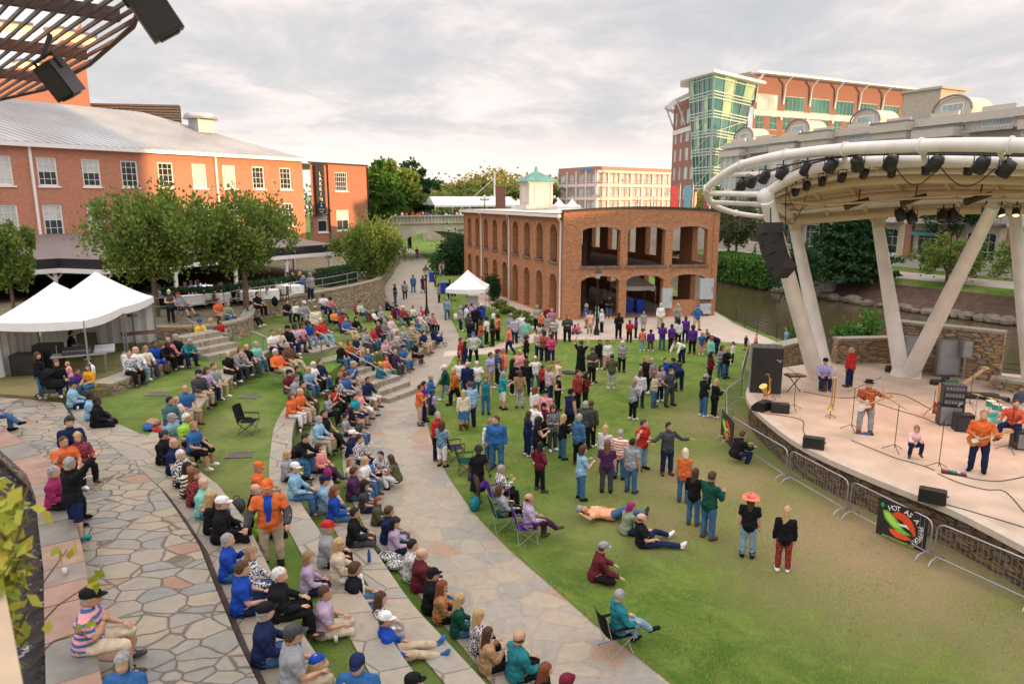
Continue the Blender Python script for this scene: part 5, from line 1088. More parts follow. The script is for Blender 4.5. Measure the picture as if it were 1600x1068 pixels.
for i in range(2):
    for j in range(3): t.lathe((-.32+.32*j, -.2+.4*i, 1.9), [(.01, .012), (.09, .012), (.1, .0)], 10)
g = MB(); g.box((-.61, 0, .95), (.02, .82, 1.8)); prop('speaker_stack', 'tall black loudspeaker stack at the left end of the stage', 'loudspeaker', at(1194, 610, ZD), [('cabinet', a, BLACK), ('top_port', t, mat('port', (.06, .06, .065), .5)), ('grille', g, AMPG)], -.25)
a = MB(); a.box((0, 0, .25), (.7, .5, .5)); b = MB(); b.box((0, 0, .505), (.6, .4, .02)); prop('subwoofer', 'small black speaker on the grass behind the tall stack', 'loudspeaker', at(1193, 562, 0), [('cabinet', a, BLACK), ('top', b, AMPG)], .2)
def mic(px, lean, label, h=1.5, boom=.7):
    s = MB(); 
    for k in range(3): g = 2*pi*k/3+.4; s.tube([(0, 0, .22), (cos(g)*.36, sin(g)*.36, .015)], .011, 5)
    s.build; p = MB(); p.cyl((0, 0, .1), (0, 0, h), .011, n=6); b = MB(); d = Vector((cos(lean), sin(lean), .55)).normalized(); e = Vector((0, 0, h))+d*boom; b.tube([Vector((0, 0, h))-d*.25, e], .009, 5); m = MB(); m.tube([e, e+d*.14], [.016, .026], 8); m.ball(e+d*.16, .032, 8, 6)
    return prop('microphone_stand', label, 'microphone stand', at(*px, ZD), [('tripod', s, BLKMET), ('pole', p, BLKMET), ('boom', b, BLKMET), ('microphone', m, AMPG)], 0, 'microphone stands')
mic((1330, 672), -.2, 'microphone stand directly in front of the bass player'); mic((1397, 704), 2.6, 'tall microphone stand left of the crouching child'); mic((1466, 733), .5, 'microphone stand before the orange shirted guitarist')
mic((1240, 640), 2.4, 'microphone stand beside the keyboard stand', 1.4); mic((1514, 596+40), .8, 'boom microphone stand behind the amplifiers'); mic((1208, 622), .8, 'microphone stand beside the saxophone', 1.2, .4); mic((1575, 705), 2.5, 'microphone stand in front of the drum kit')
def guitar_mb(body, neck):
    a = MB(); pr = [(0, .0), (.12, .02), (.17, .10), (.155, .19), (.11, .26), (.13, .34), (.15, .43), (.08, .46), (.03, .38), (-.03, .38), (-.09, .48), (-.15, .42), (-.12, .33), (-.11, .26), (-.16, .18), (-.17, .1), (-.12, .02)]
    n = len(pr); a.add([(x, -.022, z) for x, z in pr]+[(x, .022, z) for x, z in pr], [tuple(range(n)), tuple(range(n, 2*n))[::-1]]+[((i+1) % n, i, n+i, n+(i+1) % n) for i in range(n)])
    b = MB(); b.box((0, -.028, .68), (.055, .03, .66)); h = MB(); h.box((.01, -.02, 1.08), (.09, .02, .18)); p = MB(); p.box((.01, -.028, .2), (.12, .012, .16))
    return [('body', a, body), ('neck', b, neck), ('headstock', h, neck), ('pickguard', p, WHITE)]
NECK = mat('maple_neck', (.55, .30, .12), .4)
def stand_parts(): s = MB(); s.tube([(0, .1, 1.0), (0, .12, .4), (-.25, .3, .02)], .012, 5); s.tube([(0, .12, .4), (.25, .3, .02)], .012, 5); s.tube([(0, .12, .3), (0, -.2, .02)], .012, 5); return [('stand', s, BLKMET)]
g = prop('electric_guitar', 'red electric guitar with pale neck resting on a stand by the amplifiers', 'guitar', at(1461, 652, ZD)+Vector((0, 0, .14)), guitar_mb(mat('red_guitar_body', (.45, .03, .015), .25), NECK), .4)
prop('guitar_stand', 'black guitar stand holding the red guitar', 'guitar stand', at(1461, 652, ZD), stand_parts(), .4)
a = MB(); a.tube([(0, 0, .95), (.03, 0, .6), (.08, 0, .32), (.0, 0, .18), (-.14, 0, .2), (-.22, 0, .42), (-.3, 0, .55)], [.02, .035, .05, .07, .08, .10, .16], 10); a.tube([(0, 0, .95), (-.1, 0, 1.03), (-.22, 0, .98)], [.02, .014, .01], 6)
for i in range(6): a.cyl((.05, -.02, .35+.09*i), (.05, -.07, .35+.09*i), .02, n=6)
prop('saxophone', 'golden saxophone standing on the left of the stage', 'saxophone', at(1199, 627, ZD)+Vector((0, 0, .12)), [('body', a, BRASS)], .5); s = MB()
for k in range(3): s.tube([(0, 0, .5), (cos(k*2.1)*.25, sin(k*2.1)*.25, .02)], .012, 5)
prop('saxophone_stand', 'red footed stand under the golden saxophone', 'instrument stand', at(1199, 627, ZD), [('legs', s, mat('red_stand', (.4, .03, .02), .5))])
a = MB(); a.tube([(0, 0, 1.15), (0, 0, .3)], .02, 6); a.tube([(.09, 0, 1.15), (.09, 0, .1)], .02, 6); a.tube([(0, 0, 1.15), (.04, 0, 1.2), (.09, 0, 1.15)], .02, 6); a.tube([(0, 0, .3), (0, 0, .12), (0, 0, .0)], [.02, .06, .12], 10)
prop('trombone', 'brass trombone upright on a floor stand in mid stage', 'trombone', at(1297, 652, ZD)+Vector((0, 0, .3)), [('slide_and_bell', a, BRASS)]); s = MB(); s.cyl((0, 0, .02), (0, 0, .4), .012, n=5)
for k in range(3): s.tube([(0, 0, .12), (cos(k*2.1)*.2, sin(k*2.1)*.2, .01)], .01, 5)
prop('trombone_stand', 'small black floor stand under the trombone', 'instrument stand', at(1297, 652, ZD), [('legs', s, BLKMET)])
a = MB(); [a.box((-.25+.125*i, 0, .75), (.09, .42, .03)) for i in range(5)]; f = MB(); f.tube([(-.3, 0, 0), (.3, 0, .72)], .02, 5); f.tube([(.3, 0, 0), (-.3, 0, .72)], .02, 5); b = MB(); b.box((0, 0, .71), (.75, .5, .05))
prop('percussion_table', 'folding percussion rack with striped wooden bars left of mid stage', 'percussion rack', at(1240, 612, ZD), [('bars', a, mat('wooden_bars', (.35, .17, .08), .5)), ('legs', f, BLKMET), ('tray', b, BLACK)], .1)
a = MB(); a.box((0, 0, .36), (.75, .45, .72)); g = MB(); g.box((-.02, -.235, .36), (.66, .02, .62)); prop('bass_cabinet', 'grey fronted bass cabinet under the rack of amplifiers', 'amplifier', at(1482, 662, ZD), [('cabinet', a, BLACK), ('grille', g, AMPG)], -.3)
for i, l in enumerate(['lowest black amplifier head on the bass cabinet', 'middle black rack case of the amplifier pile', 'topmost dark blue rack case of the amplifier pile']):
    a = MB(); a.box((0, 0, .13), (.7, .42, .24)); g = MB(); g.box((0, -.216, .13), (.6, .014, .16)); h = MB(); [h.cyl((-.25+.1*j, -.22, .13), (-.25+.1*j, -.24, .13), .018, n=8) for j in range(6)]
    prop('amplifier_head', l, 'amplifier', at(1482, 662, ZD)+Vector((.03, 0, .722+.243*i)), [('case', a, BLACK if i < 2 else mat('blueblack_case', (.03, .03, .06), .5)), ('front_panel', g, mat('amp_panel', (.09, .09, .10), .4)), ('knobs', h, CH)], -.3, 'pile of amplifiers')
a = MB(); a.box((0, 0, .3), (.55, .4, .6)); g = MB(); g.box((0, -.21, .28), (.47, .02, .46)); prop('guitar_amplifier', 'black combo amplifier right of the bass cabinet', 'amplifier', at(1503, 672, ZD), [('cabinet', a, BLACK), ('grille', g, mat('amp_black_cloth', (.04, .04, .045), .9))], -.2)
a = MB(); a.box((0, 0, .3), (.6, .4, .6)); g = MB(); g.box((0, -.21, .28), (.5, .02, .46)); prop('guitar_amplifier', 'combo amplifier at the right edge beside the purple drum rug', 'amplifier', at(1598, 700, ZD), [('cabinet', a, BLACK), ('grille', g, AMPG)], -.2)
# drums
D0 = at(1552, 668, ZD); TEAL = mat('teal_drum_shell', (.05, .42, .36), .25, .2, var=.1); SKIN_ = mat('drum_head', (.7, .68, .62), .5)
dk = thing('drum_kit', 'teal drum kit with cymbals at the right side of the stage', 'drum kit', D0)
def drum(c, r, h, R=None, nm='drum'): k = MB(); k.lathe(c, [(r, 0), (r, h)], 18, R=R); d = k.build(nm, TEAL, dk); k = MB(); k.lathe(c, [(.001, h), (r, h+.003), (r, h-.01)], 18, R=R); k.lathe(c, [(r, 0), (.001, -.002)], 18, R=R); k.build('drum_head', SKIN_, d); k = MB(); Q = R or Matrix.Identity(3); k.tube([Vector(c)+Q @ Vector((cos(a*.35)*(r+.008), sin(a*.35)*(r+.008), h-.01)) for a in range(18)], .012, 5, closed=True); k.build('hoop', CH, d)
RX = Matrix.Rotation(radians(-100), 3, 'Y'); drum((.1, 0, .29), .28, .42, RX, 'bass_drum'); drum((-.05, .22, .72), .15, .2); drum((-.12, -.2, .72), .15, .2); drum((.45, -.42, .35), .2, .32, nm='floor_tom'); drum((.52, .35, .5), .17, .14, nm='snare')
for x, y, z, r in ((-.35, .5, 1.05, .22), (-.3, -.55, 1.15, .24), (.3, .75, .85, .17), (.4, -.8, 1.0, .25)):
    k = MB(); k.lathe((x, y, z), [(r, 0), (.05, .03), (.001, .04)], 18, R=Matrix.Rotation(.25, 3, 'Y')); k.build('cymbal', BRASS, dk); k = MB(); k.cyl((x, y, .05), (x, y, z), .014, n=6); [k.tube([(x, y, .3), (x+cos(g)*.22, y+sin(g)*.22, .01)], .012, 5) for g in (0, 2.1, 4.2)]; k.build('cymbal_stand', CH, dk)
k = MB(); k.prism([(-1.0, -1.1), (1.3, -1.1), (1.3, 1.1), (-1.0, 1.1)], .003, .012); tag(k.build('drum_rug', mat('purple_rug', (.18, .08, .32), .95), None, loc=D0), 'purple rug spread under the teal drum kit', 'rug')
k = MB(); k.lathe((0, 0, .45), [(.001, .08), (.18, .07), (.18, 0), (.001, 0)], 12); s = MB(); s.cyl((0, 0, 0), (0, 0, .45), .03); prop('drum_stool', 'black drum stool under the drummer', 'stool', D0+Vector((1.0, .05, 0)), [('seat', k, BLACK), ('post', s, CH)])
# utility boxes and cases at the back
for px, py, w_, h_, z, l in ((1478, 588, .95, 1.6, .1, 'large grey electrical cabinet with cable on the rear stone wall'), (1504, 592, .4, .75, 1.0, 'small grey meter box on a pipe on the rear stone wall'), (1421, 582, .8, 1.6, .1, 'plain grey panel on the stone wall between the V shaped legs')):
    p = at(px, py, ZD); a = MB(); a.box((0, .02, z+h_/2), (w_, .3, h_)); b = MB(); b.box((0, -.14, z+h_/2), (w_*.86, .02, h_*.9)); c_ = MB(); c_.cyl((0, 0, 0), (0, 0, z), .05); prop('electrical_cabinet', l, 'electrical box', p, [('case', a, mat('dark_cabinet_grey', (.22, .22, .23), .5)), ('door', b, mat('cabinet_door_grey', (.28, .28, .29), .5)), ('conduit', c_, STEEL)], -.12)
def case(px, l, L_, w_, h_, rz, m=BLACK, z=ZD, name='instrument_case'):
    a = MB(); a.smooth = True; n = 14
    pr = [(cos(2*pi*i/n)*L_/2*(1 if cos(2*pi*i/n) < 0 else 1.05), sin(2*pi*i/n)*w_/2*(.75+.25*cos(4*pi*i/n))) for i in range(n)]; a.add([(x*.97, y*.97, 0) for x, y in pr]+[(x, y, h_*.5) for x, y in pr]+[(x*.94, y*.9, h_) for x, y in pr], [tuple(range(2*n, 3*n))]+[(i, (i+1) % n, n+(i+1) % n, n+i) for i in range(n)]+[(n+i, n+(i+1) % n, 2*n+(i+1) % n, 2*n+i) for i in range(n)])
    h = MB(); h.tube([(-.1, -w_*.5, h_*.5), (-.08, -w_*.56, h_*.55), (.08, -w_*.56, h_*.55), (.1, -w_*.5, h_*.5)], .012, 5); return prop(name, l, 'instrument case', at(*px, z), [('shell', a, m), ('handle', h, BLKMET)], rz, 'cases behind the band')
case((1396, 580), 'black gig bag lying left of the V shaped legs', .9, .45, .3, .2); case((1462, 600), 'round black cymbal bag by the rear wall', .5, .5, .2, 0); case((1476, 598), 'black case next to the round cymbal bag', .8, .4, .28, .8); case((1530, 622), 'long open black guitar case behind the amplifiers', 1.4, .6, .22, -.2); case((1556, 626), 'flat black case right of the open guitar case', .9, .45, .18, -.4); case((1592, 628), 'dark blue gig bag leaning at the right edge of the stage', 1.1, .5, .35, .7, mat('navy_bag', (.03, .04, .09), .8)); case((1486, 604), 'green bag between the black cases at the rear wall', .6, .35, .3, .1, mat('green_bag', (.02, .16, .06), .8))
a = MB(); a.beam((-.5, 0, .15), (.45, 0, .75), .12, .08); b = MB(); b.box((.5, 0, .8), (.2, .2, .1)); prop('wooden_board', 'pale wooden plank leaning over the open guitar case', 'plank', at(1520, 604, ZD), [('plank', a, mat('raw_timber', (.62, .42, .24), .7)), ('block', b, mat('raw_timber', (.62, .42, .24), .7))], .2)
a = MB(); a.box((0, 0, .025), (.62, .22, .05)); ps = [(.45, .04, .04), (.06, .1, .4), (.03, .35, .1), (.5, .5, .5), (.4, .1, .3)]
o = prop('pedal_board', 'long guitar pedalboard with coloured pedals at the guitarist\'s feet', 'pedalboard', at(1490, 740, ZD), [('board', a, BLACK)], -.5)
for i in range(5): b = MB(); b.box((-.24+.12*i, 0, .07), (.085, .13, .04)); b.build('pedal', mat('pedal_%d' % i, ps[i], .4), o)
a = MB(); a.box((0, 0, .02), (.5, .14, .04)); o = prop('pedal_board', 'blue pedalboard at the bass player\'s feet', 'pedalboard', at(1352, 678, ZD), [('board', a, mat('blue_board', (.04, .08, .25), .4))], -.4)
for i in range(3): b = MB(); b.box((-.15+.15*i, 0, .055), (.07, .1, .03)); b.build('pedal', mat('pedal_%d' % i, ps[i], .4), o)
a = MB(); a.lathe((0, 0, 0), [(.001, 0), (.036, 0), (.036, .2), (.02, .23), (.02, .26), (.001, .26)], 10); b = MB(); b.lathe((0, 0, .24), [(.024, 0), (.024, .04), (.001, .04)], 10); prop('water_bottle', 'turquoise water bottle standing by the crouching child', 'bottle', at(1421, 712, ZD), [('body', a, mat('turquoise_plastic', (.02, .42, .5), .3)), ('lid', b, BLACK)])
for i, (px, rz, l) in enumerate([((1432, 718), .2, 'white sheet of paper on the floor right of the turquoise bottle'), ((1412, 710), .8, 'white sheet of paper left of the turquoise bottle'), ((1557, 756), .1, 'white sheet of paper at the right of the stage front'), ((1263, 641), .3, 'white paper on the floor left of the trombone'), ((1334, 670), .9, 'crumpled white paper beside the bass player')]):
    a = MB(); a.box((0, 0, .006), (.3, .21, .004)); q = tag(a.build('paper_sheet', mat('paper_white', (.8, .78, .76), .8), loc=at(*px, ZD)), l, 'paper', 'papers on the stage'); q.rotation_euler = (0, 0, rz)
def cable(pts, l, r=.012, z=ZD, m=None): k = MB(); k.tube([p+Vector((0, 0, r+.006)) for p in smooth_line([at(*p, z) for p in pts], 5)], r, 5); return tag(k.build('cable', m or mat('brown_cable', (.06, .035, .025), .6)), l, 'cable', 'cables on the stage floor')
cable([(1189, 645), (1250, 655), (1255, 672), (1262, 690)], 'cable running from the two left monitors to the next one'); cable([(1330, 688), (1370, 704), (1400, 716), (1440, 727), (1460, 735)], 'cable crossing the floor from the bass player to the right stand'); cable([(1465, 740), (1500, 755), (1540, 765), (1570, 768), (1600, 800)], 'cable snaking from the guitarist to the right stage front')
cable([(1470, 786), (1520, 800), (1600, 824)], 'cable trailing right from the large front monitor'); cable([(1255, 612), (1320, 622), (1400, 615), (1455, 640)], 'long thin cable across the back of the stage'); cable([(1370, 630), (1400, 640), (1440, 652), (1470, 665)], 'cable leading to the bass cabinet')
cable([(1600, 745), (1560, 752), (1520, 748), (1490, 740)], 'cable from the right edge to the pedalboard')
for px, l in (((1449, 735), 'coil of dark cable left of the pedalboard'), ((1559, 776), 'coil of brown cable near the stage front')): 
    k = MB(); [k.tube([(cos(a*.4+j)*(.2-.02*j), sin(a*.4+j)*(.14-.015*j), .015+.014*j) for a in range(16)], .013, 5, closed=True) for j in range(3)]; tag(k.build('cable_coil', mat('brown_cable', (.06, .035, .025), .6), loc=at(*px, ZD)), l, 'cable coil', 'cable coils')
# ---------------------------------------------------------------- crowd barriers and banners
def barrier(a, b, label):
    A = at(*a, 0); B = at(*b, 0); d = B-A; L_ = d.length; t = d/L_; n = Vector((-t.y, t.x, 0)); o = thing('crowd_barrier', label, 'barrier', A, 'steel crowd barriers before the stage'); h = 1.08; f = MB(); c = .18
    f.tube([A+t*.03+Vector((0, 0, .16)), A+t*.03+Vector((0, 0, h-c)), A+t*(.03+c*.3)+Vector((0, 0, h-c*.3)), A+t*(c+.03)+Vector((0, 0, h)), B-t*(c+.03)+Vector((0, 0, h)), B-t*(.03+c*.3)+Vector((0, 0, h-c*.3)), B-t*.03+Vector((0, 0, h-c)), B-t*.03+Vector((0, 0, .16))], .022, 8); f.tube([A+t*.03+Vector((0, 0, .2)), B-t*.03+Vector((0, 0, .2))], .02, 8); f.build('frame', STEEL, o, world=True)
    k = MB(); m = int(L_/.125)
    for i in range(1, m): p = A+t*(L_*i/m); k.cyl(p+Vector((0, 0, .2)), p+Vector((0, 0, h)), .0065, n=5)
    k.build('bars', STEEL, o, world=True)
    for p in (A+t*.12, B-t*.12): k = MB(); k.tube([p-n*.34+Vector((0, 0, .01)), p-n*.24+Vector((0, 0, .15)), p+Vector((0, 0, .22)), p+n*.24+Vector((0, 0, .15)), p+n*.34+Vector((0, 0, .01))], .02, 6); k.build('foot', STEEL, o, world=True)
barrier((1133, 646), (1158, 640-14), 'steel barrier at the far left end of the stage'); barrier((1133, 690), (1133, 650), 'steel barrier seen end on behind the small banner')
barrier((1137, 692), (1228, 752), 'steel barrier between the crouching man and the stage'); barrier((1231, 752), (1322, 806), 'steel barrier in the middle of the row'); barrier((1325, 806), (1452, 876), 'steel barrier carrying the large pepper banner'); barrier((1456, 878), (1620, 955), 'steel barrier at the right edge of the lawn')
barrier((1158, 606), (1169, 560), 'steel barrier beside the tall speaker stack')
def ptext(s, C_, r, a0, a1, size, m, o, M):
    n = len(s)
    for i, ch in enumerate(s):
        if ch == ' ': continue
        a = a0+(a1-a0)*i/(n-1); R2 = Matrix.Rotation(a-pi/2, 3, 'Z'); q = M @ Vector((C_[0]+cos(a)*r[0], C_[1]+sin(a)*r[1], .012)); text(ch, q+wloc(o), M.to_3x3() @ R2, size, m, 'letter', o, ext=.003)
def pepper_banner(A, B, h, label, full=True):
    t = (B-A); w_ = t.length; t.normalize(); n = Vector((t.y, -t.x, 0)); o = thing('band_banner', label, 'banner', A+n*.06, 'pepper banners'); M = Matrix((t, Vector((0, 0, 1)), n)).transposed().to_4x4()
    k = MB(); k.add([M @ Vector(p) for p in ((0, 0, 0), (w_, 0, 0), (w_, h, 0), (0, h, 0), (0, 0, -.01), (w_, 0, -.01), (w_, h, -.01), (0, h, -.01))], [(0, 1, 2, 3), (7, 6, 5, 4)]); k.build('cloth', mat('banner_black', (.02, .018, .022), .6, bump=.3, bs=3), o)
    def shape(pts, nm, col, z=.006, roll=0): q = MB(); q.add([M @ Vector((x*w_, y*h, z)) for x, y in pts], [tuple(range(len(pts)))]); q.build(nm, mat(nm+'_paint', col, .5), o)
    shape([(.30, .72), (.40, .80), (.55, .80), (.68, .70), (.76, .54), (.80, .36), (.76, .30), (.70, .40), (.62, .50), (.50, .60), (.38, .62)], 'red_pepper', (.75, .07, .02))
    shape([(.10, .70), (.20, .74), (.33, .66), (.44, .54), (.56, .38), (.72, .30), (.60, .27), (.45, .27), (.30, .36), (.16, .50)], 'green_pepper', (.16, .55, .05), .008)
    shape([(.14, .66), (.24, .68), (.36, .55), (.50, .38), (.38, .38), (.24, .48)], 'lime_highlight', (.5, .75, .12), .010)
    shape([(.26, .28), (.44, .30), (.62, .26), (.72, .20), (.60, .12), (.42, .10), (.30, .18)], 'red_lower_lip', (.78, .10, .03))
    shape([(.42, .50), (.60, .54), (.68, .44), (.60, .47), (.46, .45)], 'white_teeth', (.8, .8, .78), .012); shape([(.04, .86), (.10, .92), (.13, .84), (.09, .76)], 'stem', (.05, .35, .05))
    if full:
        W_ = mat('banner_white', (.85, .85, .83), .5); ptext('HOT AS A PEPPER!', (.46*w_, .46*h), (.43*w_, .42*h), radians(118), radians(-48), .19, W_, o, M)
        text('www.hotasapepper.com', M @ Vector((.47*w_, .045*h, .012))+wloc(o), M.to_3x3(), .088, mat('banner_lime', (.5, .7, .1), .5), 'letter', o, ext=.003)
    return o
A = at(1366, 834, 0); B = at(1428, 866, 0); pepper_banner(A+Vector((.02, -.08, .10)), B+Vector((.25, -.08, .10)), 1.02, 'black banner with red and green peppers reading HOT AS A PEPPER on the barrier')
pepper_banner(at(1128, 682, 0)+Vector((.0, 0, .1)), at(1137, 700, 0)+Vector((.1, -.4, .1)), 1.0, 'small black pepper banner seen nearly edge on at the barrier corner', False)
# ================================================================ people: figure builder
V3 = lambda *a: Vector(a)
def nrm(v): v = Vector(v); return v.normalized()
# facing +X, left = +Y. legs: (thigh, shin, foot pitch) ; arms: (upper, fore). R,L order
D_ = (0, 0, -1)
ST = [((.02, -.06, -1), (-.03, -.02, -1), 0), ((.02, .06, -1), (-.03, .02, -1), 0)]
SB_ = [((1, -.12, .0), (.05, -.02, -1), 0), ((1, .14, .02), (-.08, .02, -1), 0)]
A0_ = [((.02, -.16, -1), (.12, -.04, -1)), ((.02, .16, -1), (.12, .04, -1))]
LAP = [((.32, -.22, -1), (.9, .42, -.22)), ((.32, .22, -1), (.9, -.42, -.2))]
POSE = {
 's': dict(z=.94, lean=0, legs=ST, arms=A0_),
 'h': dict(z=.94, lean=.02, legs=ST, arms=[((.1, -.22, -1), (.75, .75, .1)), ((.12, .22, -1), (.8, -.75, .18))]),
 'c': dict(z=.94, lean=.04, legs=ST, arms=[((.35, -.25, -1), (.85, .5, .55)), ((.35, .25, -1), (.85, -.5, .6))]),
 'u': dict(z=.94, lean=0, legs=ST, arms=[((.2, -.35, -.9), (.2, .25, 1)), ((.1, .2, -1), (.7, -.4, -.2))]),
 'i': dict(z=.94, lean=0, legs=[((.0, -.16, -1), (0, -.08, -1), 0), ((.05, .16, -1), (-.03, .06, -1), 0)], arms=[((-.15, -.75, -.75), (.25, .75, -.6)), ((-.15, .75, -.75), (.25, -.75, -.6))]),
 'w': dict(z=.91, lean=.05, legs=[((.42, -.03, -1), (.02, 0, -1), 0), ((-.22, .03, -1), (-.62, 0, -1), .5)], arms=[((-.4, -.12, -1), (-.1, 0, -1)), ((.35, .12, -1), (.6, 0, -1))]),
 'o': dict(z=.94, lean=0, legs=ST, arms=[((.2, -.8, -.7), (.5, -.75, .2)), ((.2, .8, -.7), (.5, .75, .2))]),
 'O': dict(z=.94, lean=.03, legs=ST, arms=[((.3, -.42, -1), (.85, -.12, -.55)), ((.3, .42, -1), (.85, .02, -.6))]),
 'r': dict(z=.94, lean=0, legs=ST, arms=[((.6, -.3, .7), (.7, 0, .75)), ((.3, .25, -1), (.8, -.2, .2))]),
 'y2': dict(z=.94, lean=0, legs=ST, arms=[((.1, -.6, .8), (0, .4, 1)), ((.1, .6, .8), (0, -.4, 1))]),
 'n': dict(z=.92, lean=1.05, legs=[((.12, -.08, -1), (-.12, 0, -1), 0), ((.2, .08, -1), (-.2, 0, -1), 0)], arms=[((.5, -.1, -1), (.5, 0, -1)), ((.4, .1, -1), (.5, 0, -1))]),
 'b': dict(z=.10, lean=.06, legs=SB_, arms=LAP),
 'l': dict(z=.10, lean=.55, legs=[((1, -.2, -.02), (.0, 0, -1), 0), ((1, .2, 0), (-.05, 0, -1), 0)], arms=[((.75, -.1, -.75), (.8, .35, .05)), ((.75, .1, -.75), (.8, -.35, .05))]),
 'p': dict(z=.10, lean=.02, legs=SB_, arms=[((.5, -.2, -1), (.75, .4, .75)), ((.5, .2, -1), (.75, -.4, .75))]),
 'f': dict(z=.10, lean=.1, legs=SB_, arms=[((.5, -.25, -.8), (.25, .35, 1)), ((.32, .22, -1), (.9, -.42, -.2))]),
 'x': dict(z=.10, lean=-.04, legs=[((1, .1, .16), (.75, .18, -.8), -.3), ((1, .1, -.02), (-.05, -.05, -1), 0)], arms=LAP),
 'e': dict(z=.10, lean=-.1, legs=[((1, -.08, .04), (1, -.02, -.36), -.9), ((1, .06, .06), (1, .1, -.3), -.9)], arms=[((.2, -.25, -1), (.8, .2, -.3)), ((.25, .2, -1), (.85, -.3, -.2))]),
 'g': dict(z=.10, lean=.22, legs=[((.8, -.75, .12), (-.1, 1, -.22), 0), ((.8, .75, .12), (-.15, -1, -.22), 0)], arms=[((.5, -.3, -.8), (.75, -.1, -.35)), ((.5, .3, -.8), (.75, -.2, -.35))]),
 't': dict(z=.10, lean=-.1, legs=[((1, -.22, .08), (1, -.25, -.1), -1.2), ((.9, .3, .42), (.85, .2, -.48), -.7)], arms=[((.2, -.25, -1), (.7, .3, -.1)), ((.6, .2, -.8), (.9, -.1, -.2))]),
 'k': dict(z=.10, lean=-.28, legs=[((1, -.12, .1), (.4, 0, -1), 0), ((1, .12, .1), (.55, .05, -.9), 0)], arms=[((.35, -.3, -.9), (.95, .1, .0)), ((.35, .3, -.9), (.95, -.1, .0))]),
 'q': dict(z=.34, lean=.3, legs=[((.9, -.2, .1), (-.35, 0, -1), .6), ((.75, .2, .25), (-.25, 0, -1), .3)], arms=[((.6, -.1, -.8), (.8, .3, .1)), ((.6, .1, -.8), (.8, -.3, .2))]),
 'z': dict(z=.13, lean=-1.45, legs=[((.75, -.1, .62), (.35, 0, -1), 0), ((1, .12, .02), (1, .1, -.02), -1.3)], arms=[((-.3, -.9, .1), (-.7, .7, .15)), ((.5, .35, -.05), (.5, -.8, .25))]),
 'G': dict(z=.94, lean=.03, legs=[((.05, -.1, -1), (-.02, -.02, -1), 0), ((.02, .1, -1), (-.04, .02, -1), 0)], arms=[((.1, -.3, -1), (.75, .75, -.15)), ((.35, .45, -.8), (.75, .35, .25))]),
 'B': dict(z=.94, lean=0, legs=[((.03, -.12, -1), (-.02, -.02, -1), 0), ((.02, .12, -1), (-.02, .02, -1), 0)], arms=[((.2, -.2, -1), (.8, .65, .05)), ((.25, .6, -.3), (.1, -.3, 1))]),
 'd': dict(z=.12, lean=.12, legs=[((1, -.3, 0), (.15, -.05, -1), 0), ((1, .3, 0), (.15, .05, -1), 0)], arms=[((.5, -.3, -.8), (.9, .1, .05)), ((.5, .3, -.8), (.9, -.1, .15))]),
}
TOR = [(-.10, .095, .14), (-.03, .135, .182), (.06, .132, .176), (.16, .122, .160), (.27, .13, .178), (.37, .136, .196), (.44, .115, .188), (.485, .085, .125), (.52, .062, .072), (.57, .054, .058), (.62, .052, .055)]
def skeleton(P):
    pel = V3(0, 0, P['z']); R = Matrix.Rotation(P['lean'], 3, 'Y'); S = {'pel': pel, 'R': R}
    T = lambda x, y, z: pel+R @ V3(x, y, z)
    S['T'] = T; S['neck'] = T(0, 0, .56); S['bones'] = [('torso', T(0, 0, -.05), T(0, 0, .5), .15), ('neck', T(0, 0, .53), T(.01, 0, .64), .06)]
    for s, lg, ar in ((-1, P['legs'][0], P['arms'][0]), (1, P['legs'][1], P['arms'][1])):
        hip = pel+(R @ V3(0, s*.088, -.02) if abs(P['lean']) < 1.2 else V3(0, s*.088, 0)); kn = hip+nrm(lg[0])*.43; an = kn+nrm(lg[1])*.405
        ft = nrm((nrm(Vector((1, .0, 0))*cos(lg[2])+Vector((0, 0, -1))*sin(lg[2])))) if lg[2] >= 0 else nrm(Vector((cos(lg[2]), 0, -sin(lg[2]))))
        ft = nrm(ft+V3(0, s*.2, 0)); sh = T(0, s*.19, .445); el = sh+nrm(ar[0])*.285; wr = el+nrm(ar[1])*.25
        k = 'RL'[s > 0]; S[k] = (hip, kn, an, ft, sh, el, wr); S['bones'] += [('thigh'+k, hip, kn, .085), ('shin'+k, kn, an, .06), ('foot'+k, an+ft*.03-nrm(lg[1])*-.03, an+ft*.16+nrm(lg[1])*.03, .05), ('uarm'+k, sh, el, .05), ('farm'+k, el, wr, .04)]
    return S
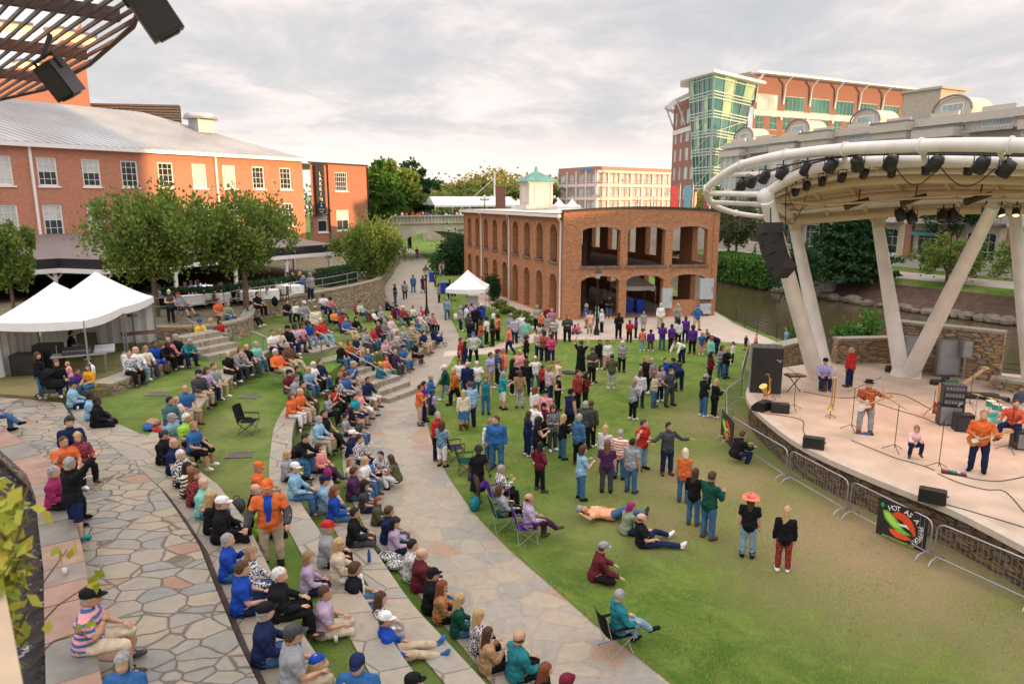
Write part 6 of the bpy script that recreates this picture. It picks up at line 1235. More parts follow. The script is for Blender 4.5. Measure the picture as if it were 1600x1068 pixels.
def pose_mesh(key):
    P = POSE[key]; S = skeleton(P); m = MB(); T = S['T']; n = 14; rows = []
    vs = []; fs = []
    for z, rx, ry in TOR:
        for j in range(n): a = 2*pi*j/n; vs.append(T(rx*cos(a)+(.012 if z > .2 and z < .47 else 0), ry*sin(a), z))
    for i in range(len(TOR)-1):
        for j in range(n): fs.append((i*n+j, i*n+(j+1) % n, (i+1)*n+(j+1) % n, (i+1)*n+j))
    fs += [tuple(range(n))[::-1], tuple(range(len(vs)-n, len(vs)))]; m.add(vs, fs)
    for k in 'RL':
        hip, kn, an, ft, sh, el, wr = S[k]
        m.tube([hip+(hip-kn)*.08, hip.lerp(kn, .25), hip.lerp(kn, .65), kn, kn.lerp(an, .3), kn.lerp(an, .7), an], [.096, .10, .084, .066, .066, .054, .042], 12); m.ball(kn, .06, 10, 6); m.ball(hip, .095, 10, 6)
        q = S['pel']; m.ball(q+(hip-q)*.9+nrm(kn-hip)*-.01, .1, 10, 6)
        h = an+nrm(an-kn)*.035; m.tube([h-ft*.06, h-ft*.03, h+ft*.07, h+ft*.15, h+ft*.19], [.028, .042, .042, .036, .02], 10)
        c = S['T'](0, (.09 if k == 'L' else -.09), .43); m.tube([c, sh, sh.lerp(el, .3), el, el.lerp(wr, .35), wr], [.08, .07, .058, .047, .047, .03], 10); m.ball(sh, .066, 10, 6)
    me = bpy.data.meshes.new('p'); me.from_pydata(m.v, [], m.f); o = bpy.data.objects.new('p', me); COL.objects.link(o)
    md = o.modifiers.new('r', 'REMESH'); md.mode = 'VOXEL'; md.voxel_size = .0225; md.use_smooth_shade = True; md = o.modifiers.new('s', 'SMOOTH'); md.iterations = 4; md.factor = .5
    dg = bpy.context.evaluated_depsgraph_get(); ev = o.evaluated_get(dg).to_mesh(); V = [v.co.copy() for v in ev.vertices]; Fc = [tuple(p.vertices) for p in ev.polygons]; NN = [v.normal.copy() for v in ev.vertices]
    bpy.data.objects.remove(o); bpy.data.meshes.remove(me)
    lab = []
    for v in V:
        best = None
        for nm, a, b, r in S['bones']:
            d = b-a; t = max(0, min(1, (v-a).dot(d)/d.length_squared)); q = ((v-a-d*t).length)/r
            if best is None or q < best[0]: best = (q, nm, t)
        lab.append((best[1], best[2]))
    return dict(S=S, V=V, F=Fc, N=NN, lab=lab)
PM = {}
def pm(k):
    if k not in PM: PM[k] = pose_mesh(k)
    return PM[k]
def head_mesh(m, hd, R):
    """head with brow, eye sockets, nose, mouth, chin and ears; hd = centre of the head"""
    n = 18; zs = [-.125, -.115, -.095, -.07, -.045, -.02, .005, .03, .06, .09, .112, .125]; wx = [.030, .052, .068, .076, .080, .084, .087, .088, .085, .070, .045, .0]; vs = []; fs = []
    for z, r in zip(zs, wx):
        for j in range(n):
            a = 2*pi*j/n; x = cos(a)*r*1.18; y = sin(a)*r*.88; f = max(0, cos(a))**6
            if z < -.02: x += (.012 if cos(a) > 0 else -.018)*(.02+abs(z))/.1
            if f > .05:
                if -.05 < z < .0: x += f*(.022 if z < -.03 else .014)
                if abs(z-.005) < .01: x += f*.004
            if .2 < abs(sin(a)) < .62 and cos(a) > 0 and abs(z-.008) < .02: x -= .008
            vs.append(hd+R @ V3(x, y, z)*1.06)
    for i in range(len(zs)-1):
        for j in range(n): fs.append((i*n+j, i*n+(j+1) % n, (i+1)*n+(j+1) % n, (i+1)*n+j))
    fs.append(tuple(range(n))[::-1]); m.smooth = True; m.mi = 0; m.add(vs, fs)
    m.add([hd+R @ V3(*p) for p in [(.098, 0, .012), (.122, 0, -.032), (.096, -.016, -.034), (.096, .016, -.034), (.10, 0, -.04)]], [(0, 2, 1), (0, 1, 3), (1, 2, 4), (1, 4, 3)])
    for s in (-1, 1): m.ball(hd+R @ V3(-.005, s*.078, -.005), (.018, .008, .03), 8, 5, R=R); m.mi = 1; m.ball(hd+R @ V3(.088, s*.031, .006), (.007, .013, .007), 6, 4, R=R); m.mi = 2; m.ball(hd+R @ V3(.0905, s*.031, .022), (.006, .017, .004), 6, 4, R=R); m.mi = 0
    m.mi = 3; m.ball(hd+R @ V3(.089, 0, -.064), (.008, .022, .006), 8, 4, R=R); m.mi = 0
def hand_mesh(m, el, wr, s, ax=None):
    d = nrm(wr-el); side = nrm(d.cross(V3(0, 0, 1)) if abs(d.z) < .95 else V3(1, 0, 0)); up = nrm(side.cross(d)); m.smooth = True
    c = wr+d*.045; m.ball(c, (.05, .038, .017), 10, 6, R=Matrix((d, side, up)).transposed())
    for i, (o, L) in enumerate([(-.027, .062), (-.009, .072), (.009, .068), (.026, .052)]):
        b = c+d*.035+side*o; k = b+d*L*.55-up*L*(.14+.05*i); m.tube([b, k, k+nrm(d*.75-up*.65)*L*.45], [.009, .0085, .006], 6)
    b = c-d*.01+side*(-s*.034); m.tube([b, b+nrm(d*.75+side*(-s)*.7-up*.2)*.03, b+nrm(d+side*(-s)*.3-up*.3)*.056], [.011, .010, .007], 6)
BODY = {}
def body_mesh(key, ht):
    kk = (key, ht)
    if kk in BODY: return BODY[kk]
    p = pm(key); S = p['S']; m = MB(); m.smooth = True; m.add(p['V'], p['F'])
    hd, R = headf(key, ht); head_mesh(m, hd, R)
    for k, s in (('R', -1), ('L', 1)): hand_mesh(m, S[k][5], S[k][6], s)
    me = bpy.data.meshes.new('person'); me.from_pydata([tuple(v) for v in m.v], [], m.f); me.polygons.foreach_set('material_index', m.m); me.polygons.foreach_set('use_smooth', m.sm)
    for x in (SKINS[0], mat('eye_dark', (.02, .015, .012), .2), mat('brow', (.06, .035, .02), .9), mat('lips', (.40, .14, .11), .5)): me.materials.append(x)
    BODY[kk] = me; return me
def headf(key, ht):
    """head centre and orientation; ht = (yaw, pitch)"""
    S = pm(key)['S']; l = POSE[key]['lean']; R = Matrix.Rotation(radians(ht[0]), 3, 'Z') @ Matrix.Rotation(l*(.35 if l > 0 else (.3 if l > -1 else .95))+radians(ht[1]), 3, 'Y'); b = S['T'](.012, 0, .60); return b+R @ V3(.014, 0, .115), R
CLO = {}
def shell(name, key, sel, off, nz=.010, sk=0, hem=0):
    ck = (name, key)
    if ck in CLO: return CLO[ck]
    p = pm(key); lab = p['lab']; keep = {}; vs = []; fs = []
    for f in p['F']:
        if all(sel(*lab[i]) for i in f):
            for i in f:
                if i not in keep:
                    keep[i] = len(vs); v = p['V'][i]; nm, t = lab[i]; w_ = off+nz*noise.noise(V3(v.x*8, v.y*8, v.z*13))*1.6+nz*noise.noise(v*19)*.9; 
                    if hem and nm == 'torso' and t < .35: w_ += hem*(1-t/.35)
                    if nm.startswith('shin'): w_ += .012*t
                    if nm.startswith('farm'): w_ += .006
                    vs.append(v+p['N'][i]*w_)
            fs.append([keep[i] for i in f])
    me = bpy.data.meshes.new(name); me.from_pydata([tuple(v) for v in vs], [], fs); me.polygons.foreach_set('use_smooth', [True]*len(fs)); me.materials.append(SKINS[0]); CLO[ck] = me; return me
def sel_top(sl):
    def f(n, t):
        if n == 'torso': return True
        if n.startswith('uarm'): return {'l': True, 's': t < .72, 'n': t < .02}[sl]
        if n.startswith('farm'): return sl == 'l' and t < .93
        if n == 'neck': return t < .30
        return n.startswith('thigh') and t < .12
    return f
def sel_bot(k):
    def f(n, t):
        if n == 'torso': return t < .2
        if n.startswith('thigh'): return True if k != 'm' else t < .55
        if n.startswith('shin'): return {'t': t < .97, 's': t < .08, 'm': False, 'k': t < .5, 'd': t < .3}[k]
        return False
    return f
def sel_shoe(b, k): return lambda n, t: n == 'foot'+k or (n == 'shin'+k and t > (.93 if not b else .45))
HAIRM = {}
def hair_mesh(kind, key, ht):
    ck = (kind, key, ht)
    if ck in HAIRM: return HAIRM[ck]
    hd, R = headf(key, ht); m = MB(); m.smooth = True; n = 20; rnd = random.Random(len(HAIRM))
    def cap(lo_f, lo_b, th, amp, fr=14.0):
        vs = []; fs = []; K = 9
        for i in range(K):
            for j in range(n):
                a = 2*pi*j/n; c = cos(a); lo = lo_f if c > .35 else lo_b+(lo_f-lo_b)*max(0, (c+.35)/.7)**1.5; z = lo+(.138-lo)*(i/(K-1)); q = max(0, 1-(max(z, .02)-.02)**2/.0139)**.5; q = q if z > .02 else 1-.9*(.02-z)
                x, y = c*(.104*q+th), sin(a)*(.080*q+th); w_ = 1+amp*noise.noise(V3(x*fr, y*fr, z*fr+ck[0].__hash__() % 7)); vs.append(hd+R @ V3(x*w_-.004, y*w_, z+(.01+th*.5 if i == K-1 else 0)))
        for i in range(K-1):
            for j in range(n): fs.append((i*n+j, i*n+(j+1) % n, (i+1)*n+(j+1) % n, (i+1)*n+j))
        fs.append(tuple(range((K-1)*n, K*n))); m.add(vs, fs)
    def drape(length, wid, th):
        vs = []; fs = []; K = 9; J = 15
        for i in range(K):
            f = i/(K-1); z = .07-f*(length+.07); w_ = wid*(1-.25*f*f)
            for j in range(J):
                a = radians(75+(210)*j/(J-1)); x = cos(a)*(.105+.02*f+th*(1-f*.5)); y = sin(a)*w_*(1+.0*f); q = 1+.10*noise.noise(V3(j*1.3, f*3, length*9)); vs.append(hd+R @ V3(x*q-.03*f, y*q, z+.012*noise.noise(V3(j*2.1, 3, 1))*(f*3)))
        for i in range(K-1):
            for j in range(J-1): fs.append((i*J+j, i*J+j+1, (i+1)*J+j+1, (i+1)*J+j))
        m.add(vs, fs); b = len(vs); m.add([v-(R @ V3(.0, 0, 0)) for v in [q.lerp(hd+V3(0, 0, q.z-hd.z), .3) for q in vs]], [f[::-1] for f in fs])
    if kind == 's': cap(.062, -.06, .012, .06)
    elif kind == 'S': cap(.055, -.085, .024, .14, 22)
    elif kind == 'l': cap(.06, -.06, .018, .06); drape(.30, .100, .01)
    elif kind == 'm': cap(.055, -.09, .022, .08); drape(.16, .104, .012)
    elif kind == 'y': cap(.05, -.10, .045, .22, 26); drape(.22, .125, .03)
    elif kind == 'a': cap(.03, -.06, .05, .2, 30)
    elif kind == 'u': cap(.062, -.06, .012, .05); m.ball(hd+R @ V3(-.105, 0, .075), .042, 10, 7)
    elif kind == 'b':
        vs = []; fs = []
        for i, z in enumerate((-.05, -.02, .015)):
            for j in range(11): a = radians(80+200*j/10); vs.append(hd+R @ V3(cos(a)*.108, sin(a)*.083, z))
        for i in range(2):
            for j in range(10): fs.append((i*11+j, i*11+j+1, (i+1)*11+j+1, (i+1)*11+j))
        m.add(vs, fs)
    me = bpy.data.meshes.new('hair'); me.from_pydata([tuple(v) for v in m.v], [], m.f); me.polygons.foreach_set('use_smooth', m.sm); me.materials.append(SKINS[0]); HAIRM[ck] = me; return me
def hat_mesh(kind, key, ht):
    ck = ('hat'+kind, key, ht)
    if ck in HAIRM: return HAIRM[ck]
    hd, R = headf(key, ht); m = MB(); m.smooth = True; Q = R @ Matrix.Rotation(-.08, 3, 'Y'); c = hd+R @ V3(0, 0, .045)
    prof = [(.104, -.01), (.106, .03), (.098, .065), (.07, .095), (.03, .108), (.001, .11)]
    if kind in 'wv': prof = [(.22, -.01), (.19, .005), (.106, .012), (.102, .07), (.08, .10), (.001, .105)]
    if kind == 'f': prof = [(.15, .0), (.106, .012), (.104, .09), (.085, .10), (.001, .085)]
    vs = []; fs = []; n = 18
    for r, z in prof:
        for j in range(n): a = 2*pi*j/n; vs.append(c+Q @ V3(cos(a)*r*1.12, sin(a)*r*(.9 if r < .12 else 1), z+(.02*cos(2*a) if r > .18 else 0)))
    for i in range(len(prof)-1):
        for j in range(n): fs.append((i*n+j, i*n+(j+1) % n, (i+1)*n+(j+1) % n, (i+1)*n+j))
    m.add(vs, fs)
    if kind == 'c':
        b = []
        for j in range(9): a = radians(-55+110*j/8); b += [c+Q @ V3(cos(a)*.112, sin(a)*.094, .0), c+Q @ V3(cos(a)*.112+.075*cos(a*1.2), sin(a)*.085, -.012-.012*abs(sin(a)))]
        m.add(b, [(2*j, 2*j+1, 2*j+3, 2*j+2) for j in range(8)]); m.add([v-V3(0, 0, .006) for v in b], [(2*j+2, 2*j+3, 2*j+1, 2*j) for j in range(8)])
    me = bpy.data.meshes.new('cap'); me.from_pydata([tuple(v) for v in m.v], [], m.f); me.polygons.foreach_set('use_smooth', m.sm); me.materials.append(SKINS[0]); HAIRM[ck] = me; return me
def skirt_mesh(key, long_):
    ck = ('skirt%d' % long_, key)
    if ck in CLO: return CLO[ck]
    S = pm(key)['S']; m = MB(); m.smooth = True; n = 22; R = S['R']; z1 = -.62 if long_ else -.40; vs = []; fs = []
    for i in range(7):
        f = i/6; z = .08+(z1-.08)*f
        for j in range(n): a = 2*pi*j/n; w_ = 1+.05*f*sin(a*6); vs.append(S['pel']+V3(cos(a)*(.13+.08*f)*w_, sin(a)*(.175+.06*f)*w_, z))
    for i in range(6):
        for j in range(n): fs.append((i*n+j, i*n+(j+1) % n, (i+1)*n+(j+1) % n, (i+1)*n+j))
    m.add(vs, fs); me = bpy.data.meshes.new('skirt'); me.from_pydata([tuple(v) for v in m.v], [], m.f); me.polygons.foreach_set('use_smooth', m.sm); me.materials.append(SKINS[0]); CLO[ck] = me; return me
SKINS = [mat('skin_fair', (.56, .33, .23), .5, var=.06, vs=8), mat('skin_tanned', (.46, .25, .16), .5, var=.06, vs=8), mat('skin_brown', (.20, .10, .06), .5, var=.08, vs=8), mat('skin_dark', (.075, .038, .024), .5, var=.08, vs=8)]
CL = dict(black=(.012, .012, .014), white=(.72, .71, .70), grey=(.28, .29, .31), charcoal=(.055, .058, .065), navy=(.014, .022, .07), blue=(.035, .12, .31), royal=(.015, .06, .34), lightblue=(.24, .42, .58), denim=(.05, .13, .25), paledenim=(.20, .32, .44), teal=(.02, .17, .20), turquoise=(.02, .27, .30), mint=(.22, .52, .44), green=(.03, .16, .06), darkgreen=(.01, .065, .045), olive=(.08, .085, .045), sage=(.22, .26, .18), lime=(.30, .55, .06), khaki=(.42, .34, .24), beige=(.55, .46, .35), cream=(.66, .58, .46), camel=(.40, .25, .14), brown=(.11, .055, .035), rust=(.42, .11, .03), orange=(.62, .14, .04), coral=(.75, .20, .13), red=(.42, .03, .025), burgundy=(.13, .015, .03), maroon=(.11, .018, .028), magenta=(.27, .025, .10), pink=(.72, .30, .32), hotpink=(.58, .08, .19), lilac=(.42, .32, .46), lavender=(.34, .33, .55), purple=(.10, .03, .24), plum=(.06, .025, .07), mustard=(.68, .33, .02), yellow=(.75, .50, .04), peach=(.80, .36, .20),
  black_h=(.014, .011, .010), brown_h=(.075, .038, .020), blond_h=(.50, .34, .16), grey_h=(.32, .31, .30), white_h=(.62, .60, .57), auburn_h=(.19, .065, .025), red_h=(.32, .09, .03), magenta_h=(.30, .02, .14), fair_h=(.30, .19, .10), platinum_h=(.72, .62, .45))
PAT = {'striped': 0, 'plaid': 1, 'patterned': 2, 'floral': 2, 'camouflage': 2}
def cloth(spec):
    """spec such as 'navy', 'red-black plaid', 'blue-pink striped'"""
    key = 'cloth_'+spec.replace('-', '_').replace(' ', '_')
    if key in MATS: return MATS[key]
    w_ = spec.split(); cs = w_[0].split('-'); a = CL[cs[0]]
    if len(w_) == 1: return mat(key, a, .9, var=.24, vs=9, bump=.6, bs=11, spec=.1)
    b = CL[cs[1]] if len(cs) > 1 else CL['white']; m, nt, N, L, B = _new(key); B.inputs['Roughness'].default_value = .85; tc = N.new('ShaderNodeTexCoord'); o = tc.outputs['Object']; k = PAT[w_[1]]
    if k == 2: f = mapr(N, L, noise_node(N, L, o, 30, 3, .5), .46, .54)
    else:
        wv = N.new('ShaderNodeTexWave'); wv.bands_direction = 'Z'; wv.inputs['Scale'].default_value = 3.4 if k == 0 else 4.5; L.new(o, wv.inputs[0]); f = mapr(N, L, wv.outputs[1], .45, .55)
        if k == 1: w2 = N.new('ShaderNodeTexWave'); w2.bands_direction = 'Y'; w2.inputs['Scale'].default_value = 4.5; L.new(o, w2.inputs[0]); mm = N.new('ShaderNodeMath'); mm.operation = 'MULTIPLY_ADD'; L.new(mapr(N, L, w2.outputs[1], .45, .55), mm.inputs[0]); mm.inputs[1].default_value = .5; q = N.new('ShaderNodeMath'); q.operation = 'MULTIPLY'; L.new(f, q.inputs[0]); q.inputs[1].default_value = .5; L.new(q.outputs[0], mm.inputs[2]); f = mm.outputs[0]
    L.new(mixc(N, L, f, a, b), B.inputs['Base Color']); MATS[key] = m; return m
def hairm(c): return mat('hair_'+c, CL[c+'_h'], .6, var=.35, vs=30, bump=.8, bs=60, spec=.3)
SLEEVE = dict(tee='s', polo='s', shirt='l', sweater='l', hoodie='l', jacket='l', blouse='l', cardigan='l', coat='l', tank='n', top='n', vest='n', dress='s', fleece='l', jersey='s', tunic='l')
BOT = dict(jeans='t', trousers='t', shorts='s', leggings='t', capris='k', skirt='m', joggers='t')
STANDING = set('shcuiworGBO')|{'y2'}
def link(nm, me, par, m):
    o = bpy.data.objects.new(nm, me); COL.objects.link(o); o.parent = par; o.material_slots[0].link = 'OBJECT'; o.material_slots[0].material = m; return o
def person(loc, rz, pose, top, bottom, hair, skin=0, s=1.0, wd=1.0, shoes='', hat=None, ht=(0, 0)):
    """top 'navy hoodie', bottom 'blue jeans', hair 's brown'"""
    me = body_mesh(pose, ht); o = bpy.data.objects.new('person', me); COL.objects.link(o); o.location = loc; o.rotation_euler = (0, 0, rz); o.scale = (s*wd, s*wd, s)
    o.material_slots[0].link = 'OBJECT'; o.material_slots[0].material = SKINS[skin]
    tc, tk = top.rsplit(' ', 1); sl = SLEEVE[tk]
    link({'dress': 'dress', 'tee': 'shirt', 'polo': 'shirt', 'top': 'shirt', 'tank': 'shirt'}.get(tk, tk), shell('top'+sl+('j' if tk in ('jacket', 'coat', 'hoodie', 'fleece') else ''), pose, sel_top(sl), .022 if tk in ('jacket', 'coat', 'hoodie', 'fleece') else .015, hem=.03 if tk in ('jacket', 'coat', 'hoodie', 'tunic') else .018), o, cloth(tc))
    if tk in ('jacket', 'fleece', 'cardigan') and sl == 'l': pass
    if tk == 'dress' and (not bottom or bottom == '-'):
        link('skirt', skirt_mesh(pose, 1) if pose in STANDING else shell('dressbot', pose, sel_bot('d'), .03), o, cloth(tc))
    elif bottom and bottom != '-':
        bc, bk = bottom.rsplit(' ', 1); bc = {'blue': 'denim', 'pale': 'paledenim', 'dark': 'navy'}.get(bc, bc) if bk == 'jeans' else bc
        if bk == 'skirt': link('skirt', skirt_mesh(pose, 0) if pose in STANDING else shell('skirtbot', pose, sel_bot('m'), .026), o, cloth(bc))
        else: link({'jeans': 'trousers', 'joggers': 'trousers', 'capris': 'trousers'}.get(bk, bk), shell('bot'+BOT[bk], pose, sel_bot(BOT[bk]), .014 if bk != 'leggings' else .007, nz=.005 if bk != 'leggings' else .0015), o, cloth(bc))
    if shoes != 'none':
        sw = shoes or ('brown', 'black', 'white', 'charcoal')[int(abs(loc[0]*7+loc[1]*3)) % 4]; bt = sw.endswith('+'); 
        for k in 'RL': link('boot' if bt else 'shoe', shell(('boot' if bt else 'shoe')+k, pose, sel_shoe(bt, k), .012), o, cloth(sw.rstrip('+')))
    hk, hc = hair.split(); 
    link('hair', hair_mesh(hk, pose, ht), o, hairm(hc))
    if hat: link('hat' if hat[0] != 'c' else 'cap', hat_mesh(hat[0], pose, ht), o, cloth(hat[1:]))
    return o
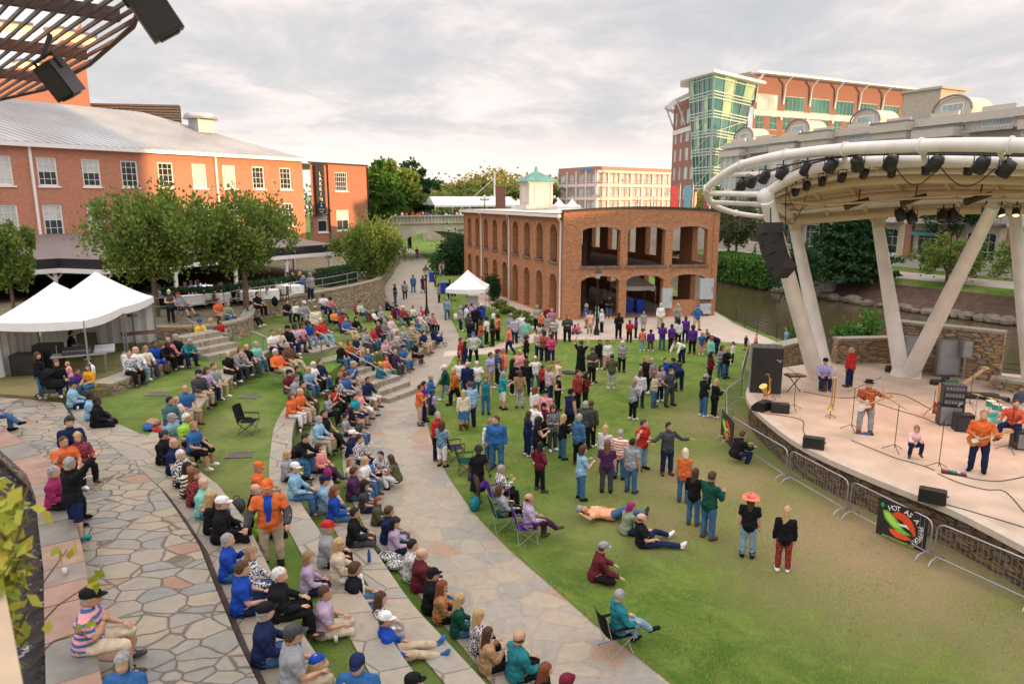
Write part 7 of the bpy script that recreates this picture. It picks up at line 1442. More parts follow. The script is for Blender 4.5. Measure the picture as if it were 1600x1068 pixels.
# x y z(contact) pose heading | top | bottom | hair | options  (k skin, s scale, w width, H hat, S shoes, t head yaw)
CROWD = """
112 549 2.62 b 20|black tee|black trousers|s black|
143 604 2.38 b 250|mustard tee|blue jeans|l brown|
66 622 2.25 s 30|black jacket|blue jeans|m brown|
92 600 2.65 b 330|black sweater|navy trousers|l auburn|
118 607 2.27 g 340|purple sweater|white trousers|s brown|s.8
110 588 2.55 b 200|pink tee|white trousers|s blond|s.6
114 637 1.98 b 20|lightblue shirt|navy trousers|s brown|Hcnavy
141 655 1.98 b 20|lightblue tee|navy trousers|s black|k3
152 665 1.98 b 10|black hoodie|black trousers|s black|k3
203 584 2.4 b 340|white-navy patterned blouse|black leggings|s brown|
213 578 2.4 b 330|white shirt|pale jeans|b grey|
229 573 2.4 b 330|cream cardigan|charcoal trousers|m fair|
243 567 2.4 b 330|royal tee|royal shorts|s black|k2
254 563 2.4 l 330|black hoodie|black trousers|s black|k3
264 560 2.4 b 330|pink-red plaid shirt|black trousers|b brown|k1
276 556 2.4 b 330|black jacket|black trousers|s grey|Hcgrey
290 557 2.4 l 330|teal shirt|dark jeans|s grey|
268 504 2.8 h 320|charcoal vest|black trousers|m platinum|
284 484 3.2 k 340|grey tee|charcoal shorts|s grey|Hcred
263 452 2.8 s 200|plum tee|black trousers|s black|k2
300 462 3.25 b 120|lilac shirt|black trousers|s brown|
312 462 3.25 b 200|blue shirt|dark jeans|s brown|
248 470 3.25 b 20|purple-white patterned blouse|black trousers|m black|k2
452 447 3.25 b 200|black shirt|black trousers|s brown|
460 446 3.25 b 250|charcoal shirt|black trousers|s black|
468 445 3.25 b 20|black top|black trousers|l blond|
473 452 3.25 b 30|blue shirt|dark jeans|s grey|
341 493 2.88 b 330|orange tee|khaki shorts|s brown|k1
356 497 2.88 b 330|sage shirt|blue jeans|m fair|
313 529 2.3 b 330|yellow tee|pale jeans|s brown|Hcroyal
331 525 2.3 x 330|lavender tee|green trousers|m blond|
344 524 2.3 b 320|red tee|grey shorts|m black|k1
393 501 2.35 k 340|turquoise cardigan|black trousers|m auburn|
402 481 2.85 b 330|black tee|black trousers|s brown|w1.12
448 492 2.35 b 330|black tee|dark jeans|s black|
462 493 2.35 b 320|white cardigan|black trousers|l brown|
475 495 2.35 b 320|grey hoodie|grey trousers|s grey|Hcwhite
486 470 2.8 s 320|grey tee|dark jeans|s grey|
505 482 2.4 b 320|white tee|navy trousers|s black|k3
516 483 2.4 b 320|pink-red plaid shirt|blue jeans|a black|k3s.8
495 531 1.95 s 300|cream shirt|brown trousers|s grey|k2
505 527 2.35 k 310|red tee|pale jeans|s white|
426 546 2.4 b 330|white polo|dark jeans|s brown|
437 543 2.4 f 330|cream blouse|pale jeans|l fair|
449 540 2.4 b 330|black sweater|navy trousers|s black|Hcblack
460 537 2.4 b 325|lightblue-pink striped tee|navy shorts|s black|k3w1.15
471 533 2.4 b 325|pink tee|pink skirt|m black|k2
481 530 2.4 b 325|royal tee|paledenim trousers|a black|k2
357 582 1.98 b 335|black polo|black trousers|b grey|
367 578 1.98 l 335|grey-charcoal plaid shirt|charcoal trousers|s grey|
376 573 1.98 b 335|burgundy-cream floral blouse|navy trousers|m auburn|
386 570 1.98 b 335|black tee|olive trousers|m blond|w1.1
400 566 1.98 b 330|mint tee|blue jeans|s grey|
311 617 1.98 b 340|charcoal hoodie|khaki trousers|s brown|Hcnavy
323 610 1.98 b 340|lilac sweater|navy trousers|m brown|
334 604 1.98 b 335|grey sweater|khaki shorts|s brown|Swhite
437 580 2.0 k 330|orange jacket|khaki trousers|s white|
454 568 2.0 k 330|brown jacket|khaki trousers|s grey|
291 644 1.98 b 335|blue polo|khaki shorts|b grey|w1.1
277 655 1.98 b 335|pink-white patterned tee|khaki trousers|m blond|s.8
266 662 1.98 b 335|teal-charcoal plaid shirt|blue jeans|s black|
269 692 1.98 b 340|paledenim tee|khaki trousers|s grey|Hcgrey
292 694 1.98 b 340|lime tee|black trousers|s white|
303 708 1.98 b 345|blue tee|black shorts|s fair|
256 722 1.98 b 350|black hoodie|black trousers|s black|Hccharcoal
272 738 1.98 b 350|navy polo|navy trousers|b white|
283 757 1.98 b 350|black-white patterned sweater|black trousers|s white|
293 774 1.98 b 350|black-cream striped sweater|black trousers|l black|
304 787 1.98 b 350|black-red patterned jacket|black trousers|y auburn|
318 806 1.98 b 355|mint tee|blue jeans|b grey|w1.1
330 830 1.98 b 0|black sweater|black trousers|y blond|
346 843 1.98 b 5|black fleece|black trousers|s fair|Hcwhite
357 903 1.98 c 10|royal tunic|blue skirt|s grey|pb
392 925 1.98 b 10|white-navy floral blouse|blue jeans|l fair|
377 955 1.98 b 15|royal polo|navy trousers|s brown|w1.15
434 962 1.98 b 15|black jacket|black trousers|s white|w1.22
480 925 1.5 b 15|lilac sweater|navy trousers|m fair|
412 1032 1.98 b 20|navy sweater|blue jeans|s grey|Hcblackw1.12
455 1072 1.98 b 30|grey tee|khaki shorts|s brown|Hccharcoal
492 1108 1.5 b 30|white top|white shorts|l blond|Hcroyal
565 1105 1.5 f 262|blue shirt|navy shorts|s brown|Hcnavy
86 792 2.6 b 15|magenta sweater|black trousers|s grey|w1.1
122 842 2.2 r 60|black jacket|navy shorts|s grey|Sturquoisew1.08
103 737 2.6 f 330|orange tee|black trousers|s brown|k1
126 728 2.6 b 320|red-navy patterned jacket|black trousers|l blond|
114 706 2.6 b 300|navy sweater|black trousers|S black|
138 1012 2.6 f 10|blue-pink striped polo|beige shorts|b grey|Hcblackw1.22k1
205 1112 2.6 b 275|blue shirt|navy trousers|m grey|
-14 655 2.6 x 5|grey sweater|blue jeans|s grey|Sblack
427 880 1.45 O 285|orange jacket|khaki trousers|s white|Hcorangew1.15s1.05k1
403 775 1.48 b 10|orange tee|khaki trousers|s grey|Hcorange
398 815 1.48 b 10|black hoodie|black trousers|b fair|
409 836 1.48 b 10|lime tee|black trousers|s brown|
455 650 1.48 b 345|orange jacket|white trousers|m auburn|w1.1
468 644 1.48 b 345|orange tee|khaki trousers|b grey|
472 634 1.48 b 340|olive jacket|olive trousers|s black|
462 622 1.48 b 340|grey hoodie|dark jeans|s brown|
451 612 1.48 b 340|burgundy tee|blue jeans|s brown|Hcnavy
464 606 1.48 b 335|darkgreen jacket|blue jeans|s black|
482 605 1.48 b 335|paledenim jacket|blue jeans|m blond|
489 598 1.48 b 335|white polo|black trousers|s white|
499 594 1.48 b 335|navy jacket|blue jeans|s brown|
497 690 .98 b 350|lightblue shirt|khaki trousers|s grey|w1.1
508 682 .98 x 340|black top|black trousers|s black|
500 736 .98 x 350|pink-coral patterned blouse|plum trousers|m brown|
457 722 1.48 l 350|black sweater|blue jeans|s black|w1.12s1.05
448 750 1.48 b 350|grey sweater|black trousers|l blond|
460 778 1.48 b 5|lightblue shirt|blue jeans|s brown|Hcwhite
512 648 .98 p 350|grey sweater|black leggings|l brown|
522 634 .98 f 345|red tee|black trousers|l black|
528 622 .98 b 340|black-white patterned blouse|black trousers|l black|
540 616 .98 b 335|blue tee|pale jeans|s brown|Hccharcoal
535 602 1.2 b 335|orange-green patterned vest|dark jeans|s black|
550 598 1.2 f 335|blue tee|khaki trousers|s grey|Hckhaki
574 622 .7 b 340|navy sweater|white shorts|s brown|
559 622 .7 b 335|grey tee|black trousers|s red|s.85
553 650 .48 b 345|turquoise tee|navy shorts|s black|
563 641 .48 x 340|pink tee|white capris|m fair|
543 656 .48 b 350|plum tee|navy trousers|m black|s.75
549 664 .48 b 350|black tee|navy trousers|l black|s.75k2
539 680 .48 b 350|grey tee|dark jeans|u black|
560 682 .48 b 340|charcoal tee|blue jeans|s red|s.75
549 712 .48 b 350|navy hoodie|pale jeans|s brown|Hcwhite
560 722 .48 b 350|maroon-white patterned jacket|dark jeans|s black|
546 758 .48 b 0|cream blouse|pale jeans|l fair|
551 778 .48 b 5|plum sweater|blue jeans|s brown|w1.15
569 756 .48 b 350|white tee|blue jeans|m blond|
568 798 .48 b 5|black-charcoal patterned tee|navy trousers|y black|
602 752 .012 q 250|white-navy patterned jacket|navy shorts|s black|
622 762 .012 q 170|olive tank|white trousers|l brown|k1
505 797 .98 b 10|lightblue tee|khaki trousers|s brown|Hcnavy
521 812 .98 b 10|royal sweater|blue jeans|m auburn|
588 818 .48 b 5|olive jacket|navy trousers|l auburn|s.8
605 845 .48 b 5|navy tee|blue jeans|s brown|
615 862 .48 b 10|lilac blouse|navy trousers|y black|
552 850 .98 b 10|black sweater|charcoal trousers|s black|
509 882 1.48 b 10|grey tee|black trousers|s grey|Hcredk1
527 906 1.48 b 15|beige jacket|white trousers|l blond|
551 950 .98 b 15|black tee|blue jeans|s brown|w1.15k1s1.05
641 903 .48 b 15|white-grey patterned tee|blue jeans|s black|
655 918 .48 b 15|maroon hoodie|dark jeans|b fair|
505 990 1.48 b 20|lilac tee|beige shorts|s brown|w1.1k1
608 1030 .98 e 15|royal shirt|khaki trousers|s brown|HcwhiteSblue
592 995 .98 b 15|white-navy plaid blouse|grey trousers|l brown|
672 952 .48 b 15|black hoodie|blue jeans|s black|Hcblack
687 968 .48 b 15|orange-green patterned blouse|black trousers|l auburn|
714 990 .48 b 15|darkgreen sweater|blue jeans|l blond|
744 1016 .48 b 20|plum-white floral blouse|black trousers|l blond|
760 1046 .48 p 20|camel coat|black trousers|l brown|
806 1058 .48 b 25|teal shirt|black trousers|b brown|w1.2k1
846 1110 .48 b 25|black sweater|black trousers|l auburn|
878 1140 .48 b 25|plum sweater|black trousers|s brown|Hcburgundy
640 1140 .98 b 25|black jacket|black trousers|s black|Hcblack
524 505 1.0 k 320|mustard-orange patterned tee|black trousers|m brown|
538 503 1.0 k 320|black jacket|blue jeans|s blond|s.8Hcgrey
543 521 .95 k 330|blue tee|khaki shorts|s brown|
554 518 .95 g 330|black sweater|blue jeans|l black|
565 492 .95 k 330|white-green patterned jacket|charcoal trousers|s fair|Hcburgundy
586 504 .95 k 330|white blouse|black trousers|m grey|
597 500 .85 k 325|grey sweater|charcoal trousers|m grey|
532 564 1.48 b 340|black sweater|blue jeans|l blond|
545 558 1.48 b 335|rust sweater|dark jeans|l auburn|
556 550 1.48 b 335|navy tee|denim skirt|m blond|
571 540 1.48 b 335|grey sweater|charcoal trousers|s brown|
582 535 1.48 b 335|red jacket|blue jeans|l fair|
590 526 1.48 b 335|burgundy sweater|dark jeans|l fair|
600 523 1.48 b 335|grey-charcoal plaid shirt|grey trousers|s grey|Hcgrey
610 517 1.48 b 330|pink-white floral blouse|white trousers|m blond|
574 572 .98 b 340|denim jacket|black leggings|l blond|
601 556 .98 b 335|pink-grey plaid shirt|navy trousers|s black|
620 541 .98 b 335|white-maroon patterned tee|grey trousers|m fair|
629 535 .98 b 335|grey shirt|blue jeans|s grey|
643 527 .98 b 335|khaki shirt|khaki trousers|s brown|Hckhaki
652 519 .98 b 335|blue tee|blue jeans|m fair|
655 510 .98 b 330|pink-white striped shirt|grey trousers|s grey|
622 498 .8 k 325|navy jacket|grey trousers|s fair|Hcnavy
632 499 .8 k 325|red-black plaid coat|black trousers|m white|Hfcream
645 496 .8 b 325|white tee|blue jeans|m red|
658 498 .8 b 325|red tee|black trousers|u black|
667 508 .7 b 325|black-white patterned jacket|black trousers|y black|
676 510 .6 b 325|maroon-pink patterned blouse|black trousers|m brown|
661 541 .48 b 335|navy tee|khaki shorts|s black|
648 557 .48 b 335|black dress|-|l black|Sbrown+
593 594 .48 b 345|teal sweater|pale jeans|s brown|Hcmustard
602 582 .48 b 340|coral blouse|blue jeans|m auburn|
617 573 .48 b 335|plum jacket|charcoal trousers|m grey|
629 566 .48 b 335|blue polo|blue jeans|s brown|Hcnavy
604 484 .5 t 330|navy hoodie|black trousers|s grey|Hcwhite
618 474 .45 h 200|navy tee|blue jeans|s brown|
633 467 .012 w 270|grey hoodie|dark jeans|s black|k3
646 457 .012 w 90|denim shirt|blue jeans|s brown|
661 457 .012 w 90|plum dress|-|m black|
652 404 .012 w 270|red-navy striped tee|blue jeans|s brown|
680 447 .012 s 0|navy top|navy trousers|l black|
688 431 .012 s 0|pink tee|white trousers|m black|
686 472 .012 s 0|grey shirt|black trousers|l black|
693 431 .012 s 180|lilac tee|blue jeans|s brown|
703 467 0 s 90|black jersey|black trousers|s black|
709 470 0 s 90|turquoise tee|black shorts|s black|
699 499 .012 w 275|paledenim shirt|blue jeans|s grey|
720 517 .012 s 20|grey tee|dark jeans|s grey|
729 515 .012 s 20|white tee|blue jeans|s black|
737 513 .012 u 30|lavender polo|blue jeans|s brown|
743 517 .012 s 280|black jacket|black trousers|b fair|
752 515 0 s 10|royal polo|navy trousers|s black|k3
733 527 .012 h 330|charcoal hoodie|black leggings|l black|
751 543 0 h 0|rust tee|blue jeans|m black|k3
760 537 0 s 350|white tee|black trousers|s black|k3
770 541 0 h 190|black tee|black trousers|s black|k3
778 532 0 s 200|coral top|black trousers|a black|k2
796 553 0 w 180|coral tee|navy trousers|s fair|Hcgrey
740 568 0 i 285|white-grey patterned tee|black trousers|s fair|HcblueSwhite
720 580 0 s 0|red tee|black trousers|s brown|
727 584 0 s 10|navy sweater|navy trousers|l black|
697 627 0 w 185|darkgreen jacket|grey trousers|s white|Hcwhite
712 634 0 w 200|rust sweater|black leggings|s blond|Sblack
719 615 0 s 270|white blouse|blue jeans|y auburn|
731 622 0 s 260|navy sweater|dark jeans|b brown|
725 672 0 s 100|cream sweater|blue skirt|l blond|Sbrown+
735 667 0 s 120|lightblue shirt|dark jeans|s brown|s1.05
745 620 0 c 290|white polo|blue jeans|s white|
759 647 0 s 285|teal tank|blue jeans|m auburn|Sblack
785 639 0 c 20|turquoise polo|white shorts|s grey|
766 607 0 s 330|lavender polo|khaki shorts|s brown|
777 602 0 s 10|black-blue patterned jersey|black trousers|s brown|Hfburgundyw1.1
787 600 0 s 200|coral shirt|grey shorts|s fair|
800 617 0 h 20|black jacket|black trousers|y black|
811 598 0 c 300|pink blouse|dark jeans|l blond|
812 637 0 h 90|brown-camel camouflage top|navy-white patterned leggings|m brown|
822 618 0 s 90|black sweater|black trousers|y brown|
836 608 0 i 280|white tee|blue jeans|l platinum|Swhite
822 573 0 s 0|black coat|black trousers|a black|
842 562 0 h 280|red-white patterned polo|dark jeans|b grey|
850 563 0 h 250|navy-orange patterned tee|navy trousers|a black|k3
861 566 0 h 280|hotpink sweater|dark jeans|a black|k3Scoral
843 545 0 s 240|black-white patterned top|black trousers|l black|k3
814 530 0 u 280|white shirt|blue jeans|s black|k1
821 540 0 s 90|mint shirt|khaki trousers|s brown|
804 537 0 s 120|purple-white plaid shirt|dark jeans|s brown|
798 533 0 s 100|grey shirt|dark jeans|s brown|Hcgrey
839 515 .016 s 280|grey-khaki plaid jacket|black trousers|s grey|Hcgrey
846 520 .016 s 280|orange tee|black trousers|s blond|s.75
855 516 .016 h 290|burgundy sweater|black trousers|s black|
855 524 .016 s 270|grey tee|khaki shorts|m blond|s.8
866 536 .0 h 270|black-white striped blouse|burgundy trousers|m brown|
862 520 .016 s 250|purple-pink plaid tee|black trousers|s fair|
886 533 .016 h 280|charcoal shirt|black trousers|s brown|w1.3
898 521 .03 g 270|hotpink tee|navy trousers|m black|k2s.7
903 519 .03 g 260|coral-pink patterned tee|pink shorts|m fair|s.7
915 512 .016 s 0|blue tee|khaki shorts|s grey|
921 524 .016 s 300|white-orange patterned tee|khaki shorts|s black|k2
933 517 .016 s 180|mint tee|black trousers|s grey|
940 519 .016 s 200|white sweater|black leggings|l platinum|
951 497 .03 h 280|black tee|blue shorts|s black|k2
938 490 .03 s 200|brown jacket|black trousers|s black|k3
945 482 .03 s 270|grey tee|dark jeans|s brown|
966 529 .016 h 280|black hoodie|black joggers|S black|k3
983 534 .016 h 280|red tunic|black trousers|s black|k3s.8
1031 513 .016 s 280|white sweater|khaki trousers|s white|
1005 516 .016 s 270|grey tee|grey shorts|s fair|s.75
993 528 .016 s 0|purple tee|black trousers|m black|k3s.8
1003 548 0 s 270|coral-orange patterned tee|pale jeans|m black|k3s.78
1016 548 0 s 270|purple tunic|brown leggings|a black|k3s.72
1034 546 0 h 265|purple sweater|blue jeans|l black|k3
1048 547 0 s 300|purple tee|black trousers|s black|k3s.9Sred
1059 540 0 s 100|white tunic|black trousers|y black|k3
1070 535 0 s 260|purple polo|navy trousers|l black|k3
1081 552 0 s 230|purple tee|black trousers|a black|k3
1088 516 .016 i 290|blue sweater|khaki trousers|s grey|Hcblue
1058 512 .5 u 280|grey sweater|charcoal trousers|l blond|
1065 566 0 n 215|white shirt|navy trousers|s brown|
1095 554 0 s 270|blue tee|pink leggings|m fair|s.75
1103 547 0 s 250|pink-white striped top|pink leggings|m blond|s.75
1109 574 0 s 20|mint shirt|blue jeans|s red|w1.08
1119 554 0 n 200|navy sweater|navy trousers|s brown|
1108 603 0 h 350|burgundy sweater|black trousers|l black|
1125 588 0 h 300|grey blouse|blue jeans|m brown|
1133 591 0 h 300|black jacket|blue jeans|m blond|Sblack+
1144 569 0 s 160|white sweater|dark jeans|m auburn|s.72
1165 547 0 s 200|navy tee|red shorts|s blond|s.52
1180 545 0 w 10|pink sweater|dark jeans|s blond|s.56
1228 554 0 w 180|paledenim shirt|black leggings|m brown|
907 589 0 y2 60|black dress|-|s brown|s1.08
924 598 0 h 300|charcoal tee|black trousers|s black|Hccharcoal
936 577 0 s 280|black blouse|charcoal leggings|l brown|
948 577 0 s 280|white blouse|pink trousers|l brown|
955 607 0 u 90|olive sweater|black-white patterned leggings|s black|Swhite
971 581 0 h 280|grey cardigan|black leggings|m platinum|
1006 615 0 s 300|black vest|navy trousers|s fair|
1016 612 0 h 290|grey jacket|black leggings|m blond|
1037 613 0 s 300|royal tee|navy trousers|s brown|
1060 610 0 n 100|navy tee|dark jeans|s black|
999 637 0 s 60|grey-white patterned jacket|dark jeans|m brown|
1021 636 0 h 320|beige cardigan|blue jeans|l auburn|Sbrown+
1030 627 0 h 300|purple-cream patterned blouse|navy trousers|l brown|
1045 634 0 i 300|charcoal tee|charcoal trousers|s brown|
988 655 0 c 40|grey cardigan|black leggings|m fair|
1098 650 0 h 20|black tee|blue jeans|s brown|HcgreySwhite
1115 652 0 c 20|black jacket|black trousers|m blond|Swhite
656 664 .0 c 10|orange dress|khaki shorts|s brown|Scharcoal
663 658 0 s 20|purple tee|navy trousers|s black|
673 646 0 h 350|blue sweater|charcoal trousers|s blond|
679 650 0 s 0|lavender tee|navy trousers|s brown|s.6
684 718 0 h 330|red jacket|black trousers|s grey|
691 729 0 u 60|navy-lightblue patterned tee|white capris|y brown|Sblack
776 732 0 s 250|blue shirt|blue jeans|s brown|w1.22s1.05
766 727 0 s 290|white blouse|blue jeans|m fair|
747 778 0 w 300|black dress|-|a black|k3Sbrown
781 772 .42 p 20|white-black patterned blouse|black trousers|s grey|
789 803 .42 k 15|grey sweater|black trousers|m brown|
826 822 .42 x 10|lilac shirt|plum trousers|b black|Sbrown
835 665 0 s 40|white blouse|black trousers|y auburn|
852 676 0 s 60|pink shirt|black trousers|s grey|Hfblack
847 615 0 s 30|red tee|black trousers|s brown|s.78
858 628 0 s 40|lightblue-pink striped tee|dark jeans|m fair|
872 614 0 s 30|white-peach patterned top|white shorts|u fair|s.9
871 642 0 h 330|black tank|black trousers|l black|
890 677 0 s 40|navy vest|black trousers|s black|Hcblack
901 641 0 s 320|red-burgundy patterned shirt|black trousers|s black|
914 638 0 c 330|burgundy jacket|black trousers|l black|
913 700 0 s 60|charcoal jacket|black trousers|s grey|w1.15
922 697 0 s 60|olive coat|black leggings|s brown|
863 704 0 h 300|grey-black patterned blouse|charcoal trousers|y brown|
836 702 0 i 40|white tee|blue jeans|b brown|
824 712 0 c 30|navy tee|navy trousers|l brown|
848 697 0 h 320|maroon hoodie|black trousers|m black|Hcblack
878 717 0 c 20|black sweater|blue jeans|l blond|Sblack
903 726 0 s 30|denim shirt|black trousers|s grey|w1.1
839 727 0 c 20|black top|black trousers|y black|
843 767 0 i 30|burgundy sweater|black trousers|l black|
907 780 0 c 15|lightblue tee|blue jeans|m brown|Sblack
947 769 0 s 80|plum tee|charcoal trousers|l auburn|w1.08
944 738 0 s 60|grey-white patterned blouse|navy trousers|m blond|
967 748 0 s 60|orange-white striped polo|blue jeans|s grey|w1.12
985 769 0 s 50|grey tee|blue jeans|s black|k1
1002 733 0 u 300|red polo|pale jeans|s brown|
1041 741 0 o 275|charcoal sweater|navy trousers|s black|Sbrown
1067 784 0 s 60|orange tank|blue jeans|m platinum|
1082 820 0 u 60|black sweater|blue jeans|l brown|Sbrown
1105 841 0 c 40|darkgreen sweater|blue jeans|s brown|s1.06Sbrown
1167 870 0 s 70|black tee|pale jeans|l brown|HwcoralSblack+
1222 892 0 s 75|black blouse|black-red patterned trousers|l blond|Swhite
955 810 0.02 z 350|peach tee|blue jeans|s brown|Hcgrey
977 832 0.02 g 30|sage jacket|dark jeans|m magenta|
1003 851 0.02 t 12|black tee|navy trousers|b brown|w1.2Swhite
930 903 0.02 g 5|maroon hoodie|black trousers|s brown|Hcgrey
966 985 .42 x 20|teal sweater|pale jeans|s grey|Sblack
1148 722 0 q 20|black jacket|navy trousers|s brown|
1350 676 1.1 B 245|black-orange patterned tee|grey trousers|s black|Hfblacks1.05Sbrown
1426 706 1.22 q 250|pink-white plaid shirt|dark jeans|m fair|s.8Sbrown
1526 736 1.1 G 235|orange shirt|dark jeans|s fair|s1.05w1.1Sblack
1583 668 1.62 d 215|orange-red patterned shirt|navy trousers|s brown|
1326 604 1.1 s 120|red jacket|dark jeans|s grey|w1.1
1287 592 1.6 b 250|lavender sweater|dark jeans|s grey|Hcblack
1179 400 .55 w 180|blue tee|dark jeans|s brown|
1338 405 .55 s 200|black jacket|dark jeans|s brown|
"""
ZONE = [(-1, 0.005, 'on the lawn'), (.005, .013, 'on the lower stone path'), (.013, .3, 'by the brick arches'), (.3, .46, 'near the lawn'), (.46, .5, 'on the lowest seating wall'), (.5, .97, 'at the steps'), (.97, .99, 'on the second seating wall'), (.99, 1.42, 'at the back rows'), (1.42, 1.49, 'on the third seating wall'), (1.49, 1.96, 'on the upper grass'), (1.96, 1.99, 'on the upper wall'), (1.99, 2.19, 'on the upper grass'), (2.19, 2.21, 'on the left flagstone walk'), (2.21, 2.56, 'on the upper lawn'), (2.56, 2.61, 'on the channel rim'), (2.61, 2.79, 'under the tent'), (2.79, 3.0, 'on the upper terrace'), (3.0, 3.5, 'at a restaurant table'), (3.5, 9, 'inside the brick shell')]
ACT = dict(O='pointing both hands down', s='standing', h='standing with joined hands', c='clapping', u='holding a hand up', i='with hands on hips', w='walking', o='with arms spread', r='raising one arm', y2='with both arms up', n='bending over', b='seated', l='seated leaning forward', p='seated with raised hands', f='seated with hand at face', x='seated with crossed legs', e='seated with legs stretched', g='sitting on the ground', t='sitting with legs stretched', k='seated in a folding chair', q='crouching', z='lying', G='playing electric guitar', B='holding a bass guitar', d='drumming')
CW = dict(lightblue='light blue', paledenim='faded denim', hotpink='hot pink', darkgreen='dark green', plum='dark plum', royal='bright blue')
def crowd():
    rows = []; seen = {}
    for ln in CROWD.strip().split('\n'):
        a, top, bot, hair, opt = ln.split('|'); x, y, z, ps, hd = a.split(); rows.append([float(x), float(y), float(z), ps, float(hd), top, bot, hair, opt])
    def cw(t): return ' '.join(' and '.join(CW.get(c, c) for c in w_.split('-')) for w_ in t.split())
    HC = dict(black='black', brown='brown', blond='blond', grey='grey', white='white', auburn='auburn', red='red', magenta='magenta', fair='fair', platinum='platinum')
    import re
    def lab(r, lv):
        x, y, z, ps, hd, top, bot, hair, opt = r; hk, hc = hair.split(); m = re.search(r'H([cwf])([a-z]+?)(?=[A-Zksw]|$)', opt); t = cw(top); b = cw(bot) if bot != '-' else ''
        m = re.search(r'H([cwf])(' + '|'.join(sorted(CL, key=len, reverse=True)) + ')', opt)
        hp = (CW.get(m[2], m[2])+' '+{'c': 'cap', 'w': 'wide hat', 'f': 'hat'}[m[1]]) if m else (('bald' if hk == 'b' else {'l': 'long ', 'y': 'long curly ', 'a': 'curly '}.get(hk, '')+hc+' hair'))
        zn = ZONE[-1][2]; 
        for a_, b_, n_ in ZONE:
            if a_ < z <= b_: zn = n_
        if 1170 < x and z > 1.05 and z < 1.7: zn = 'on the stage'
        kid = 'small ' if re.search(r's\.[5-8]', opt) else ''
        who = kid+'person in '+t+(' and '+b if b and lv != 1 else ''); hp2 = 'bald, ' if hp == 'bald' else hp+', '
        if lv == 0: return '%s, %s%s %s' % (who, hp2, ACT[ps], zn)
        if lv == 1: return '%s, %s%s %s' % (who, hp2, ACT[ps], zn)
        return who+', '+hp2+ACT[ps]
    for i, r in enumerate(rows):
        x, y, z, ps, hd, top, bot, hair, opt = r; l = lab(r, 0)
        if len(l.split()) > 16: l = lab(r, 1)
        if len(l.split()) > 16: l = lab(r, 2)
        if len(l.split()) > 16: l = ' '.join(l.split()[:16])
        l = l.rstrip(',')
        if l in seen: print('DUP', l)
        seen[l] = 1; g = lambda p, d: (lambda m: float(m[1]) if m else d)(re.search(p, opt))
        rnd = random.Random(i*31+5); m = re.search(r'H([cwf])(' + '|'.join(sorted(CL, key=len, reverse=True)) + ')', opt); hat = m[1]+m[2] if m else None; o2 = opt.replace(m[0], '') if m else opt
        m = re.search(r'S([a-z]+\+?)', o2); sh = ''
        if m:
            sh = re.match('|'.join(sorted(CL, key=len, reverse=True)), m[1])[0]+('+' if '+' in m[1] else '')
            o2 = o2.replace('S'+sh, '')
        gg = lambda p, d: (lambda q: float(q[1]) if q else d)(re.search(p, o2))
        k = int(gg(r'k(\d)', rnd.choice((0, 0, 1)))); s = gg(r's(\.?\d[\d.]*)', rnd.uniform(.94, 1.02)*(.95 if hair[0] in 'lymau' else 1)); wd = 1.03*gg(r'w(\d[\d.]*)', rnd.uniform(1.05, 1.16)*(.91 if hair[0] in 'lymu' else 1)); ps2 = 'p' if ps == 'c' and 'p' in o2 else ps
        yaw = rnd.choice((0, 0, 25, -25)); rz = radians(hd+rnd.uniform(-7, 7)); bot2 = bot
        if ps2 in ('z',): yaw = 0
        if y < 530 and x < 720 and ps in 'kgth' and z > .1 and z < 2: 
            hh = .4 if ps == 'k' else 0
            for _ in range(4): q = at(x, y, z); z = ground_z(q.x, q.y)+hh
        elif y < 540 and 520 < x < 680 and ps == 'b' and .49 < z < .97:
            for _ in range(4): q = at(x, y, z); z = ground_z(q.x, q.y)+.4
        o = person(at(x, y, z), rz, ps2, top, bot2, hair, k, s, wd, sh, hat, (yaw, 0))
        tag(o, l, 'person', 'people at the open air concert')
        PEOPLE.append((o, r))
        if ps == 'O':
            P_ = pm('O')
            for nm, f_, c_, of in (('shirt_front', lambda v, l: l[0] == 'torso' and v.x > .04 and abs(v.y) < .035+.04*(v.z-.9)/.55 and v.z < 1.50 and v.z > .92, 'royal', .036), ('sleeve', lambda v, l: l[0] == 'farmR' or (l[0] == 'uarmR' and l[1] > .6), 'charcoal', .036), ('sleeve', lambda v, l: l[0] == 'farmL' or (l[0] == 'uarmL' and l[1] > .6), 'charcoal', .036)):
                F_ = [f for f in P_['F'] if all(f_(P_['V'][q], P_['lab'][q]) for q in f)]; ids = sorted({q for f in F_ for q in f}); mp_ = {q: n for n, q in enumerate(ids)}; b = MB(); b.smooth = True; b.add([P_['V'][q]+P_['N'][q]*of for q in ids], [[mp_[q] for q in f] for f in F_]); b.build(nm, cloth(c_), o)
PEOPLE = []
crowd()
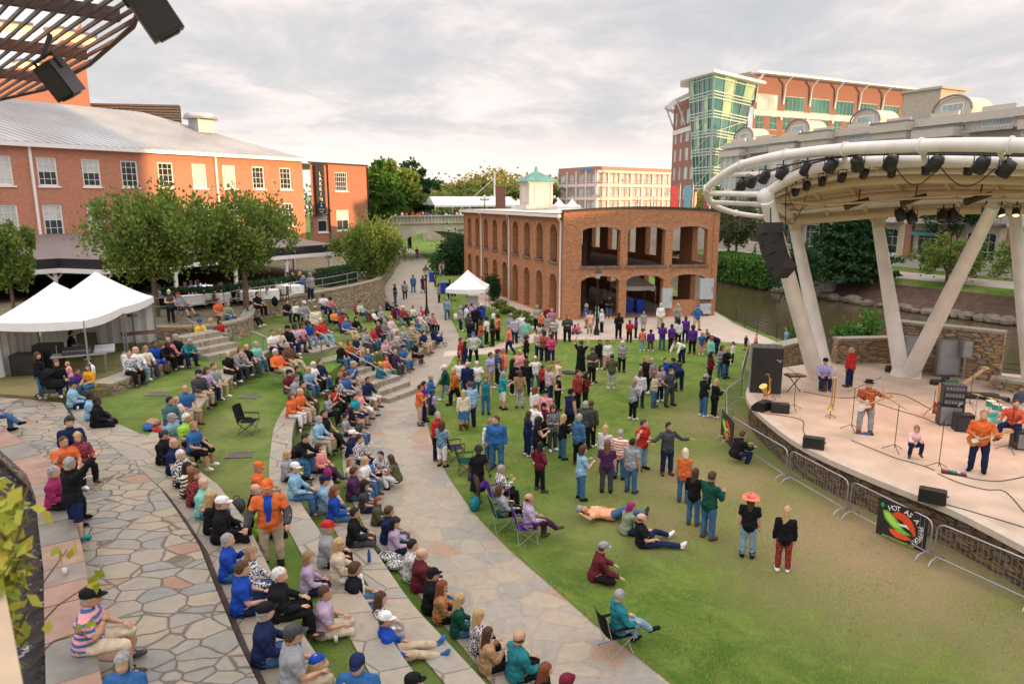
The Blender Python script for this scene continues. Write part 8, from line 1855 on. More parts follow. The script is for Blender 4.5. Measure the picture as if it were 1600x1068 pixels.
# ================================================================ chairs
def camp_chair(loc, rz, col, label, frame='steel', cup=True):
    o = thing('camp_chair', label, 'folding chair', loc, 'folding camp chairs'); o.rotation_euler = (0, 0, rz); m = MB(); w_ = .27; fm = STEEL if frame == 'steel' else BLKMET
    for s in (-1, 1):
        m.tube([(.26, s*w_, 0), (-.24, s*w_, .42)], .010, 5); m.tube([(-.26, s*w_, 0), (.24, s*w_, .42)], .010, 5); m.tube([(-.22, s*w_, .36), (-.36, s*w_, .92)], .011, 5); m.tube([(.25, s*w_, .3), (.25, s*w_, .60)], .010, 5)
    m.tube([(.26, -w_, 0), (.24, w_, .42)], .009, 5); m.tube([(.26, w_, 0), (.24, -w_, .42)], .009, 5); m.tube([(-.26, -w_, 0), (-.24, w_, .42)], .009, 5); m.tube([(-.26, w_, 0), (-.24, -w_, .42)], .009, 5)
    m.build('frame', fm, o); c = cloth(col)
    m = MB(); m.smooth = True; P = [[(x, y, .42-.06*(1-(y/w_)**2)*(1-abs(x)/.4)) for y in (-w_, -w_/2, 0, w_/2, w_)] for x in (-.24, -.1, .08, .25)]
    for i in range(3):
        for j in range(4): m.quad(P[i][j], P[i+1][j], P[i+1][j+1], P[i][j+1])
    m.build('seat', c, o); m = MB(); m.smooth = True; P = [[(-.22-.25*(z-.4)/.5*.6-.05*(1-(y/w_)**2), y, z) for y in (-w_, -w_/2, 0, w_/2, w_)] for z in (.40, .6, .78, .94)]
    for i in range(3):
        for j in range(4): m.quad(P[i][j], P[i][j+1], P[i+1][j+1], P[i+1][j])
    m.build('backrest', c, o)
    for s in (-1, 1): m = MB(); m.box((0, s*w_, .61), (.52, .07, .02)); m.build('armrest', c, o)
    return o
cols = iter(['charcoal', 'turquoise', 'red', 'black', 'black', 'navy', 'blue', 'charcoal', 'navy', 'red', 'red', 'grey', 'charcoal', 'navy', 'red', 'teal', 'purple', 'grey', 'navy'])
for o, r in PEOPLE:
    x, y, z, ps, hd, top = r[:6]
    if ps == 'k' or (x, y) in ((781, 772), (826, 822), (966, 985), (505, 527)):
        c = {781: 'purple', 826: 'purple', 966: 'black', 789: 'darkgreen', 565: 'red', 586: 'red'}.get(x) or next(cols, 'navy'); g = o.location.copy(); g.z -= .40
        camp_chair(g+Vector((-.05*cos(radians(hd)), -.05*sin(radians(hd)), 0)), radians(hd), c, '%s folding camp chair holding the person in the %s' % (CW.get(c, c), ' '.join(CW.get(q, q) for q in top.replace('-', ' and ').split())))
camp_chair(at(389, 676, 1.45), radians(-5), 'black', 'empty black folding chair with arms standing alone on the terrace grass', 'black'); camp_chair(at(541, 518, 1.45), radians(-40), 'red', 'empty bright red folding chair left of its larger neighbour')
camp_chair(at(712, 716, 0), radians(20), 'plum', 'dark folding chair draped with a patterned blanket, nearest the path', 'black'); camp_chair(at(729, 738, 0), radians(10), 'darkgreen', 'dark green folding chair piled with coats behind the standing couple', 'black'); camp_chair(at(812, 534, 0), radians(-80), 'grey', 'empty grey folding chair on the lawn before the small tent')
m = MB(); m.smooth = True; P = [[(-.12-.22*f+.03*sin(j*1.7+f*4), (j/6-.5)*.56*(1+.15*f), .98-f*.72+.02*sin(j*2)) for j in range(7)] for f in (0, .25, .5, .75, 1)]
for i in range(4):
    for j in range(6): m.quad(P[i][j], P[i][j+1], P[i+1][j+1], P[i+1][j])
q = m.build('coat', cloth('black'), loc=at(966, 985, .02)+Vector((-.2, -.05, 0))); q.rotation_euler = (0, 0, radians(20)); tag(q, 'black coat hung over the back of the chair with red arms', 'coat')
# ================================================================ tents
def tent(c, a, w_, d_, zb, eave, peak, label, walls=(), name='canopy_tent', grp='white peaked tents'):
    o = thing(name, label, 'tent', (c[0], c[1], zb), grp); o.rotation_euler = (0, 0, a); m = MB(); m.smooth = True; n = 8
    def top(u, v): 
        r = max(abs(u), abs(v)); return eave+(peak-eave)*(1-r)**1.25-.06*sin(pi*min(1, abs(abs(u)-abs(v))))*r
    for s in range(4):
        for i in range(n):
            for j in range(n):
                q = []
                for (ii, jj) in ((i, j), (i+1, j), (i+1, j+1), (i, j+1)):
                    r = ii/n; t = -1+2*jj/n; u, v = [(r, t*r), (-t*r, r), (-r, -t*r), (t*r, -r)][s]; q.append((u*w_/2, v*d_/2, eave+(peak-eave)*(1-r)**1.2-.05*(1-t*t)*r))
                m.add(q, [(0, 1, 2, 3)])
    m.build('roof', TENT, o); m = MB(); m.smooth = True; K = 12
    P = [(w_/2, -d_/2), (w_/2, d_/2), (-w_/2, d_/2), (-w_/2, -d_/2)]
    for s in range(4):
        a_, b_ = P[s], P[(s+1) % 4]
        for j in range(K):
            f, g = j/K, (j+1)/K; z = lambda t: eave-.05*(1-(2*t-1)**2); L_ = lambda t, h: (a_[0]+(b_[0]-a_[0])*t, a_[1]+(b_[1]-a_[1])*t, h); m.quad(L_(f, z(f)-.28-.05*(1-(2*f-1)**2)), L_(g, z(g)-.28-.05*(1-(2*g-1)**2)), L_(g, z(g)), L_(f, z(f)))
    m.build('valance', TENT, o)
    for p in P: m = MB(); m.box((p[0]*.985, p[1]*.985, eave/2), (.05, .05, eave)); m.build('pole', STEEL, o)
    for s in walls:
        a_, b_ = P[s], P[(s+1) % 4]; m = MB(); m.smooth = True
        for j in range(24): L_ = lambda t, h: (a_[0]+(b_[0]-a_[0])*t+.06*sin(t*40)*(1-h/eave)*(abs(b_[1]-a_[1]) > 1), a_[1]+(b_[1]-a_[1])*t+.06*sin(t*40)*(1-h/eave)*(abs(b_[0]-a_[0]) > 1), h); m.quad(L_(j/24, 0), L_((j+1)/24, 0), L_((j+1)/24, eave-.25), L_(j/24, eave-.25))
        m.build('side_wall', TENT, o)
    return o
T1 = at(62, 575, 2.25); T1c = Vector((-17.95, 27.5)); tent(T1c, .12, 3.4, 3.3, 2.25, 2.2, 3.5, 'large white peaked tent at the left edge sheltering the sound desk', (2,)); tent((-18.35, 31.0), .12, 3.4, 3.4, 2.25, 2.2, 3.55, 'second white peaked tent joined behind the sound desk tent', (1, 2))
m = MB(); m.smooth = True
for j in range(8): y = j/8; m.quad((.05*sin(j*2.1), y*.75, 0), (.05*sin(j*2.1+2.1), (y+.125)*.75, 0), (.02, (y+.125)*.75, 2.05), (.02, y*.75, 2.05))
q = m.build('tent_curtain', TENT, loc=(-19.25, 25.85, 2.25)); q.rotation_euler = (0, 0, -pi/2+.12); tag(q, 'gathered white curtain at the front left corner of the sound tent', 'curtain')
MT = at(733, 498, 0); tent((MT.x-.15, MT.y+1.3), -.05, 3.1, 3.1, .01, 2.3, 3.6, 'small white peaked tent with blue table beside the path', ()); tent((9.9, 57.5), .1, 3.0, 3.0, .05, 2.1, 3.0, 'white tent pitched inside the middle brick arch', ())
for i, (x, y, z, l) in enumerate([(143, 590, 2.25, 'white weight bucket tied to the front right pole of the sound tent'), (196, 572, 2.25, 'white weight bucket at the pole between the two joined tents'), (237, 528, 2.25, 'white weight bucket at the far right tent pole'), (712, 500, .01, 'white water weight at the left pole of the small tent'), (771, 500, .0, 'white water weight at the right pole of the small tent'), (752, 484, .0, 'white water weight at the rear pole of the small tent')]):
    b = MB(); b.lathe((0, 0, 0), [(.001, 0), (.15, 0), (.16, .42), (.1, .5), (.001, .5)], 12); h = MB(); h.tube([(-.1, 0, .48), (0, 0, .6), (.1, 0, .48)], .012, 5); prop('tent_weight', l, 'tent weight', at(x, y, z), [('bucket', b, WHITE), ('handle', h, WHITE)], 0, 'white tent weights')
# sound desk
P0 = Vector((-16.9, 26.9, 2.25)); a = MB(); a.box((0, 0, .74), (1.9, .75, .04)); l_ = [((s*.85, t*.3, .37)) for s in (-1, 1) for t in (-1, 1)]; prs = [('table_top', a, mat('grey_table', (.35, .35, .34), .6))]
for p in l_: b = MB(); b.box(p, (.04, .04, .74)); prs.append(('leg', b, STEEL))
prop('trestle_table', 'trestle table with the sound desk under the left tent', 'table', P0, prs, .45)
for dx, dy, w_, l, c_ in ((-.1, 0, 1.0, 'wide sloping audio mixing desk on the trestle table', (.05, .05, .06)), (.78, .35, .7, 'second smaller mixing console in a silver flight case', (.3, .3, .32))):
    a = MB(); a.add([(-w_/2, -.3, .0), (w_/2, -.3, 0), (w_/2, .3, 0), (-w_/2, .3, 0), (-w_/2, -.3, .06), (w_/2, -.3, .06), (w_/2, .3, .24), (-w_/2, .3, .24)], [(0, 3, 2, 1), (4, 5, 6, 7), (0, 1, 5, 4), (2, 3, 7, 6), (0, 4, 7, 3), (1, 2, 6, 5)]); k = MB()
    for i in range(14): k.box((-w_/2+.06+(w_-.12)*i/13, -.12, .125), (.02, .05, .02))
    prop('mixing_desk', l, 'mixing desk', P0+Vector((dx, dy, .765)), [('case', a, mat('desk_%d' % (w_*10), c_, .5)), ('faders', k, WHITE)], .45)
for (x, y, s, l) in ((-18.6, 27.6, 1.0, 'tall black flight case at the rear of the sound tent'), (-18.9, 26.7, .8, 'black equipment rack beside the white tent curtain')):
    a = MB(); a.box((0, 0, s/2), (.9, .7, s)); e = MB(); [e.box((i*.45, j*.35, s/2), (.03, .03, s+.01)) for i in (-1, 1) for j in (-1, 1)]; prop('flight_case', l, 'flight case', (x, y, 2.25), [('case', a, BLACK), ('edge_trim', e, STEEL)], .2)
a = MB(); a.cyl((0, 0, 0), (0, 0, 1.7), .015); a.tube([(-.25, 0, .01), (0, 0, .3), (.25, 0, .01)], .012, 5); b = MB(); b.lathe((0, 0, 1.68), [(.001, .08), (.2, .05), (.22, 0), (.001, -.02)], 14); prop('lamp_stand', 'thin black stand with a flat round head inside the second tent', 'stand', (-16.6, 30.4, 2.25), [('pole', a, BLKMET), ('head', b, BLACK)])
a = MB(); a.box((0, 0, .73), (2.2, .8, .04)); b = MB(); b.tube([(-.9, 0, 0), (-.9, 0, .72)], .03, 6); c = MB(); c.tube([(.9, 0, 0), (.9, 0, .72)], .03, 6); prop('folding_table', 'brown topped folding table inside the second tent', 'table', (-16.6, 31.6, 2.25), [('table_top', a, WOODM), ('leg', b, STEEL), ('leg', c, STEEL)], .6)
# blue table and board at the small tent
a = MB(); a.box((0, 0, .4), (1.9, .7, .8)); b = MB(); b.box((0, 0, .81), (1.96, .76, .02)); prop('blue_cloth_table', 'table in a deep blue cloth under the small white tent', 'table', (MT.x+.3, MT.y+.35, .01), [('cloth', a, mat('blue_table_cloth', (.015, .05, .32), .8, bump=.3, bs=5)), ('table_top', b, mat('blue_table_cloth', (.015, .05, .32), .8))])
a = MB(); a.box((0, 0, 1.25), (.95, .04, .8)); b = MB(); b.box((0, .04, 1.25), (1.0, .04, .85)); prop('menu_board', 'pale menu board standing on the blue table', 'board', (MT.x+.2, MT.y+.6, .01), [('face', a, mat('board_pale', (.55, .5, .46), .7)), ('frame', b, WHITE)])
def bin_(p, l, c=(.01, .05, .40)): a = MB(); a.add([(-.28, -.3, 0), (.28, -.3, 0), (.28, .3, 0), (-.28, .3, 0), (-.34, -.36, 1.0), (.34, -.36, 1.0), (.34, .36, 1.0), (-.34, .36, 1.0)], [(0, 1, 5, 4), (1, 2, 6, 5), (2, 3, 7, 6), (3, 0, 4, 7)]); b = MB(); b.box((0, 0, 1.03), (.72, .76, .07)); w_ = MB(); w_.cyl((-.3, .28, .1), (.3, .28, .1), .1, n=10); prop('wheeled_bin', l, 'bin', p, [('body', a, mat('bin_blue', c, .4)), ('lid', b, mat('bin_blue', c, .4)), ('axle', w_, BLACK)], .2, 'blue wheeled bins')
bin_(at(675, 440, .01), 'blue wheeled bin furthest up the path'); bin_(at(693, 458, .01), 'blue wheeled bin just behind the small white tent'); bin_((10.2, 55.9, .04), 'blue wheeled bin inside the middle brick arch'); bin_((9.3, 56.3, .04), 'second blue bin in the brick shell, half behind the arch pier')
# restaurant tables
for i, (x, y, l) in enumerate([(303, 482, 'white clothed table nearest the two standing diners'), (342, 478, 'white clothed table left of the middle verandah post'), (388, 474, 'white clothed table right of the second tree trunk'), (420, 472, 'white clothed table near the right end of the hedge'), (459, 464, 'white clothed table at the end of the verandah'), (372, 466, 'white clothed table in the second row behind the tree trunk'), (318, 465, 'white clothed table deep in the shade on the left'), (436, 462, 'white clothed table in the back row on the right'), (405, 462, 'white clothed table in the middle of the back row')]):
    p = at(x, y, 2.8); m = MB(); m.smooth = False; n = 16; tp = [(cos(2*pi*j/n)*.62*(1 if j % 4 else 1.12), sin(2*pi*j/n)*.62*(1 if j % 4 else 1.12), .76) for j in range(n)]; lo = [(q[0]*(1.1+.09*(j % 2)), q[1]*(1.1+.09*(j % 2)), .18+.1*(j % 4 > 0)) for j, q in enumerate(tp)]; m.add(tp+lo, [tuple(range(n))]+[(j, n+j, n+(j+1) % n, (j+1) % n) for j in range(n)]); b = MB(); b.cyl((0, 0, 0), (0, 0, .74), .05); g = MB(); [g.lathe((.2*cos(k*2), .2*sin(k*2), .765), [(.03, 0), (.008, .01), (.008, .08), (.035, .11), (.03, .17)], 8) for k in range(3)]
    o = prop('dining_table', l, 'table', p, [('tablecloth', m, WHITE), ('pedestal', b, BLACK)], i*.4, 'white clothed restaurant tables')
    for k in range(3): g = MB(); g.lathe((.2*cos(k*2), .2*sin(k*2), .765), [(.03, 0), (.008, .01), (.008, .08), (.035, .11), (.03, .17)], 8); g.build('glass', CH, o)
    for s in (-1, 1):
        a = MB(); a.box((0, 0, .45), (.42, .42, .05)); b = MB(); b.box((s*.2, 0, .72), (.04, .4, .5)); prs = [('seat', a, WOODM), ('backrest', b, WOODM)]
        for u in (-.18, .18):
            for v in (-.18, .18): c = MB(); c.box((u, v, .22), (.035, .035, .44)); prs.append(('leg', c, WOODM))
        prop('dining_chair', 'dark dining chair %s of the %s' % ('left' if s < 0 else 'right', ' '.join(l.replace('white clothed ', '').split()[:10])), 'chair', p+Vector((s*.95, .1, 0)), prs, 0, 'dark restaurant chairs')
# strollers
def stroller(p, rz, l, c='black'):
    f = MB(); f.tube([(.5, 0, .14), (-.1, 0, .55), (-.5, 0, 1.02)], .015, 6); f.tube([(-.32, -.25, .14), (.05, 0, .6)], .014, 5); f.tube([(-.32, .25, .14), (.05, 0, .6)], .014, 5); f.tube([(-.5, -.22, 1.02), (-.5, .22, 1.02)], .018, 6); s = MB(); s.smooth = True; s.tube([(.35, 0, .5), (.05, 0, .46), (-.18, 0, .62), (-.25, 0, .9)], [.16, .2, .2, .17], 10); h = MB(); h.lathe((-.1, 0, .78), [(.24, 0), (.23, .12), (.15, .24), (.001, .28)], 12, R=Matrix.Rotation(-.5, 3, 'Y')); b = MB(); b.box((-.1, 0, .28), (.5, .36, .14)); prs = [('frame', f, BLKMET), ('seat', s, cloth(c)), ('hood', h, cloth(c)), ('basket', b, cloth('charcoal'))]
    for x, y in ((.5, 0), (-.32, .27), (-.32, -.27)): w_ = MB(); R = Matrix.Rotation(pi/2, 3, 'X'); w_.tube([Vector((x, y, .14))+R @ Vector((cos(a*.5236)*.12, sin(a*.5236)*.12, 0)) for a in range(12)], .022, 6, closed=True); prs.append(('wheel', w_, BLACK))
    prop('baby_stroller', l, 'stroller', p, prs, rz, 'strollers')
stroller(at(683, 542, .012), .3, 'black three wheeled stroller at the end of the seating wall by the path', 'navy'); stroller(at(740, 530, 0), -.6, 'black stroller beside the standing group near the small tent'); stroller(at(84, 622, 2.25), .2, 'black stroller on the grass before the sound tent')
# drain grates
for x, y, z, rz, l in ((375, 711, 1.45, .1, 'steel drain grate in the terrace grass nearest the left walk'), (391, 620, 1.45, -.2, 'dark drain grate in the terrace grass below the seated row'), (246, 616, 1.95, .1, 'dark drain grate in the upper grass left of the seated couple'), (493, 543, 1.45, .2, 'dark drain grate near the white handrail post')):
    a = MB(); [a.box((-.36+.072*i, 0, .012), (.022, .46, .02)) for i in range(11)]; b = MB(); b.box((0, .23, .014), (.78, .03, .024)); b.box((0, -.23, .014), (.78, .03, .024)); c = MB(); c.box((0, 0, .003), (.76, .46, .004)); prop('drain_grate', l, 'drain grate', at(x, y, z), [('bars', a, mat('grate_bar', (.26, .23, .2), .7)), ('frame', b, mat('grate_iron', (.1, .09, .08), .7)), ('pit', c, mat('pit_black', (.008, .008, .008), .9))], rz, 'drain grates')
# bags, cups and bottles
def bag(p, s, c, l, rz=0, flat=1): 
    a = MB(); a.smooth = True; a.ball((0, 0, s[2]*.5), (s[0], s[1], s[2]*.55), 12, 8); a.v = [tuple(Vector(q)*(1+.16*noise.noise(Vector(q)*7+Vector((p[0], p[1], 0))))) for q in a.v]; b = MB(); b.tube([(-s[0]*.4, 0, s[2]*.95), (-s[0]*.2, 0, s[2]*1.25), (s[0]*.2, 0, s[2]*1.25), (s[0]*.4, 0, s[2]*.95)], .012, 5); prop('bag', l, 'bag', p, [('body', a, cloth(c)), ('strap', b, cloth(c))], rz, 'bags on the ground')
for x, y, z, s, c, l in ((240, 664, 1.95, (.28, .2, .2), 'camel', 'tan bag lying behind the person in the teal plaid shirt'), (232, 672, 1.95, (.22, .16, .2), 'blue', 'blue bag left of the tan bag on the upper grass'), (246, 674, 1.95, (.2, .14, .14), 'red', 'small red bag below the tan bag'), (371, 800, 1.45, (.22, .2, .34), 'charcoal', 'dark backpack left of the person in the black hoodie'), (500, 775, .98, (.26, .16, .14), 'red', 'red cap and jacket pile on the second wall'), (606, 873, .48, (.34, .2, .16), 'black-white patterned', 'black and white patterned bag on the lowest wall'), (617, 887, .48, (.2, .18, .18), 'darkgreen-white patterned', 'green patterned pouch beside the black and white bag'), (890, 583, 0, (.5, .3, .1), 'charcoal', 'flat dark bag lying on the lawn behind the tall person in black dress'), (365, 577, 1.5, (.16, .1, .3), 'camel', 'small brown paper bag at the foot of the seated row'), (742, 748, 0, (.3, .22, .14), 'navy', 'dark blue bundle on the lawn beside the folding chairs'), (1008, 835, 0, (.18, .12, .1), 'royal', 'pair of blue shoes lying behind the stretched out person'), (626, 504, .45, (.7, .17, .2), 'black', 'long black instrument case on the grass behind the plaid coat'), (470, 712, 1.0, (.3, .2, .3), 'black', 'black bag beside the person leaning forward'), (512, 745, .98, (.2, .14, .26), 'magenta', 'bright magenta bag under the pink blouse'), (574, 745, .48, (.26, .2, .4), 'blue', 'blue backpack between the seated pair and the crouching pair'), (742, 797, 0, (.25, .15, .4), 'teal', 'teal chair bag leaning against the dark green chair'), (757, 762, .55, (.18, .14, .2), 'purple', 'purple bag hanging on the purple chair'), (430, 478, 2.8, (.2, .2, .5), 'black', 'black bag by the railing under the verandah'), (1228, 644, 0, (.14, .14, .16), 'navy', 'small navy bag on the grass against the stage wall')):
    bag(at(x, y, z), s, c, l, x*.01)
def cup(p, c, l, h=.12, r=.038): a = MB(); a.lathe((0, 0, 0), [(.001, 0), (r*.8, 0), (r, h), (r*.9, h), (r*.72, .01)], 12); b = MB(); b.lathe((0, 0, h*.7), [(r*.9, 0), (.001, 0)], 12); prop('cup', l, 'cup', p, [('cup', a, mat('clear_plastic', (.6, .6, .6), .15)), ('drink', b, mat('drink_'+c, {'beer': (.6, .32, .03), 'blue': (.05, .2, .55), 'green': (.05, .4, .1)}[c], .2))], 0, 'drinks left on the walls')
for x, y, z, c, l in ((525, 1003, 1.48, 'beer', 'plastic cup of beer beside the person in the lilac tee'), (325, 833, 1.98, 'green', 'green tumbler behind the person in the black fleece'), (448, 694, 1.48, 'beer', 'small beer cup on the third wall'), (470, 676, 1.48, 'beer', 'second small cup on the third wall near the orange puffer jacket'), (102, 897, 2.6, 'blue', 'clear plastic cup on the channel rim'), (122, 640, 1.98, 'beer', 'cup beside the person in the light blue shirt at the wall end')): cup(at(x, y, z), c, l)
for x, y, z, c, l in ((577, 876, 1.0, (.01, .1, .5), 'blue water bottle on the second wall edge'), (533, 703, .48, (.02, .1, .5), 'small blue topped bottle on the lowest wall')):
    a = MB(); a.lathe((0, 0, 0), [(.001, 0), (.04, 0), (.04, .2), (.018, .24), (.018, .27), (.001, .27)], 10); b = MB(); b.lathe((0, 0, .245), [(.021, 0), (.021, .035), (.001, .035)], 10); prop('water_bottle', l, 'bottle', at(x, y, z), [('body', a, mat('bottle_blue', c, .3)), ('lid', b, BLACK)])
a = MB(); a.smooth = True; a.add([(-.2, -.12, 0), (.1, -.16, .02), (.24, .02, .01), (.05, .14, .03), (-.18, .1, 0), (0, 0, .07)], [(0, 1, 5), (1, 2, 5), (2, 3, 5), (3, 4, 5), (4, 0, 5)]); tag(a.build('napkin', WHITE, loc=at(436, 686, 1.48)), 'crumpled white napkin on the third wall', 'napkin')
a = MB(); a.lathe((0, 0, 0), [(.001, .03), (.2, .025), (.26, .0)], 20); tag(a.build('ground_marker', mat('green_marker', (.05, .45, .12), .5), loc=at(1409, 1008, .005)), 'small round green marker lying on the lawn', 'marker')
a = MB(); a.box((0, 0, .008), (1.3, .6, .015)); tag(a.build('rubber_mat', mat('dark_mat', (.06, .05, .04), .9), loc=at(1078, 567, 0)), 'flat dark rubber mat on the lawn behind the bending person', 'mat')
a = MB(); a.box((0, 0, .008), (1.3, .8, .012)); tag(a.build('floor_rug', mat('blue_grey_rug', (.16, .18, .25), .9, var=.3, vs=8), loc=at(1300, 590, ZD)), 'blue grey rug beside the musician on a stool', 'rug')
s = MB(); s.lathe((0, 0, 0), [(.17, 0), (.15, .48), (.19, .5), (.001, .5)], 12); b = MB(); b.lathe((0, 0, .5), [(.18, 0), (.001, .03)], 12); prop('stool', 'brown barrel stool under the musician at the rear left', 'stool', at(1287, 592, 1.6)-Vector((0, 0, .5)), [('base', s, WOODM), ('seat', b, BLACK)])
# instruments carried by the players
for o, r in PEOPLE:
    if r[3] in 'GB':
        R = Matrix.Rotation(radians(r[4]), 3, 'Z'); col = mat('bass_white_body', (.68, .64, .55), .3) if r[3] == 'B' else mat('guitar_sunburst', (.45, .14, .02), .3); tilt = radians(62)*(1 if 1 else -1); p = o.location+R @ Vector((.20, -.10, 1.02)); g = thing('bass_guitar' if r[3] == 'B' else 'electric_guitar', 'cream bass guitar slung across the player in the black hat' if r[3] == 'B' else 'sunburst electric guitar held by the player in the orange shirt', 'guitar', p); M = (R @ Matrix.Rotation(radians(90), 3, 'Z') @ Matrix.Rotation(tilt, 3, 'Y')).to_4x4()
        for nm, mb, mt in guitar_mb(col, NECK): mb.v = [tuple(M @ (Vector(v)-Vector((0, 0, .25)))) for v in mb.v]; mb.build(nm, mt, g)
        k = MB(); q = o.location; k.tube([p+M.to_3x3() @ Vector((0, 0, .2)), q+R @ Vector((.16, .08, 1.38)), q+R @ Vector((0, .12, 1.5)), q+R @ Vector((-.16, 0, 1.3)), p+M.to_3x3() @ Vector((0, 0, -.2))], .02, 5); k.build('strap', cloth('orange'), g, world=True)
# people on the bridge, too many and small to tell apart
rr = random.Random(2); m = MB(); k = 0
for i in range(90):
    u = rr.uniform(3, 38); p = BF.pt(u, 5.5, -rr.uniform(.6, 3.6)); m.mi = i % 6; h = rr.uniform(.9, 1.05); m.tube([p, p+Vector((0, 0, .8*h))], [.13, .17], 6); m.mi = (i*5+1) % 6; m.tube([p+Vector((0, 0, .8*h)), p+Vector((0, 0, 1.15*h)), p+Vector((0, 0, 1.42*h)), p+Vector((0, 0, 1.5*h))], [.17, .21, .2, .07], 7); m.mi = 6; m.ball(p+Vector((0, 0, 1.63*h)), .12, 7, 5)
tag(m.build('bridge_crowd', [cloth(c) for c in ('navy', 'white', 'red', 'charcoal', 'orange', 'denim')]+[mat('hair_brown', CL['brown_h'], .6)]), 'distant crowd of market goers along the bridge', 'crowd', kind='stuff')
# ================================================================ balcony in the foreground: slatted canopy, speakers, vine, parapet
def trans_mat():
    m, nt, N, L, B = _new('translucent_panel'); t = N.new('ShaderNodeBsdfTranslucent'); t.inputs[0].default_value = (.85, .85, .83, 1); L.new(t.outputs[0], nt.nodes['Material Output'].inputs[0]); return m
ZP = 10.8; ed = [at(*p, ZP) for p in [(-120, 175), (0, 154), (70, 138), (140, 98), (185, 58), (208, 38), (235, -40), (300, -140), (-300, -140), (-400, 100)]]; poly = [(p.x, p.y) for p in ed]
def inside(x, y):
    c = False
    for i in range(len(poly)):
        (x1, y1), (x2, y2) = poly[i], poly[i-1]
        if (y1 > y) != (y2 > y) and x < (x2-x1)*(y-y1)/(y2-y1)+x1: c = not c
    return c
pg = thing('slatted_canopy', 'dark slatted canopy with pale panels and glowing heaters over the balcony, top left', 'canopy', (-7, 9, ZP)); D = Vector((1, -1.05, 0)).normalized(); Nn = Vector((-D.y, D.x, 0)); SL = mat('brown_slat', (.075, .035, .03), .5); m = MB(); C0 = Vector((-7, 9, ZP))
for i in range(-75, 75):
    run = None
    for j in range(-160, 160):
        p = C0+Nn*i*.138+D*j*.06; ins = inside(p.x, p.y)
        if ins and run is None: run = p
        if (not ins or j == 159) and run is not None:
            if (p-run).length > .15: m.beam(run, p, .026, .04)
            run = None
m.build('slats', SL, pg, world=True)
for j, w_ in ((-3.2, .1), (-.5, .1), (2.2, .1)):
    pts = [C0+D*j+Nn*t*.1+Vector((0, 0, .12)) for t in range(-60, 60)]; pts = [p for p in pts if inside(p.x, p.y)]
    if len(pts) > 3: m = MB(); m.beam(pts[0], pts[-1], w_, .14); m.build('cross_beam', SL, pg, world=True)
m = MB(); e2 = [(C0.x+(x-C0.x)*.93, C0.y+(y-C0.y)*.93) for x, y in poly]; m.prism(e2, ZP+.42, ZP+.46, bottom=True); m.build('panel', trans_mat(), pg, world=True)
for i in range(1, 7): m = MB(); m.tube([ed[i-1]+Vector((0, 0, -.02)), ed[i]+Vector((0, 0, -.02))], .03, 6); m.build('edge_rail', SL, pg, world=True)
HT = mat('heater_glow', (1, .4, .1), .4, emis=(1, .36, .10), es=5)
for (a, b) in (((0, 44), (52, 50)), ((82, 52), (140, 66)), ((86, 79), (132, 86)), ((26, 101), (62, 106))):
    m = MB(); A_, B_ = at(*a, ZP+.2), at(*b, ZP+.2); m.beam(A_, B_, .22, .05); m.build('heater_element', HT, pg, world=True); m = MB(); m.beam(A_+Vector((0, 0, .06)), B_+Vector((0, 0, .06)), .3, .04); m.build('heater_housing', STEEL, pg, world=True)
for (c, d, s, l, yw) in (((238, 16), 6.0, .9, 'black hanging loudspeaker at the tip of the slatted canopy', .35), ((93, 124), 7.2, .72, 'second black hanging loudspeaker below the slats, further left', -.2)):
    p = pd(*c, d); o = thing('hanging_speaker', l, 'loudspeaker', p, 'loudspeakers hung from the balcony canopy'); R = Matrix.Rotation(radians(-27), 3, 'Y') @ Matrix.Rotation(radians(18), 3, 'X') @ Matrix.Rotation(yw, 3, 'Z'); m = MB(); m.box((0, 0, 0), (.31*s, .30*s, .50*s), R=R); m.build('cabinet', mat('speaker_black', (.02, .017, .017), .4), o)
    m = MB(); m.box(R @ Vector((.0, -.153*s, -.02)), (.26*s, .012, .40*s), R=R); m.build('grille', mat('speaker_grille', (.035, .03, .032), .7), o); m = MB(); m.box(R @ Vector((0, -.02*s, -.256*s)), (.2*s, .2*s, .02), R=R); m.build('horn', BLACK, o); m = MB(); m.tube([R @ Vector((-.16*s, 0, .1*s)), R @ Vector((-.17*s, 0, .32*s)), R @ Vector((.17*s, 0, .32*s)), R @ Vector((.16*s, 0, .1*s))], .02, 6); m.tube([R @ Vector((0, 0, .32*s)), Vector((-.1, .1, .62*s))], .025, 6); m.build('bracket', BLKMET, o)
ZB = 6.9; a = [at(0, 880, ZB), at(36, 1068, ZB), at(55, 1180, ZB), at(-400, 1180, ZB), at(-400, 880, ZB)]; o = thing('balcony_parapet', 'beige stone parapet of the balcony in the lower left corner', 'parapet', a[0]); m = MB(); m.prism([(p.x, p.y) for p in a], ZB-.12, ZB, bottom=True); m.build('coping', mat('beige_parapet', (.46, .35, .24), .8, var=.12), o, world=True); m = MB(); m.prism([(p.x-.06, p.y-.03) for p in a], ZB-3, ZB-.12); m.build('wall', mat('beige_parapet', (.46, .35, .24), .8), o, world=True)
o = thing('climbing_vine', 'yellow green leafy vine beside the balcony parapet in the lower left corner', 'plant', at(10, 1000, 6.0)); rr = random.Random(8); m = MB(); st = MB(); LV = leaf_mat('leaf_vine', (.16, .24, .03), (.36, .38, .05), (.58, .48, .09))
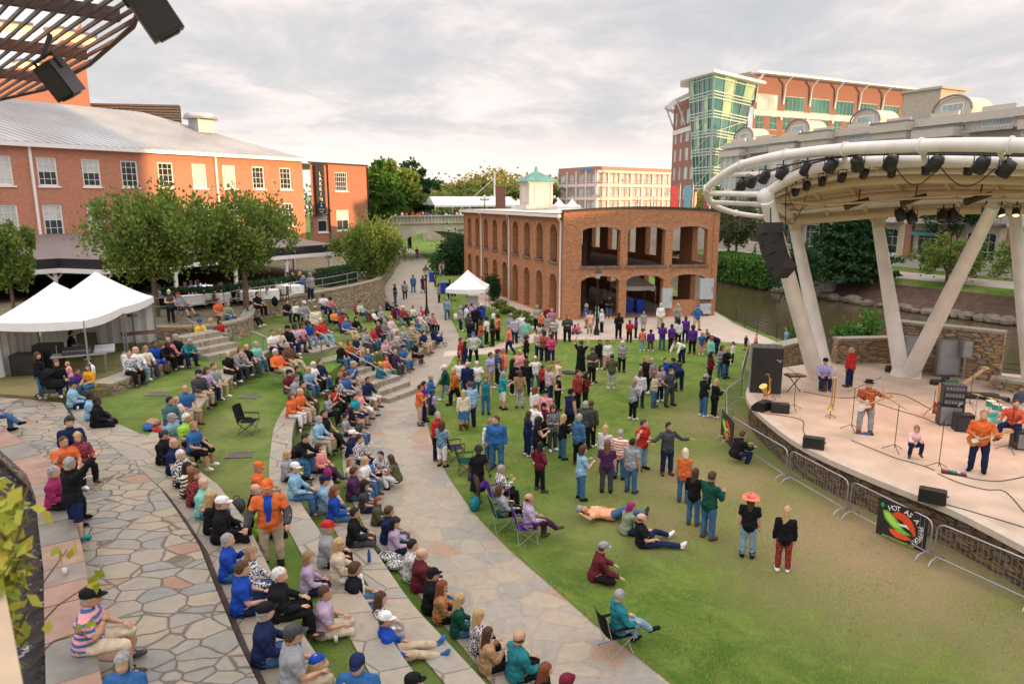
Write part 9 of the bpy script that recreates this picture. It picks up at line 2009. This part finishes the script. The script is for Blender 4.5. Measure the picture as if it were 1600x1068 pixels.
for i in range(26):
    t = rr.random(); p = pd(rr.uniform(-70, 26)*(1-.3*abs(t-.55)), 745+t*340, rr.uniform(3.6, 4.6)); leaves(m, p, (.13, .13, .12), 26, .085, -.1, rr)
    if i % 4 == 0: st.tube([p, p+Vector((.05, .1, .2)), pd(-40, 900, 4.4)], .007, 4)
for a_, b_ in (((20, 1000), (105, 858)), ((30, 1010), (150, 905)), ((40, 1040), (130, 985))): st.tube([pd(*a_, 4.2), pd((a_[0]+b_[0])/2, (a_[1]+b_[1])/2-12, 4.3), pd(*b_, 4.3)], [.007, .005, .003], 5); leaves(m, pd(*b_, 4.3), (.06, .06, .06), 5, .08, 0, rr)
m.build('leaves', LV, o, world=True); st.build('stems', mat('vine_stem', (.12, .08, .04), .8), o, world=True)
# ================================================================ grass blades over the near lawn
rr = random.Random(12); m = MB(); PRp = [(p.x, p.y) for p in PR]
def right_of_path(x, y):
    for i in range(len(PRp)-1):
        (x1, y1), (x2, y2) = PRp[i], PRp[i+1]
        if min(y1, y2) <= y <= max(y1, y2): return x > x1+(x2-x1)*(y-y1)/(y2-y1+1e-9)-.03
    return False
n = 0
while n < 70000:
    y = 10.5+(rr.random()**1.5)*24; x = rr.uniform(-4, 13)
    if rr.random() < .10:   # ragged edge beside the paving
        i = rr.randrange(0, 11); f = rr.random(); x = PRp[i][0]+(PRp[i+1][0]-PRp[i][0])*f+rr.uniform(-.04, .06); y = PRp[i][1]+(PRp[i+1][1]-PRp[i][1])*f
    elif not right_of_path(x, y) or noise.noise(Vector((x*.9, y*.9, 0)))+rr.uniform(-.35, .35) < -.1: continue
    n += 1; h = rr.uniform(.02, .055); a = rr.uniform(0, 6.28); w_ = .008; lx, ly = rr.uniform(-.03, .03), rr.uniform(-.03, .03); b = len(m.v); m.v += [(x-w_*cos(a), y-w_*sin(a), 0), (x+w_*cos(a), y+w_*sin(a), 0), (x+lx, y+ly, h)]; m.f.append((b, b+1, b+2)); m.m.append(0); m.sm.append(False)
tag(m.build('grass_blades', leaf_mat('leaf_grass', (.20, .32, .06), (.32, .40, .10), (.50, .44, .18))), 'short grass blades over the near lawn', 'grass', kind='stuff')
